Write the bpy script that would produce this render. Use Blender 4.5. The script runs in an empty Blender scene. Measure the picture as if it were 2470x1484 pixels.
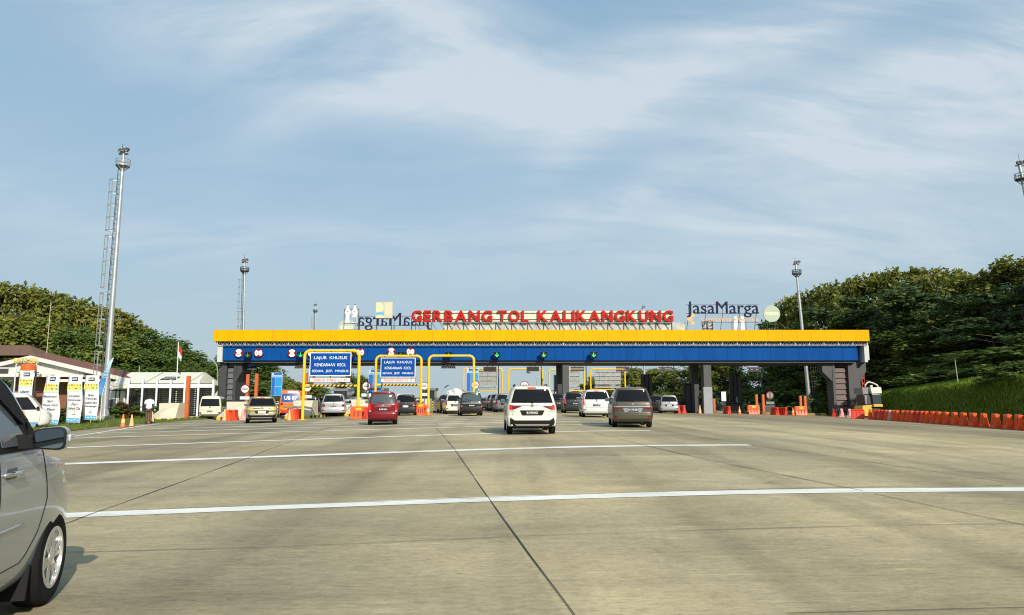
import bpy, bmesh, math, random
from mathutils import Vector, Matrix
random.seed(7)
R = math.radians
C = bpy.context.scene.collection
scene = bpy.context.scene

# ------------------------------------------------------------------ camera, sun, sky
EYE, FPX, UC, VC, HOR = 1.45, 1700.0, 1235.0, 742.0, 958.0     # photo measured on a 2470 px wide copy
PITCH = math.atan((HOR - VC) / FPX)
cam = bpy.data.cameras.new('camera')
cam.sensor_width = 36.0
cam.lens = 36.0 * FPX / 2470.0
cam.clip_end = 9000
camo = bpy.data.objects.new('camera', cam)
C.objects.link(camo)
camo.location = (0, 0, EYE)
camo.rotation_euler = (R(90) + PITCH, 0, 0)
scene.camera = camo

SUND = Vector((-0.46, 1.0, -0.60)).normalized()               # the way the light travels
sl = bpy.data.lights.new('sun', 'SUN')
sl.energy = 5.0
sl.angle = R(0.55)
sl.color = (1.0, 0.93, 0.81)
so = bpy.data.objects.new('sun', sl)
C.objects.link(so)
so.rotation_euler = (-SUND).to_track_quat('Z', 'Y').to_euler()
scene.view_settings.view_transform = 'Standard'
scene.view_settings.look = 'None'
scene.view_settings.exposure = 0.04
scene.view_settings.gamma = 1.0
scene.view_settings.use_curve_mapping = False
scene.cycles.max_bounces = 6
scene.cycles.transparent_max_bounces = 8
scene.cycles.use_denoising = True
scene.cycles.filter_width = 1.1


def pxdir(u, v):
    a, b = u - UC, VC - v
    return Vector((a, FPX * math.cos(PITCH) - b * math.sin(PITCH), FPX * math.sin(PITCH) + b * math.cos(PITCH)))


def at(u, v, Y):
    d = pxdir(u, v)
    s = Y / d.y
    return Vector((d.x * s, Y, EYE + d.z * s))


def sm(t):
    t = min(1.0, max(0.0, t))
    return t * t * (3 - 2 * t)


def gz(x, y):
    z = 0.2 * sm((y - 4) / 18.0)
    dx = max(-38.0, min(38.0, x - 3.0))
    z -= 0.02 * (math.sqrt(dx * dx + 16) - 4)
    z -= 0.004 * max(0.0, min(65.0, y - 45.0))
    return z


def grd(u, v):
    d = pxdir(u, v)
    lo, hi = 1.0, 400.0
    for i in range(50):
        m = (lo + hi) / 2
        s = m / d.y
        if EYE + d.z * s > gz(d.x * s, m):
            lo = m
        else:
            hi = m
    s = lo / d.y
    return Vector((d.x * s, lo, gz(d.x * s, lo)))


def build_sky():
    w = bpy.data.worlds.new('World')
    scene.world = w
    w.use_nodes = True
    nt = w.node_tree
    nt.nodes.clear()
    N = nt.nodes.new
    L = nt.links.new

    def math_(op, a, b=None, clamp=False):
        n = N('ShaderNodeMath'); n.operation = op; n.use_clamp = clamp
        for i, q in enumerate((a, b)):
            if q is None: continue
            if isinstance(q, (int, float)): n.inputs[i].default_value = q
            else: L(q, n.inputs[i])
        return n.outputs[0]

    def mixc(f, a, b):
        n = N('ShaderNodeMix'); n.data_type = 'RGBA'
        for i, q in ((0, f), (6, a), (7, b)):
            if isinstance(q, (int, float)): n.inputs[i].default_value = q
            elif isinstance(q, tuple): n.inputs[i].default_value = q + (1,)
            else: L(q, n.inputs[i])
        return n.outputs[2]
    out = N('ShaderNodeOutputWorld'); bg = N('ShaderNodeBackground')
    bg.inputs[1].default_value = 0.106
    L(bg.outputs[0], out.inputs[0])
    sky = N('ShaderNodeTexSky'); sky.sky_type = 'NISHITA'; sky.sun_disc = False
    s = -SUND
    sky.sun_elevation = math.asin(s.z)
    sky.sun_rotation = math.atan2(s.x, s.y)
    sky.air_density = 1.0; sky.dust_density = 1.6; sky.ozone_density = 2.0
    co = N('ShaderNodeTexCoord')
    sep = N('ShaderNodeSeparateXYZ'); L(co.outputs['Generated'], sep.inputs[0])
    x, y, z = sep.outputs
    zc = math_('MAXIMUM', z, 0.0)
    az = math_('ARCTAN2', x, y)
    el = math_('ARCSINE', z)
    # pale air towards the horizon
    hz = math_('POWER', math_('SUBTRACT', 1.0, zc), 3.2)
    skyc = mixc(0.55, sky.outputs[0], (3.2, 5.7, 7.7))
    base = mixc(math_('MULTIPLY', hz, 0.88), skyc, (4.3, 5.2, 5.55))
    # drifting cirrus: stretched noise in a flat cloud layer, gathered in soft banks
    den = math_('ADD', zc, 0.30)
    comb = N('ShaderNodeCombineXYZ')
    L(math_('DIVIDE', x, den), comb.inputs[0]); L(math_('DIVIDE', y, den), comb.inputs[1])
    mp = N('ShaderNodeMapping'); mp.inputs['Rotation'].default_value = (0, 0, R(-24)); mp.inputs['Scale'].default_value = (0.62, 1.7, 1)
    L(comb.outputs[0], mp.inputs[0])
    n1 = N('ShaderNodeTexNoise'); n1.inputs['Scale'].default_value = 2.3; n1.inputs['Detail'].default_value = 9
    n1.inputs['Roughness'].default_value = 0.60; n1.inputs['Distortion'].default_value = 1.1
    L(mp.outputs[0], n1.inputs['Vector'])
    n2 = N('ShaderNodeTexNoise'); n2.inputs['Scale'].default_value = 1.1; n2.inputs['Detail'].default_value = 4
    L(comb.outputs[0], n2.inputs['Vector'])
    n3 = N('ShaderNodeTexNoise'); n3.inputs['Scale'].default_value = 6.5; n3.inputs['Detail'].default_value = 6; n3.inputs['Distortion'].default_value = 0.7
    L(mp.outputs[0], n3.inputs['Vector'])
    wob = math_('MULTIPLY', math_('SUBTRACT', n2.outputs[0], 0.5), 0.22)
    tot = None
    # (px u, px v, half width, half height, tilt deg, weight): banks of cloud, turned into sky directions
    banks = [(640, 55, 360, 70, 4, 1.15), (1130, 60, 170, 85, 0, .9), (1560, 150, 560, 85, 9, 1.25), (1050, 205, 300, 55, 6, .8),
             (1850, 250, 460, 75, -3, .95), (2420, 210, 290, 150, 8, 1.25), (1560, 470, 380, 60, 14, .6), (650, 330, 130, 60, 30, .45),
             (1350, 330, 90, 60, 30, .45), (620, 195, 280, 45, 4, .4), (480, 570, 380, 35, 3, .4), (1800, 590, 300, 45, -6, .4),
             (1900, 60, 280, 45, 10, .7), (2100, 420, 500, 100, 6, .5), (1000, 600, 900, 90, 0, .25), (2150, 620, 500, 80, 0, .4)]
    for (u, v, hw, hh, t, k) in banks:
        d = pxdir(u, v).normalized()
        a0, e0 = math.atan2(d.x, d.y), math.asin(d.z)
        da = math_('SUBTRACT', az, a0); de = math_('ADD', math_('SUBTRACT', el, e0), wob)
        c, s_ = math.cos(R(t)), math.sin(R(t))
        p = math_('ADD', math_('MULTIPLY', da, c * FPX / hw), math_('MULTIPLY', de, s_ * FPX / hw))
        q = math_('SUBTRACT', math_('MULTIPLY', de, c * FPX / hh), math_('MULTIPLY', da, s_ * FPX / hh))
        r2 = math_('ADD', math_('MULTIPLY', p, p), math_('MULTIPLY', q, q))
        g = math_('MULTIPLY', math_('EXPONENT', math_('MULTIPLY', r2, -0.8)), k)
        tot = g if tot is None else math_('ADD', tot, g)
    # elsewhere (outside the photo's view) the same kind of cloud
    back = math_('MULTIPLY', math_('LESS_THAN', y, 0.1), 0.5)
    tot = math_('ADD', tot, back)
    fib = math_('ADD', math_('MULTIPLY', math_('SUBTRACT', n1.outputs[0], 0.5), 2.5), 0.70)
    fib = math_('MAXIMUM', math_('ADD', fib, math_('MULTIPLY', math_('SUBTRACT', n3.outputs[0], 0.5), 0.55)), 0.02)
    tot = math_('ADD', tot, 0.10)
    fac = math_('MULTIPLY', math_('MULTIPLY', tot, fib), 0.92, clamp=True)
    fac = math_('MULTIPLY', fac, 0.80)
    col = mixc(fac, base, (6.3, 7.0, 7.5))
    L(col, bg.inputs[0])


build_sky()

# ------------------------------------------------------------------ materials
MATS = {}


def M(name, col, rough=0.6, metal=0.0, var=0.0, scale=3.0, bump=0.0, emit=0.0, coat=0.0, spec=0.5, bscale=None, stretch=None):
    if name in MATS: return MATS[name]
    m = bpy.data.materials.new(name); MATS[name] = m
    m.use_nodes = True
    nt = m.node_tree; b = nt.nodes['Principled BSDF']
    c4 = (col[0], col[1], col[2], 1)
    b.inputs['Base Color'].default_value = c4
    b.inputs['Roughness'].default_value = rough
    b.inputs['Metallic'].default_value = metal
    b.inputs['Specular IOR Level'].default_value = spec
    b.inputs['Coat Weight'].default_value = coat
    b.inputs['Coat Roughness'].default_value = 0.05
    if emit:
        b.inputs['Emission Color'].default_value = c4
        b.inputs['Emission Strength'].default_value = emit
    if var or bump:
        tc = nt.nodes.new('ShaderNodeTexCoord')
        src = tc.outputs['Object']
        if stretch:
            mp = nt.nodes.new('ShaderNodeMapping'); mp.inputs['Scale'].default_value = stretch
            nt.links.new(src, mp.inputs[0]); src = mp.outputs[0]
        nz = nt.nodes.new('ShaderNodeTexNoise'); nz.inputs['Scale'].default_value = scale
        nz.inputs['Detail'].default_value = 6; nz.inputs['Roughness'].default_value = 0.62
        nt.links.new(src, nz.inputs['Vector'])
        if var:
            rp = nt.nodes.new('ShaderNodeValToRGB')
            rp.color_ramp.elements[0].position = 0.3; rp.color_ramp.elements[1].position = 0.7
            rp.color_ramp.elements[0].color = tuple(q * (1 - var) for q in col) + (1,)
            rp.color_ramp.elements[1].color = tuple(min(1, q * (1 + var)) for q in col) + (1,)
            nt.links.new(nz.outputs[0], rp.inputs[0]); nt.links.new(rp.outputs[0], b.inputs['Base Color'])
        if bump:
            n2 = nz
            if bscale:
                n2 = nt.nodes.new('ShaderNodeTexNoise'); n2.inputs['Scale'].default_value = bscale; n2.inputs['Detail'].default_value = 3
                nt.links.new(src, n2.inputs['Vector'])
            bp = nt.nodes.new('ShaderNodeBump'); bp.inputs['Strength'].default_value = bump; bp.inputs['Distance'].default_value = 0.02
            nt.links.new(n2.outputs[0], bp.inputs['Height']); nt.links.new(bp.outputs[0], b.inputs['Normal'])
    return m


def leafmat(name, c0, c1, c2, transl=0.25):
    if name in MATS: return MATS[name]
    m = bpy.data.materials.new(name); MATS[name] = m
    m.use_nodes = True
    nt = m.node_tree; nt.nodes.clear(); N = nt.nodes.new; L = nt.links.new
    out = N('ShaderNodeOutputMaterial')
    geo = N('ShaderNodeNewGeometry'); oi = N('ShaderNodeObjectInfo')
    ad = N('ShaderNodeMath'); ad.operation = 'MULTIPLY_ADD'
    L(geo.outputs['Random Per Island'], ad.inputs[0]); ad.inputs[1].default_value = 0.7
    m2 = N('ShaderNodeMath'); m2.operation = 'MULTIPLY'; L(oi.outputs['Random'], m2.inputs[0]); m2.inputs[1].default_value = 0.3
    L(m2.outputs[0], ad.inputs[2])
    rp = N('ShaderNodeValToRGB'); L(ad.outputs[0], rp.inputs[0])
    e = rp.color_ramp.elements
    e[0].position = 0.0; e[0].color = c0 + (1,)
    e[1].position = 1.0; e[1].color = c2 + (1,)
    k = e.new(0.5); k.color = c1 + (1,)
    d = N('ShaderNodeBsdfPrincipled'); d.inputs['Roughness'].default_value = 0.55; d.inputs['Specular IOR Level'].default_value = 0.25
    t = N('ShaderNodeBsdfTranslucent')
    L(rp.outputs[0], d.inputs['Base Color']); L(rp.outputs[0], t.inputs[0])
    mx = N('ShaderNodeMixShader'); mx.inputs[0].default_value = transl
    L(d.outputs[0], mx.inputs[1]); L(t.outputs[0], mx.inputs[2]); L(mx.outputs[0], out.inputs[0])
    return m


# ------------------------------------------------------------------ mesh helpers
INV = {}


def tag(o, label=None, cat=None, group=None, kind=None):
    if label: o['label'] = label
    if cat: o['category'] = cat
    if group: o['group'] = group
    if kind: o['kind'] = kind
    return o


def thing(name, label, cat, loc=(0, 0, 0), rz=0.0, group=None, rx=0.0):
    o = bpy.data.objects.new(name, None); C.objects.link(o)
    o.empty_display_size = 0.2
    o.location = loc; o.rotation_euler = (rx, 0, rz)
    INV[o.name] = (Matrix.Translation(Vector(loc)) @ Matrix.Rotation(rz, 4, 'Z') @ Matrix.Rotation(rx, 4, 'X')).inverted()
    return tag(o, label, cat, group)


class MB:
    def __init__(s):
        s.bm = bmesh.new()

    def add(s, vs, fs):
        b = [s.bm.verts.new(v) for v in vs]
        out = []
        for f in fs:
            try: out.append(s.bm.faces.new([b[i] for i in f]))
            except ValueError: pass
        return b

    def box(s, c, d, rot=None):
        hx, hy, hz = d[0] / 2, d[1] / 2, d[2] / 2
        vs = [Vector((i * hx, j * hy, k * hz)) for i in (-1, 1) for j in (-1, 1) for k in (-1, 1)]
        if rot is not None: vs = [rot @ v for v in vs]
        c = Vector(c)
        s.add([v + c for v in vs], [(0, 1, 3, 2), (4, 6, 7, 5), (0, 4, 5, 1), (2, 3, 7, 6), (0, 2, 6, 4), (1, 5, 7, 3)])
        return s

    def bx(s, x0, x1, y0, y1, z0, z1):
        return s.box(((x0 + x1) / 2, (y0 + y1) / 2, (z0 + z1) / 2), (abs(x1 - x0), abs(y1 - y0), abs(z1 - z0)))

    def tube(s, pts, r, n=8, r1=None, caps=True):
        pts = [Vector(p) for p in pts]
        rings = []
        m = len(pts)
        up0 = None
        for i, p in enumerate(pts):
            if i == 0: t = pts[1] - pts[0]
            elif i == m - 1: t = pts[-1] - pts[-2]
            else: t = (pts[i + 1] - p).normalized() + (p - pts[i - 1]).normalized()
            t.normalize()
            if up0 is None:
                up0 = Vector((0, 0, 1)) if abs(t.z) < 0.9 else Vector((1, 0, 0))
            a = t.cross(up0)
            if a.length < 1e-4: a = t.cross(Vector((0, 1, 0)))
            a.normalize(); b = t.cross(a).normalized()
            up0 = -b if (-b).dot(up0) > 0 else b
            rr = r if r1 is None else r + (r1 - r) * i / (m - 1)
            rings.append([s.bm.verts.new(p + (a * math.cos(2 * math.pi * k / n) + b * math.sin(2 * math.pi * k / n)) * rr) for k in range(n)])
        for i in range(m - 1):
            for k in range(n):
                try: s.bm.faces.new((rings[i][k], rings[i][(k + 1) % n], rings[i + 1][(k + 1) % n], rings[i + 1][k]))
                except ValueError: pass
        if caps:
            s.bm.faces.new(rings[0][::-1]); s.bm.faces.new(rings[-1])
        return s

    def lathe(s, prof, c=(0, 0, 0), axis='Z', n=20, caps=True):
        """prof: (radius, along)"""
        c = Vector(c); rings = []
        for (r, h) in prof:
            ring = []
            for k in range(n):
                a = 2 * math.pi * k / n
                if axis == 'Z': p = Vector((r * math.cos(a), r * math.sin(a), h))
                elif axis == 'X': p = Vector((h, r * math.cos(a), r * math.sin(a)))
                else: p = Vector((r * math.cos(a), h, r * math.sin(a)))
                ring.append(s.bm.verts.new(c + p))
            rings.append(ring)
        for i in range(len(rings) - 1):
            for k in range(n):
                s.bm.faces.new((rings[i][k], rings[i][(k + 1) % n], rings[i + 1][(k + 1) % n], rings[i + 1][k]))
        if caps: s.bm.faces.new(rings[0][::-1]); s.bm.faces.new(rings[-1])
        return s

    def prism(s, poly, ext):
        """poly: list of 3D points, ext: extrusion vector"""
        poly = [Vector(p) for p in poly]; ext = Vector(ext); n = len(poly)
        b = s.add(poly + [p + ext for p in poly], [])
        s.bm.faces.new(b[:n][::-1]); s.bm.faces.new(b[n:])
        for i in range(n):
            s.bm.faces.new((b[i], b[(i + 1) % n], b[n + (i + 1) % n], b[n + i]))
        return s

    def build(s, name, mat, parent=None, smooth=False, world=True, bevel=0.0, angle=None, kind=None):
        bmesh.ops.recalc_face_normals(s.bm, faces=s.bm.faces)
        if bevel:
            es = [e for e in s.bm.edges if len(e.link_faces) == 2 and e.calc_face_angle(0) > 0.6]
            bmesh.ops.bevel(s.bm, geom=es, offset=bevel, segments=2, affect='EDGES', profile=0.6, clamp_overlap=True)
        me = bpy.data.meshes.new(name)
        s.bm.to_mesh(me); s.bm.free()
        if parent is not None and world: me.transform(INV[parent.name])
        for q in (mat if isinstance(mat, (list, tuple)) else [mat]): me.materials.append(q)
        if smooth:
            me.polygons.foreach_set('use_smooth', [True] * len(me.polygons))
            if angle and hasattr(me, 'set_sharp_from_angle'): me.set_sharp_from_angle(angle=R(angle))
        o = bpy.data.objects.new(name, me); C.objects.link(o)
        if parent is not None:
            o.parent = parent
            INV[o.name] = INV[parent.name]
        if kind: o['kind'] = kind
        return o


def meshobj(name, me, parent=None, mat=None):
    o = bpy.data.objects.new(name, me); C.objects.link(o)
    if mat: me.materials.append(mat)
    if parent is not None:
        o.parent = parent; INV[o.name] = INV[parent.name]
    return o


def children(o): return [c for c in o.children]


def copy_tree(o, parent=None):
    c = o.copy(); C.objects.link(c)
    if parent is not None: c.parent = parent
    for ch in children(o): copy_tree(ch, c)
    return c


def text_mesh(body, w=None, h=None, depth=0.01, bold=0.0, shear=0.0):
    cu = bpy.data.curves.new('lettering', 'FONT')
    cu.body = body; cu.size = 1.0; cu.extrude = 0.5; cu.offset = bold; cu.align_x = 'CENTER'; cu.align_y = 'CENTER'; cu.shear = shear
    cu.resolution_u = 3; cu.space_line = 1.0
    o = bpy.data.objects.new('lettering', cu)
    me = bpy.data.meshes.new_from_object(o)
    bpy.data.objects.remove(o); bpy.data.curves.remove(cu)
    xs = [v.co.x for v in me.vertices]; ys = [v.co.y for v in me.vertices]
    x0, x1, y0, y1 = min(xs), max(xs), min(ys), max(ys)
    sx = w / (x1 - x0) if w else None
    sy = h / (y1 - y0) if h else None
    sx = sx or sy; sy = sy or sx
    cx, cy = (x0 + x1) / 2, (y0 + y1) / 2
    for v in me.vertices:
        v.co = Vector(((v.co.x - cx) * sx, (v.co.y - cy) * sy, v.co.z * depth))
    me.name = 'lettering'
    return me


def text(body, c, mat, parent, w=None, h=None, depth=0.01, bold=0.0, rz=0.0, name='lettering', rx=None, shear=0.0, world=True):
    """lettering standing upright, facing -Y turned by rz, centred on c"""
    me = text_mesh(body, w, h, depth, bold, shear)
    me.transform(Matrix.Translation(Vector(c)) @ Matrix.Rotation(rz, 4, 'Z') @ Matrix.Rotation(R(90) if rx is None else rx, 4, 'X'))
    if world: me.transform(INV[parent.name])
    return meshobj(name, me, parent, mat)


def jit(a): return random.uniform(-a, a)


def seamed(m, width, x0, line, col2):
    """cladding panels: a fine dark seam every `width` metres along X"""
    nt = m.node_tree; N = nt.nodes.new; L = nt.links.new; b = nt.nodes['Principled BSDF']
    g = N('ShaderNodeNewGeometry'); sp = N('ShaderNodeSeparateXYZ'); L(g.outputs['Position'], sp.inputs[0])
    def ma(op, a, q):
        n = N('ShaderNodeMath'); n.operation = op
        L(a, n.inputs[0]); n.inputs[1].default_value = q; return n.outputs[0]
    d = ma('DIVIDE', ma('SUBTRACT', sp.outputs[0], x0), width)
    fr = N('ShaderNodeMath'); fr.operation = 'FRACT'; L(d, fr.inputs[0])
    lt = ma('LESS_THAN', fr.outputs[0], line / width)
    fl = N('ShaderNodeMath'); fl.operation = 'FLOOR'; L(d, fl.inputs[0])
    wn = N('ShaderNodeTexWhiteNoise'); wn.noise_dimensions = '1D'; L(fl.outputs[0], wn.inputs['W'])
    src = b.inputs['Base Color'].links[0].from_socket if b.inputs['Base Color'].links else None
    mx0 = N('ShaderNodeMix'); mx0.data_type = 'RGBA'; mx0.blend_type = 'MULTIPLY'; mx0.inputs[0].default_value = 1
    if src: L(src, mx0.inputs[6])
    else: mx0.inputs[6].default_value = b.inputs['Base Color'].default_value
    rp = N('ShaderNodeValToRGB'); rp.color_ramp.elements[0].color = (.93, .93, .93, 1); L(wn.outputs['Value'], rp.inputs[0]); L(rp.outputs[0], mx0.inputs[7])
    mx = N('ShaderNodeMix'); mx.data_type = 'RGBA'; L(lt, mx.inputs[0]); L(mx0.outputs[2], mx.inputs[6]); mx.inputs[7].default_value = col2 + (1,)
    L(mx.outputs[2], b.inputs['Base Color'])
    return m

# ------------------------------------------------------------------ setting: ground, pavement, markings, lawn, bank
def concrete():
    m = bpy.data.materials.new('concrete_pavement'); m.use_nodes = True
    nt = m.node_tree; N = nt.nodes.new; L = nt.links.new; b = nt.nodes['Principled BSDF']
    tc = N('ShaderNodeTexCoord')

    def mp(scale, rot=0):
        n = N('ShaderNodeMapping'); n.inputs['Scale'].default_value = scale; n.inputs['Rotation'].default_value = (0, 0, rot)
        L(tc.outputs['Object'], n.inputs[0]); return n.outputs[0]

    def noise(v, s, d=6, r=0.6):
        n = N('ShaderNodeTexNoise'); n.inputs['Scale'].default_value = s; n.inputs['Detail'].default_value = d; n.inputs['Roughness'].default_value = r
        L(v, n.inputs['Vector']); return n.outputs[0]

    def ramp(f, stops):
        n = N('ShaderNodeValToRGB'); L(f, n.inputs[0]); e = n.color_ramp.elements
        e[0].position, e[0].color = stops[0][0], (stops[0][1],) * 3 + (1,)
        e[1].position, e[1].color = stops[-1][0], (stops[-1][1],) * 3 + (1,)
        for p, q in stops[1:-1]:
            k = e.new(p); k.color = (q,) * 3 + (1,)
        return n.outputs[0]

    def mul(a, bb, f=1.0):
        n = N('ShaderNodeMix'); n.data_type = 'RGBA'; n.blend_type = 'MULTIPLY'; n.inputs[0].default_value = f
        L(a, n.inputs[6]); L(bb, n.inputs[7]); return n.outputs[2]

    def mixf(f, a, bb):
        n = N('ShaderNodeMix'); n.data_type = 'RGBA'
        L(f, n.inputs[0])
        for i, q in ((6, a), (7, bb)):
            if isinstance(q, tuple): n.inputs[i].default_value = q + (1,)
            else: L(q, n.inputs[i])
        return n.outputs[2]

    def ma(op, a, bb, cl=False):
        n = N('ShaderNodeMath'); n.operation = op; n.use_clamp = cl
        for i, q in enumerate((a, bb)):
            if isinstance(q, (int, float)): n.inputs[i].default_value = q
            elif q is not None: L(q, n.inputs[i])
        return n.outputs[0]
    A = R(-7.5)
    rot = mp((1, 1, 1), A)
    sp = N('ShaderNodeSeparateXYZ'); L(rot, sp.inputs[0])
    sx, sy = sp.outputs[0], sp.outputs[1]
    # each cast slab has its own shade of grey
    cx = ma('FLOOR', ma('DIVIDE', ma('SUBTRACT', sx, 1.0), 5.1), None)
    cy = ma('FLOOR', ma('DIVIDE', ma('SUBTRACT', sy, 10.15), 5.4), None)
    cmb = N('ShaderNodeCombineXYZ'); L(cx, cmb.inputs[0]); L(cy, cmb.inputs[1])
    wn = N('ShaderNodeTexWhiteNoise'); wn.noise_dimensions = '2D'; L(cmb.outputs[0], wn.inputs['Vector'])
    wl = N('ShaderNodeTexWhiteNoise'); wl.noise_dimensions = '1D'; L(cx, wl.inputs['W'])
    tan = mixf(ramp(noise(mp((.10, .13, 1)), 1.0, 5, .6), [(.36, 0.0), (.64, 1.0)]), (.385, .328, .207), (.515, .416, .232))
    tan = mul(tan, ramp(wn.outputs['Value'], [(0, .90), (1, 1.05)]))
    tan = mul(tan, ramp(wl.outputs['Value'], [(0, .86), (1, 1.06)]))
    # bands worn by the traffic, drawn out across the road; finer stains, rubber marks, pits
    streak = noise(mp((.16, 1.5, 1), R(-2)), 1.0, 8, .66)
    col = mul(tan, ramp(streak, [(.26, .74), (.46, .97), (.60, 1.04), (.80, 1.18)]))
    blot = noise(mp((.5, .5, 1)), .55, 7, .65)
    col = mul(col, ramp(blot, [(.30, .74), (.52, 1.0), (.72, 1.20)]))
    fine = noise(mp((1.0, 4.0, 1)), 5.0, 6, .72)
    col = mul(col, ramp(fine, [(.25, .66), (.5, 1.0), (.78, 1.22)]))
    pits = noise(mp((3.5, 9, 1)), 2.2, 3, .5)
    col = mul(col, ramp(pits, [(.24, .42), (.29, 1.0), (1, 1.0)]))
    scr = noise(mp((.9, 7, 1), R(3)), 1.0, 5, .6)
    col = mul(col, ramp(scr, [(.58, 1.0), (.70, 1.24), (1, 1.35)]))
    grain = noise(mp((1, 1.6, 1)), 16.0, 5, .75)
    col = mul(col, ramp(grain, [(.28, .76), (.5, 1.0), (.72, 1.16)]))
    # oil drips and darker wheel paths down the middle of each lane, hairline cracks
    vor = N('ShaderNodeTexVoronoi'); vor.feature = 'DISTANCE_TO_EDGE'; vor.inputs['Scale'].default_value = .16
    wv = N('ShaderNodeVectorMath'); wv.operation = 'ADD'; L(tc.outputs['Object'], wv.inputs[0])
    nzv = N('ShaderNodeTexNoise'); nzv.inputs['Scale'].default_value = .8; nzv.inputs['Detail'].default_value = 6; L(tc.outputs['Object'], nzv.inputs['Vector'])
    L(nzv.outputs['Color'], wv.inputs[1]); L(wv.outputs[0], vor.inputs['Vector'])
    crk = N('ShaderNodeMath'); crk.operation = 'ADD'; L(vor.outputs['Distance'], crk.inputs[0])
    gate_ = ramp(noise(mp((.10, .10, 1)), 1.0, 3), [(.50, .2), (.60, 0.0), (1, 0.0)]); L(gate_, crk.inputs[1])
    col = mul(col, ramp(crk.outputs[0], [(.0, .52), (.0025, .62), (.005, 1.0), (1, 1.0)]))
    drip = noise(mp((2.4, 1.0, 1), A), .55, 5, .7)
    col = mul(col, ramp(drip, [(.24, .60), (.34, .90), (.42, 1.0), (1, 1.0)]))
    lane_ = ma('FRACT', ma('DIVIDE', ma('SUBTRACT', sx, 1.0), 5.1), None)
    mid = N('ShaderNodeMapRange'); L(ma('ABSOLUTE', ma('SUBTRACT', lane_, .5), None), mid.inputs[0]); mid.inputs[1].default_value = .05; mid.inputs[2].default_value = .22; mid.inputs[3].default_value = .86; mid.inputs[4].default_value = 1.0; mid.interpolation_type = 'SMOOTHSTEP'
    col = mul(col, mid.outputs[0])
    track = noise(mp((2.0, .035, 1), A), .55, 3, .5)
    col = mul(col, ramp(track, [(.30, .78), (.5, 1.0), (1, 1.05)]))
    # greyer asphalt strip along the far right and the far left lanes
    rgt = ma('MULTIPLY', ma('SUBTRACT', ma('ADD', sx, ma('MULTIPLY', blot, 5.0)), 20.5), 0.30, True)
    lft = ma('MULTIPLY', ma('SUBTRACT', -6.0, sx), 1.5, True)
    col = mixf(ma('MULTIPLY', rgt, .75), col, mul(col, ramp(streak, [(0, .66), (1, .72)])))
    col = mixf(ma('MULTIPLY', lft, .50), col, mul(col, ramp(streak, [(0, .62), (1, .72)])))
    L(col, b.inputs['Base Color'])
    b.inputs['Roughness'].default_value = 0.78
    b.inputs['Specular IOR Level'].default_value = 0.3
    bp = N('ShaderNodeBump'); bp.inputs['Strength'].default_value = 0.35; bp.inputs['Distance'].default_value = 0.01
    L(noise(mp((6, 14, 1)), 5.0, 4, .7), bp.inputs['Height']); L(bp.outputs[0], b.inputs['Normal'])
    return m


def grid_sheet(name, xs, ys, zf, mat, kind='structure'):
    me = bpy.data.meshes.new(name)
    vs = [(x, y, zf(x, y)) for y in ys for x in xs]
    n = len(xs)
    fs = [(j * n + i, j * n + i + 1, (j + 1) * n + i + 1, (j + 1) * n + i) for j in range(len(ys) - 1) for i in range(n - 1)]
    me.from_pydata(vs, [], fs)
    me.polygons.foreach_set('use_smooth', [True] * len(me.polygons))
    me.materials.append(mat)
    o = bpy.data.objects.new(name, me); C.objects.link(o)
    if kind: o['kind'] = kind
    return o


def frange(a, b, s):
    n = max(1, int(round((b - a) / s)))
    return [a + (b - a) * i / n for i in range(n + 1)]


soil = M('soil_and_weeds', (.085, .10, .035), .95, var=.35, scale=.5, bump=.6, bscale=4)
conc = concrete()
def worn_paint():
    m = M('road_paint', (.82, .80, .70), .6)
    nt = m.node_tree; N = nt.nodes.new; L = nt.links.new; b = nt.nodes['Principled BSDF']
    tc = N('ShaderNodeTexCoord')
    def nz(sc, det, rough, scale):
        mp = N('ShaderNodeMapping'); mp.inputs['Scale'].default_value = sc; L(tc.outputs['Object'], mp.inputs[0])
        n = N('ShaderNodeTexNoise'); n.inputs['Scale'].default_value = scale; n.inputs['Detail'].default_value = det; n.inputs['Roughness'].default_value = rough
        L(mp.outputs[0], n.inputs['Vector']); return n.outputs[0]
    r1 = N('ShaderNodeValToRGB'); L(nz((1, 2.5, 1), 8, .75, 3.2), r1.inputs[0])
    r1.color_ramp.elements[0].position = .56; r1.color_ramp.elements[1].position = .66
    r1.color_ramp.elements[0].color = (0, 0, 0, 1); r1.color_ramp.elements[1].color = (.8, .8, .8, 1)
    r2 = N('ShaderNodeValToRGB'); L(nz((.5, 1, 1), 4, .6, .9), r2.inputs[0])
    r2.color_ramp.elements[0].color = (.62, .60, .55, 1); r2.color_ramp.elements[1].color = (.88, .86, .78, 1); r2.color_ramp.elements[0].position = .3; r2.color_ramp.elements[1].position = .6
    mx = N('ShaderNodeMix'); mx.data_type = 'RGBA'; L(r1.outputs[0], mx.inputs[0]); L(r2.outputs[0], mx.inputs[6]); mx.inputs[7].default_value = (.44, .39, .29, 1)
    L(mx.outputs[2], b.inputs['Base Color'])
    return m


white_paint = worn_paint()
joint_mat = M('joint_sealant', (.035, .032, .028), .8)
far = [-3000, -900, -300, -120]
grid_sheet('ground', far + frange(-70, 70, 7) + [120, 300, 900, 3000], [-300, -60] + frange(-15, 160, 7) + [220, 400, 900, 4000],
           lambda x, y: gz(x, y) - 0.08 - (0.0 if abs(x) < 75 else .3), soil)
grid_sheet('pavement', frange(-58, 33.5, 1.5), frange(-9, 175, 1.5), gz, conc)


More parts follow.
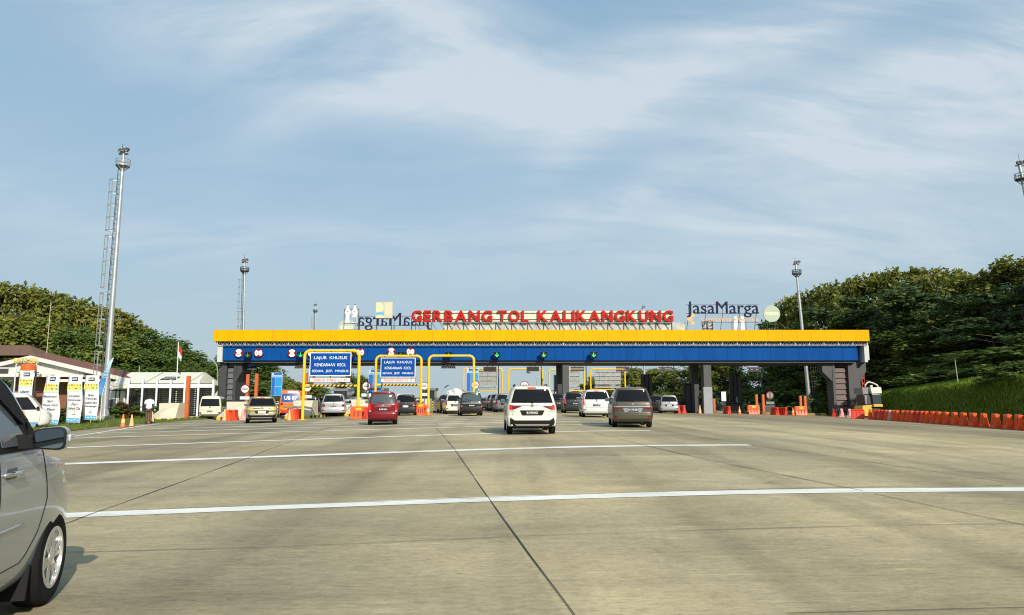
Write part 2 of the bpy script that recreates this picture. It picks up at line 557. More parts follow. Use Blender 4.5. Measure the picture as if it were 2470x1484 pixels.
def strip(name, pts, w, off, mat, kind='structure', rag=0.0):
    """a painted or sealed line lying on the pavement"""
    vs, fs = [], []
    P = []
    for a, b in zip(pts[:-1], pts[1:]):
        L = (Vector(b[:2]) - Vector(a[:2])).length
        k = max(1, int(L / 0.75))
        for i in range(k): P.append(Vector(a[:2]).lerp(Vector(b[:2]), i / k))
    P.append(Vector(pts[-1][:2]))
    for i, p in enumerate(P):
        t = (P[min(i + 1, len(P) - 1)] - P[max(i - 1, 0)]).normalized(); n = Vector((-t.y, t.x))
        for s in (-1, 1):
            q = p + n * s * (w / 2 + jit(rag))
            vs.append((q.x, q.y, gz(q.x, q.y) + off))
        if i: fs.append((2 * i - 2, 2 * i, 2 * i + 1, 2 * i - 1))
    me = bpy.data.meshes.new(name); me.from_pydata(vs, [], fs); me.materials.append(mat)
    o = bpy.data.objects.new(name, me); C.objects.link(o); o['kind'] = kind
    return o


# transverse white warning lines (photo pixels -> points on the pavement)
WL = [((90, 1247), (2560, 1181), .40), ((120, 1121), (1811, 1074), .42), ((140, 1081), (1570, 1039), .40), ((165, 1058), (1470, 1024.5), .38),
      ((235, 1046), (1400, 1017), .36), ((262, 1037.5), (1400, 1013), .36), ((330, 1029.5), (1385, 1009.5), .34),
      ((440, 1022), (1330, 1006.5), .28), ((470, 1018.5), (1215, 1004), .26)]
for a, b, w in WL:
    strip('road_marking', [grd(*a), grd(*b)], w, .006, white_paint, rag=.012)
strip('road_marking', [grd(120, 1064), grd(168, 1054.5), grd(287, 1036.5), grd(345, 1027), grd(385, 1022.5)], .2, .006, white_paint, rag=.01)
# slab joints
for ps, w in [([(1420, 1532), (1385, 1484), (1180, 1205), (1100, 1090), (1050, 1030)], .012), ([(60, 1302), (215, 1243), (600, 1105), (800, 1030)], .016),
              ([(2600, 1295), (2110, 1192)], .016), ([(2080, 1185), (1685, 1105), (1555, 1075), (1430, 1045)], .02), ([(2600, 1190), (2470, 1170), (1815, 1075), (1600, 1040)], .02),
              ([(140, 1335), (700, 1320), (1235, 1296), (2560, 1263)], .010), ([(300, 1233), (1180, 1202), (2420, 1172)], .014), ([(1900, 1482), (2560, 1466)], .007),
              ([(755, 1150), (1330, 1117), (2070, 1111)], .010), ([(1680, 1103), (1870, 1100)], .010)]:
    strip('pavement_joint', [grd(*p) for p in ps], w, .009, joint_mat, rag=w * .35)

# lawn on the left, its edge read along the photo
LB = [grd(*p) for p in ((60, 1063), (165, 1041.5), (238, 1032.5), (329, 1024), (380, 1020))]
LB = [Vector((LB[0].x + 3.2, LB[0].y - 26, 0))] + LB + [grd(442, 1015.5), grd(520, 1010), Vector((-24.5, 72, 0)), Vector((-24.5, 140, 0))]


def lawn_edge(y):
    if y <= LB[0].y: return LB[0].x
    for a, b in zip(LB[:-1], LB[1:]):
        if a.y <= y <= b.y: return a.x + (b.x - a.x) * (y - a.y) / max(1e-6, b.y - a.y)
    return LB[-1].x


def lawn_z(x, y):
    d = lawn_edge(y) - x
    return gz(x, y) + 0.05 + 0.022 * max(0, d) * (1 if d < 9 else 9 / d)


grass_soil = M('lawn_turf', (.105, .135, .022), .95, var=.35, scale=1.2, bump=.8, bscale=9)
lys = frange(10, 140, 1.0)
me = bpy.data.meshes.new('lawn'); vs, fs = [], []
ds = [0, 0.02, .5, 1, 2, 3.5, 5, 7, 9, 13, 20, 32, 50]
for y in lys:
    e = lawn_edge(y)
    for i, d in enumerate(ds):
        x = e - d
        vs.append((x, y, gz(x, y) - .02 if i == 0 else lawn_z(x, y)))
n = len(ds)
fs = [(j * n + i, (j + 1) * n + i, (j + 1) * n + i + 1, j * n + i + 1) for j in range(len(lys) - 1) for i in range(n - 1)]
me.from_pydata(vs, [], fs); me.materials.append(grass_soil)
lawn = bpy.data.objects.new('lawn', me); C.objects.link(lawn); lawn['kind'] = 'structure'

# grassy bank on the right behind the barriers, and the hillside of the forest
BAR0, BAR1 = Vector((29.6, 66.5)), Vector((24.75, 34.3))


def foot_x(y):
    return BAR1.x + (y - BAR1.y) * (BAR0.x - BAR1.x) / (BAR0.y - BAR1.y) + 3.7 + (0.10 * (y - 66) if y > 66 else 0)


CR = [(-20, 4.0), (20, 3.75), (38, 3.28), (45, 3.0), (52, 2.62), (58, 2.36), (66, 2.05), (72, 1.8), (80, 1.2), (88, .5), (96, .05), (200, -.2)]


def crest_z(y):
    for (a, p), (b, q) in zip(CR[:-1], CR[1:]):
        if a <= y <= b: return p + (q - p) * (y - a) / (b - a)
    return CR[-1][1]


def bank_z(x, y):
    f = foot_x(y); c = f + 2.7; zc = crest_z(y); zb = gz(f, y) - .03
    if x <= f: return zb
    if x <= c:
        t = (x - f) / 2.7
        return zb + (zc - zb) * (.84 * (1 - max(0.0, 1 - t / .55) ** 1.5) if t < .55 else .84 + .16 * (t - .55) / .45)
    d = x - c
    return zc + .12 * min(d, 14) + .06 * max(0, min(d - 14, 40))


bank_soil = M('bank_turf', (.065, .10, .018), .95, var=.4, scale=1.4, bump=.9, bscale=7)
me = bpy.data.meshes.new('bank'); vs = []; bys = frange(-30, 150, 1.5); bd = [-.6] + frange(0, 2.7, .3) + [3.0, 3.6, 4.4, 5.4, 7, 9, 12, 16, 22, 30, 45, 70, 120]
for y in bys:
    for d in bd:
        x = foot_x(y) + d
        k = .07 if d > 0 else 0
        vs.append((x + jit(k), y + jit(k), bank_z(x, y) + jit(k)))
n = len(bd)
fs = [(j * n + i, j * n + i + 1, (j + 1) * n + i + 1, (j + 1) * n + i) for j in range(len(bys) - 1) for i in range(n - 1)]
me.from_pydata(vs, [], fs); me.polygons.foreach_set('use_smooth', [True] * len(fs)); me.materials.append(bank_soil)
bk = bpy.data.objects.new('bank', me); C.objects.link(bk); bk['kind'] = 'structure'


def blades(name, pts, mat, h0, h1, w):
    vs, fs = [], []
    for (x, y, z) in pts:
        for q in range(3):
            a = random.uniform(0, 6.28); h = random.uniform(h0, h1); ww = w * random.uniform(.7, 1.3)
            px_, py_ = x + jit(.10), y + jit(.10)
            dx, dy = math.cos(a) * ww, math.sin(a) * ww
            lx, ly = jit(h * .5), jit(h * .5)
            i = len(vs)
            vs += [(px_ - dx, py_ - dy, z - .02), (px_ + dx, py_ + dy, z - .02), (px_ + lx, py_ + ly, z + h)]
            fs.append((i, i + 1, i + 2))
    me = bpy.data.meshes.new(name); me.from_pydata(vs, [], fs); me.materials.append(mat)
    o = bpy.data.objects.new(name, me); C.objects.link(o); o['kind'] = 'stuff'
    return o


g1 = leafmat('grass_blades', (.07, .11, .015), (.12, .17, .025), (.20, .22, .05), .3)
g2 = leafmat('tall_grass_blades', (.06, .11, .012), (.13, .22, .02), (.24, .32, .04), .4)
pts = []
for i in range(9000):
    y = 34 + 40 * random.random() ** 1.2; d = 16 * random.random() ** 1.4; x = lawn_edge(y) - d - .05
    pts.append((x, y, lawn_z(x, y)))
tag(blades('lawn_grass', pts, g1, .05, .16, .022), 'short mown grass covering the lawn left of the plaza', 'grass')
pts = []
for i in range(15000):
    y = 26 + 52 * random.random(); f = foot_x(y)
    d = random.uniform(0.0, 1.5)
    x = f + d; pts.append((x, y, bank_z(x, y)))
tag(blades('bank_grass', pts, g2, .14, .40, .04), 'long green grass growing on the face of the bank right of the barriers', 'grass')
g3 = leafmat('sun_tinted_crest_blades', (.18, .30, .03), (.30, .42, .05), (.42, .50, .09), .55)  # bank grass again, the sunlit strip put into a brighter lime colour
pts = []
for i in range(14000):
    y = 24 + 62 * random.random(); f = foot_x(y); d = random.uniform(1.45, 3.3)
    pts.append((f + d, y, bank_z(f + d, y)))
tag(blades('sun_tinted_crest_grass', pts, g3, .12, .36, .035), 'grass along the bank crest right of the barriers, sunlight put into its lime colour', 'grass')
# ------------------------------------------------------------------ toll gate canopy
YF = 68.0                                    # front face of the yellow fascia
yellow = M('yellow_cladding', (.78, .37, .0), .55, var=.05, scale=.9, spec=.08, stretch=(2.2, 1, .35))
seam = M('panel_seam', (.18, .10, .01), .6)
blue = M('blue_cladding', (.003, .064, .255), .6, var=.12, scale=.9, spec=.06, stretch=(2.0, 1, .4))
seamb = M('blue_panel_seam', (.004, .03, .16), .6)
grey_l = M('light_grey_cladding', (.50, .52, .50), .5, var=.06)
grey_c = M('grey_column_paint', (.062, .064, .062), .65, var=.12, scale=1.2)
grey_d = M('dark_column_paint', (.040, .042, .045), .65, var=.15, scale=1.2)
brown_l = M('brown_louvre', (.085, .045, .036), .6, var=.15)
black = M('black_metal', (.010, .010, .011), .6, spec=.2)
steel = M('galvanised_steel', (.42, .44, .44), .42, .55, var=.12, scale=2)
steel_d = M('dark_steel', (.07, .07, .072), .5, .3)
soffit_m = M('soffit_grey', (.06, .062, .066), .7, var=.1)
white = M('white_paint', (.66, .66, .62), .5, var=.05)
cream = M('cream_wall', (.66, .62, .48), .75, var=.08, scale=.8)
orange = M('orange_plastic', (.80, .098, .011), .45, var=.12, scale=2.0)
orange_f = M('faded_orange_plastic', (.72, .24, .16), .55, var=.15, scale=3)
redpl = M('red_plastic', (.62, .045, .02), .45, var=.14, scale=2.0)
pinkpl = M('faded_pink_plastic', (.70, .36, .34), .55, var=.12, scale=3)
yel_pipe = M('yellow_pipe_paint', (.78, .48, .015), .38, var=.10, scale=1.5)
sign_blue = M('sign_blue', (.003, .062, .29), .5, spec=.1)
sign_white = M('sign_white', (.80, .82, .80), .45)
sign_red = M('sign_red', (.20, .010, .012), .45, spec=.2)
black_ink = M('black_ink', (.015, .015, .018), .5)
led_green = M('green_arrow_lamp', (.02, .80, .22), .4, emit=1.6)
led_dim = M('dim_arrow_lamp', (.08, .30, .06), .5, emit=.12)

pL, pR = at(516.3, 795.8, YF), at(2096, 797, YF)
X0, X1 = pL.x, pR.x
zt, zb = at(1300, 796, YF).z, at(1300, 823, YF).z
gate = thing('toll_gate', 'long toll plaza canopy with yellow fascia over a blue beam across all lanes', 'toll gate', ((X0 + X1) / 2, YF, gz(0, YF)))
DEP = 9.3
# yellow fascia: a rim box with panel seams; chamfered return under it
b = MB(); b.bx(X0, X1, YF, YF + .35, zb, zt); b.bx(X0, X0 + .3, YF + .35, YF + DEP, zb, zt); b.bx(X1 - .3, X1, YF + .35, YF + DEP, zb, zt); b.bx(X0 + .3, X1 - .3, YF + DEP - .3, YF + DEP, zb, zt)
fas = b.build('fascia', yellow, gate)
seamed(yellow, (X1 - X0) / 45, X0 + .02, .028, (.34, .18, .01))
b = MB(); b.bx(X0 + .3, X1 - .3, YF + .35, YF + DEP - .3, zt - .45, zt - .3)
b.build('roof', grey_l, gate)
# shadow gap with a fine steel lattice
YB = YF + .62
zg = at(1300, 833.8, YB).z
xl, xr = at(525, 830, YB).x, at(2088, 830, YB).x
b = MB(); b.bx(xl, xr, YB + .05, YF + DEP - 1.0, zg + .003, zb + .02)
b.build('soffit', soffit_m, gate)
b = MB(); b.bx(xl, xr, YB - .36, YB - .30, zg, zg + .05); b.bx(xl, xr, YB - .36, YB - .30, zb - .07, zb - .02)
n = 300
for i in range(n):
    x = xl + (xr - xl) * i / n; w = (xr - xl) / n
    s = 1 if i % 2 else -1
    b.tube([(x + (0 if s > 0 else w), YB - .33, zg + .04), (x + (w if s > 0 else 0), YB - .33, zb - .05)], .018, 4, caps=False)
for i in range(46):
    x = xl + (xr - xl) * i / 45; b.bx(x - .03, x + .03, YB - .37, YB - .29, zg, zb - .01)
b.build('lattice', M('lattice_steel', (.50, .51, .50), .5, .3), gate)
# blue beam, slightly thicker below, with panel seams and grey end boxes
bt, bb = zg, at(1300, 869.5, YB).z
bxl, bxr = at(538, 850, YB).x, at(2066, 850, YB).x
b = MB(); b.prism([(bxl, YB, bt), (bxl, YB, bb), (bxl, YF + DEP - 1.2, bb), (bxl, YF + DEP - 1.2, bt)], (bxr - bxl, 0, 0))
beam = b.build('beam', blue, gate)
seamed(blue, (bxr - bxl) / 44, bxl + .02, .025, (.002, .018, .09))
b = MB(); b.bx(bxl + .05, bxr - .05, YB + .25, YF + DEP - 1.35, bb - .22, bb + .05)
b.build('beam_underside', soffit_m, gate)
b = MB()
e0, e1 = at(526, 850, YB).x, bxl - .003
zl = at(532, 873.5, YB).z
b.prism([(e0, YB - .15, bt + .02), (e1, YB - .15, bt + .02), (e1, YB - .15, zl), (e0, YB - .15, zl)], (0, 5.0, 0))
eo = at(515.5, 850, YB).x
b.prism([(e0 - .004, YB + .1, bt), (eo, YB + 2.6, bt - .05), (eo, YB + 2.6, bb + .1), (e0 - .004, YB + .1, bb - .05)], (0, 1.2, 0))
b.build('end_panel', grey_l, gate)
b = MB()
f0, f1, f2 = at(2083, 850, YB).x, at(2090, 850, YB).x, at(2097.5, 850, YB).x
b.bx(bxr + .003, f0, YB + .9, YB + 5, bb, bt)
b.bx(f0 - .02, f1, YB - .2, YB + 5, bb - .18, bt + .05); b.bx(f1 + .004, f2, YB + .1, YB + 4, bb + .05, bt + .02)
b.build('end_panel', grey_l, gate)
b = MB(); b.prism([(bxr + .002, YB, bt), (bxr + .002, YB, bb), (f0 - .03, YB + .85, bb), (f0 - .03, YB + .85, bt)], (0, .04, 0)); b.build('beam_return', blue, gate)

# columns: each end pair of fins with brown louvres between, plain grey columns inside


def fin_column(name, xa, xb, xc, xd, vb, m_fin, m_lou, gl, gr, tint):
    """xa-xb left fin, xb-xc louvres, xc-xd right fin (photo px)"""
    z0 = gz(at(xb, vb, YB + 1).x, YB + 1) - .05
    zt_ = bb - .05
    Y0, Y1 = YB + .7, YB + (4.6 if xa < 1000 else 2.1)
    p = lambda u: at(u, 930, YB + .7).x
    b = MB(); b.bx(p(xa), p(xb), Y0, Y1, z0, zt_); b.bx(p(xc), p(xd), Y0, Y1, z0, zt_)
    # haunches under the beam
    for (g, s, xe) in ((gl, -1, xa), (gr, 1, xd)):
        if g:
            x = p(xe) + s * .003; x2 = p(xe + s * g)
            b.prism([(x, Y0 + .05, zt_), (x2, Y0 + .05, zt_), (x2, Y0 + .05, zt_ - 1.0), (x, Y0 + .05, zt_ - 2.0)], (0, 2.6 if xa < 1000 else 1.1, 0))
    col = b.build('column', m_fin, gate)
    b = MB()
    n = 10
    for i in range(n):
        za = z0 + (zt_ - z0) * i / n; zc = z0 + (zt_ - z0) * (i + .86) / n
        b.prism([(p(xb) + .004, Y0 + .30, za), (p(xb) + .004, Y0 + .42, zc), (p(xb) + .004, Y0 + .50, zc), (p(xb) + .004, Y0 + .38, za)], (p(xc) - p(xb) - .008, 0, 0))
    b.build('louvre', m_lou, col)
    b = MB(); b.bx(p(xb) + .003, p(xc) - .003, Y0 + .9, Y0 + 1.0, z0, zt_); b.build('back_panel', black, col)


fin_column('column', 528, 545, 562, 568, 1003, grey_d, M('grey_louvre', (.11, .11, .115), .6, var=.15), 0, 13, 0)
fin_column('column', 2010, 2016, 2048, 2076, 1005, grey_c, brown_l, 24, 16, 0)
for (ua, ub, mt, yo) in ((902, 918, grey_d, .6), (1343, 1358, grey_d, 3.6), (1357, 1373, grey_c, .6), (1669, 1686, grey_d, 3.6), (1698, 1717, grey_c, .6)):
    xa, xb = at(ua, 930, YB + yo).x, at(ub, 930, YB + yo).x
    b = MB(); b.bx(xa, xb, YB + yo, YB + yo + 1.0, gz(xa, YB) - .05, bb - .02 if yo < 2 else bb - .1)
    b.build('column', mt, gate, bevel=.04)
xa, xb = at(1698, 930, YB).x, at(1719, 930, YB).x
b = MB(); b.bx(xa, xb, YB + .2, YB + .58, gz(xa, YB), gz(xa, YB) + 2.55); pl = b.build('column_base', M('column_base_grey', (.25, .26, .27), .6, var=.1), gate)
b = MB(); cxx = at(1711, 0, YB).x; b.bx(cxx - .22, cxx + .22, YB + .17, YB + .197, gz(xa, YB) + 1.2, gz(xa, YB) + 2.1); b.build('notice', sign_white, pl)

# ------------------------------------------------------------------ round limit signs and lane arrows on the beam


def limit_sign(u, v, txt, kind, label, dia=.86):
    p = at(u, v, YB - .16)
    t = thing('limit_sign', label, 'sign', tuple(p), 0, 'height and width limit signs on the blue beam')
    r = dia / 2
    MB().lathe([(r, -.02), (r, .02)], p, 'Y', 28).build('disc', sign_red, t)
    b = MB()
    ri = r * .84
    # white field pinched by two dark red arrowheads
    pts = []
    for k in range(48):
        a = 2 * math.pi * k / 48; x, z = ri * math.cos(a), ri * math.sin(a)
        s, o = (z, x) if kind == 'h' else (x, z)
        lim = ri * (.40 + .75 * abs(o) / ri)
        s2 = max(-lim, min(lim, s))
        pts.append((o, s2) if kind == 'h' else (s2, o))
    b.prism([p + Vector((x, -.027, z)) for x, z in pts], (0, .006, 0))
    b.build('white_field', sign_white, t)
    lines = txt.split('\n')
    for i, l in enumerate(lines):
        text(l, p + Vector((0, -.031, (.12 if i == 0 else -.14) if len(lines) > 1 else 0)), black_ink, t, h=.17 if len(lines) > 1 else .16, depth=.004, bold=.012)
    b = MB(); b.bx(p.x - .03, p.x + .03, p.y + .02, YB + .0, p.z - .03, p.z + .03); b.build('bracket', steel_d, t)
    return t


LS = [(575.8, 851.7, '2.1\nm', 'w', 'leftmost round limit sign on the blue beam, reading 2.1 m'),
      (623.7, 851.7, '4.2 m', 'h', 'round 4.2 m limit sign right of the unlit leftmost lane arrow'),
      (704.4, 852, '2.5\nm', 'w', 'round 2.5 m limit sign left of the first yellow height portal'),
      (752, 852, '4.2 m', 'h', 'round 4.2 m limit sign peeking above the left edge of the larger blue notice'),
      (822.5, 851, '2.5\nm', 'w', 'round 2.5 m limit sign mostly hidden behind the larger blue notice'),
      (869, 850.3, '4.2 m', 'h', 'round limit sign half behind the right post of the first yellow portal'),
      (943.9, 848.8, '2.5\nm', 'w', 'round 2.5 m limit sign just above the second yellow portal, left one of two'),
      (990.3, 848.8, '4.2 m', 'h', 'round 4.2 m limit sign just above the second yellow portal, right one of two')]
for a in LS: limit_sign(*a)


def arrow_lamp(u, v, lit, label):
    p = at(u, v, YB - .62)
    t = thing('lane_arrow', label, 'lane signal', tuple(p), 0, 'lane arrow signals on the blue beam')
    MB().box(p, (.60, .34, .62)).build('housing', black, t, bevel=.02)
    b = MB(); h = .006
    P = lambda x, z: p + Vector((x, -.18, z))
    b.prism([P(-.025, .22), P(.025, .22), P(.025, -.12), P(-.025, -.12)], (0, h, 0))
    for s in (-1, 1):
        b.prism([P(0, -.2), P(s * .19, -.01), P(s * .155, .025), P(0, -.13)], (0, h, 0))
    b.build('arrow', led_green if lit else led_dim, t)
    b = MB(); b.bx(p.x - .05, p.x + .05, p.y + .17, YB, p.z + .1, p.z + .2); b.bx(p.x - .33, p.x + .33, p.y - .26, p.y - .17, p.z + .31, p.z + .335); b.build('bracket', steel_d, t)


for u, lit, l in [(599, 0, 'unlit black lane arrow box between the two leftmost round signs'), (726, 1, 'lit green lane arrow box beside the left post of the first yellow portal'),
                  (848, 0, 'unlit black lane arrow box behind the larger blue notice'), (967.6, 0, 'unlit black lane arrow box behind the top pipe of the second yellow portal'),
                  (1082, 0, 'dim lane arrow box behind the top pipe of the empty third yellow portal'), (1198.8, 1, 'lit green lane arrow, first one right of the yellow portals'),
                  (1311.6, 1, 'lit green lane arrow over the white SUV, between its two lit neighbours'), (1431.8, 1, 'lit green lane arrow farthest to the right on the blue beam')]:
    arrow_lamp(u, 856.6, lit, l)

# hanging lane boards under the beam
for (u0, u1, v0, v1, stripes, m_, lab) in [(581, 618, 876.5, 888, False, None, 'small blue board hanging under the beam beside the left end column'),
                                     (711, 746, 874.5, 881, True, (.45, .05, .03), 'small blue board over red and white stripes, by the left post of the first portal'),
                                     (833, 862, 874.5, 881, True, (.45, .05, .03), 'small blue board over red and white stripes, by the right post of the first portal'),
                                     (1064.5, 1098.7, 874.5, 881, True, (.08, .08, .08), 'small blue board over grey and white stripes inside the third portal')]:
    a, c = at(u0, v1, YB + 2.2), at(u1, v0, YB + 2.2)
    t = thing('hanging_board', lab, 'sign', ((a.x + c.x) / 2, YB + 2.2, a.z), 0, 'boards hanging under the blue beam')
    MB().bx(a.x, c.x, a.y, a.y + .05, a.z, c.z).build('board', sign_blue, t)
    text('GARDU TOL OTOMATIS', ((a.x + c.x) / 2, a.y - .003, (a.z + c.z) / 2 + .05), sign_white, t, w=(c.x - a.x) * .86, h=.09, depth=.004)
    text('KHUSUS', ((a.x + c.x) / 2, a.y - .003, (a.z + c.z) / 2 - .08), sign_white, t, w=(c.x - a.x) * .3, h=.07, depth=.004)
    b = MB()
    for s in (.15, .85): b.tube([(a.x + (c.x - a.x) * s, a.y + .02, c.z - .01), (a.x + (c.x - a.x) * s, a.y + .02, bb - .15)], .015, 5)
    b.build('hanger', steel_d, t)
    if stripes:
        dz = .31
        sm_ = M('stripe_%d' % int(m_[1] * 100), m_, .5)
        z1 = a.z - .02; z0 = z1 - dz
        pl = MB().bx(a.x, c.x, a.y, a.y + .03, z0, z1).build('striped_plate', sign_white, t)
        b = MB(); n = 7; w = (c.x - a.x)
        for i in range(n):
            f = (i + .5) / n; s = 1 if f < .5 else -1
            xm = a.x + w * f
            b.prism([(xm - .05 - s * .1, a.y - .004, z0), (xm + .03 - s * .1, a.y - .004, z0), (xm + .05 + s * .1, a.y - .004, z1), (xm - .03 + s * .1, a.y - .004, z1)], (0, .003, 0))
        b.build('stripes', sm_, pl)
    elif u0 < 600:
        MB().bx(a.x, c.x, a.y, a.y + .03, a.z - .16, a.z - .06).build('white_strip', sign_white, t)

# ------------------------------------------------------------------ signage standing on the roof
red_face = M('red_letter_face', (.42, .014, .009), .5, var=.06, spec=.1)
navy = M('navy_letter', (.010, .012, .045), .6, spec=.15)
tarp = M('grey_tarpaulin', (.40, .41, .37), .7, var=.25, scale=1.5, bump=.8, bscale=3)
billboard_cream = M('billboard_cream', (.60, .58, .44), .7, var=.1)
ZR = zt - .3
# main lettering
YS = YF + 1.3
main = thing('roof_sign', 'row of large red capital letters on a pale backing along the roof', 'sign', (at(1308, 780, YS).x, YS, ZR))


def letter_row(words, mat, v0, v1, Y, parent, depth, bold):
    """words: (text, u0, u1)"""
    for wtxt, u0, u1 in words:
        # advance widths from a full-word mesh, each letter then its own mesh
        full = text_mesh(wtxt, None, 1.0, .1, bold)
        tot = max(v.co.x for v in full.vertices) - min(v.co.x for v in full.vertices)
        bpy.data.meshes.remove(full)
        ws = []
        for ch in wtxt:
            mm = text_mesh(ch, None, 1.0, .1, bold); xs = [v.co.x for v in mm.vertices]; ws.append(max(xs) - min(xs)); bpy.data.meshes.remove(mm)
        a, c = at(u0, (v0 + v1) / 2, Y), at(u1, (v0 + v1) / 2, Y)
        W = c.x - a.x; z0, z1 = at(u0, v1, Y).z, at(u0, v0, Y).z
        gap = .16; sc = (W) / (sum(ws) + gap * (len(ws) - 1))
        x = a.x
        for ch, w_ in zip(wtxt, ws):
            w2 = w_ * sc
            text(ch, (x + w2 / 2, Y, (z0 + z1) / 2), mat, parent, w=w2, h=z1 - z0, depth=depth, bold=bold, name='letter')
            x += w2 + gap * sc


letter_row([('GERBANG', 992, 1188), ('TOL', 1200, 1275), ('KALIKANGKUNG', 1297, 1624)], red_face, 749, 776.5, YS - .06, main, .14, .028)
b = MB()
za, zc = at(1300, 776, YS).z, at(1300, 750, YS).z
xa, xb = at(1002, 760, YS).x, at(1622, 760, YS).x
b.bx(xa, xb, YS + .15, YS + .20, za, zc); b.build('backing_panel', billboard_cream, main)
b = MB()
for z in (za - .02, za + (zc - za) * .22, za + (zc - za) * .8):
    b.bx(xa - .1, xb + .1, YS + .07, YS + .12, z - .025, z + .025)
n = 16
for i in range(n + 1):
    x = xa + (xb - xa) * i / n
    b.bx(x - .03, x + .03, YS + .3, YS + .36, ZR, zc)
    if i < n:
        w = (xb - xa) / n
        b.tube([(x, YS + .33, za - .02), (x + w * .5, YS + .33, ZR)], .025, 5); b.tube([(x + w * .5, YS + .33, za - .02), (x + w, YS + .33, ZR)], .025, 5)
b.build('frame', steel_d, main)
b = MB()
xa2, xb2 = at(1068, 770, YS).x, at(1655, 770, YS).x
b.bx(xa2, xb2, YS + .40, YS + .45, ZR, za - .05); b.build('lower_sheet', tarp, main)

# company name, right end, facing the traffic; and the same name facing away on the left
for (u0, u1, v0, v1, Y, flip, lab, cat) in [(1657.5, 1829.5, 727.5, 766, YS, False, 'navy company lettering with orange dots and a tagline, at the right end of the roof', 'sign'),
                                      (861, 1040, 755, 797, YF + DEP - 1.0, True, 'navy company lettering seen mirrored from behind, at the left of the roof', 'sign')]:
    a, c = at(u0, v1, Y), at(u1, v0, Y)
    t = thing('company_sign', lab, cat, ((a.x + c.x) / 2, Y, ZR))
    me = text_mesh('JasaMarga', c.x - a.x, c.z - a.z, .16, .0)
    me.transform(Matrix.Translation(Vector(((a.x + c.x) / 2, Y, (a.z + c.z) / 2))) @ Matrix.Rotation(math.pi if flip else 0, 4, 'Z') @ Matrix.Rotation(R(90), 4, 'X'))
    me.transform(INV[t.name]); meshobj('lettering', me, t, navy)
    b = MB(); zl_, zh = a.z + (c.z - a.z) * .26, a.z + (c.z - a.z) * .80
    for z in (zl_, zh): b.bx(a.x - .1, c.x, Y + (.1 if not flip else -.16), Y + (.15 if not flip else -.11), z - .025, z + .025)
    n = 5
    for i in range(n):
        x = a.x + (c.x - a.x) * (.03 + .94 * i / (n - 1))
        b.tube([(x, Y + .13, zh), (x, Y + .13, zl_), (x - (.35 if not flip else 0), Y + (.13 if not flip else .4), ZR)], .03, 5)
        if flip: b.tube([(x, Y - .12, zl_), (x, Y - .12, ZR)], .03, 5)
    if flip: b.bx(a.x, c.x, Y + .35, Y + .4, ZR + .12, ZR + .17)
    b.build('frame', steel_d, t)
    if not flip:
        pe = M('peach_letter', (.66, .36, .13), .5)
        ta, tc_ = at(1690, 776.5, Y), at(1829, 766.5, Y)
        text('Connecting Indonesia', ((ta.x + tc_.x) / 2, Y, (ta.z + tc_.z) / 2), pe, t, w=tc_.x - ta.x, h=(tc_.z - ta.z) * 1.1, depth=.08, bold=.012, name='tagline')
        b = MB(); b.bx(at(1668, 0, Y).x, tc_.x, Y + .08, Y + .12, ta.z - .06, ta.z - .02); b.build('rail', steel_d, t)
        for (u, v, r) in ((1663.5, 769.5, .26), (1670, 760.5, .2), (1670, 779.5, .2)):
            p = at(u, v, Y); MB().lathe([(r, -.06), (r, .06)], p, 'Y', 20).build('dot', pe, t)

# pale board with rounded pale fields and a blue wave
Y = YF + 2.6
a, c = at(905.5, 768, Y), at(947.5, 728.5, Y)
t = thing('logo_board', 'square cream board with a blue wave and rounded fields on the roof', 'sign', ((a.x + c.x) / 2, Y, ZR))
W, H = c.x - a.x, c.z - a.z
MB().bx(a.x, c.x, Y, Y + .12, a.z, c.z).build('board', M('logo_ground', (.44, .46, .32), .6), t, bevel=.03)
pale = M('logo_field', (.66, .56, .36), .6); pink = M('logo_pink_field', (.66, .50, .37), .6); wav = M('logo_wave', (.12, .36, .56), .5)


def poly(pts, mat, nm): MB().prism([(a.x + W * x, Y - .012, a.z + H * z) for x, z in pts], (0, .008, 0)).build(nm, mat, t)


arc = lambda cx, cz, rx, rz, a0, a1, n=12: [(cx + rx * math.cos(R(a0 + (a1 - a0) * i / n)), cz + rz * math.sin(R(a0 + (a1 - a0) * i / n))) for i in range(n + 1)]
poly([(.03, .37)] + [(.03, .95), (.18, .95)] + arc(.18, .65, .27, .30, 80, -60), pale, 'upper_field')
poly([(.55, .96), (.55, .35)] + arc(.74, .35, .19, .20, 180, 360) + [(.96, .96)], pink, 'tall_field')
poly([(.03, .34), (.25, .37), (.48, .42), (.48, .30), (.49, .16), (.36, .22), (.22, .24), (.03, .20)], wav, 'wave')
poly([(.06, .03)] + arc(.28, .03, .22, .17, 180, 0), pale, 'lower_field')
b = MB()
for x in (a.x + .1, c.x - .1): b.bx(x - .04, x + .04, Y + .13, Y + .2, ZR, c.z - .1)
b.bx(a.x, c.x, Y + .13, Y + .2, a.z - .05, a.z + .02); b.build('frame', steel_d, t)

# white cut-out greeters on the roof: a plain man and woman with joined hands


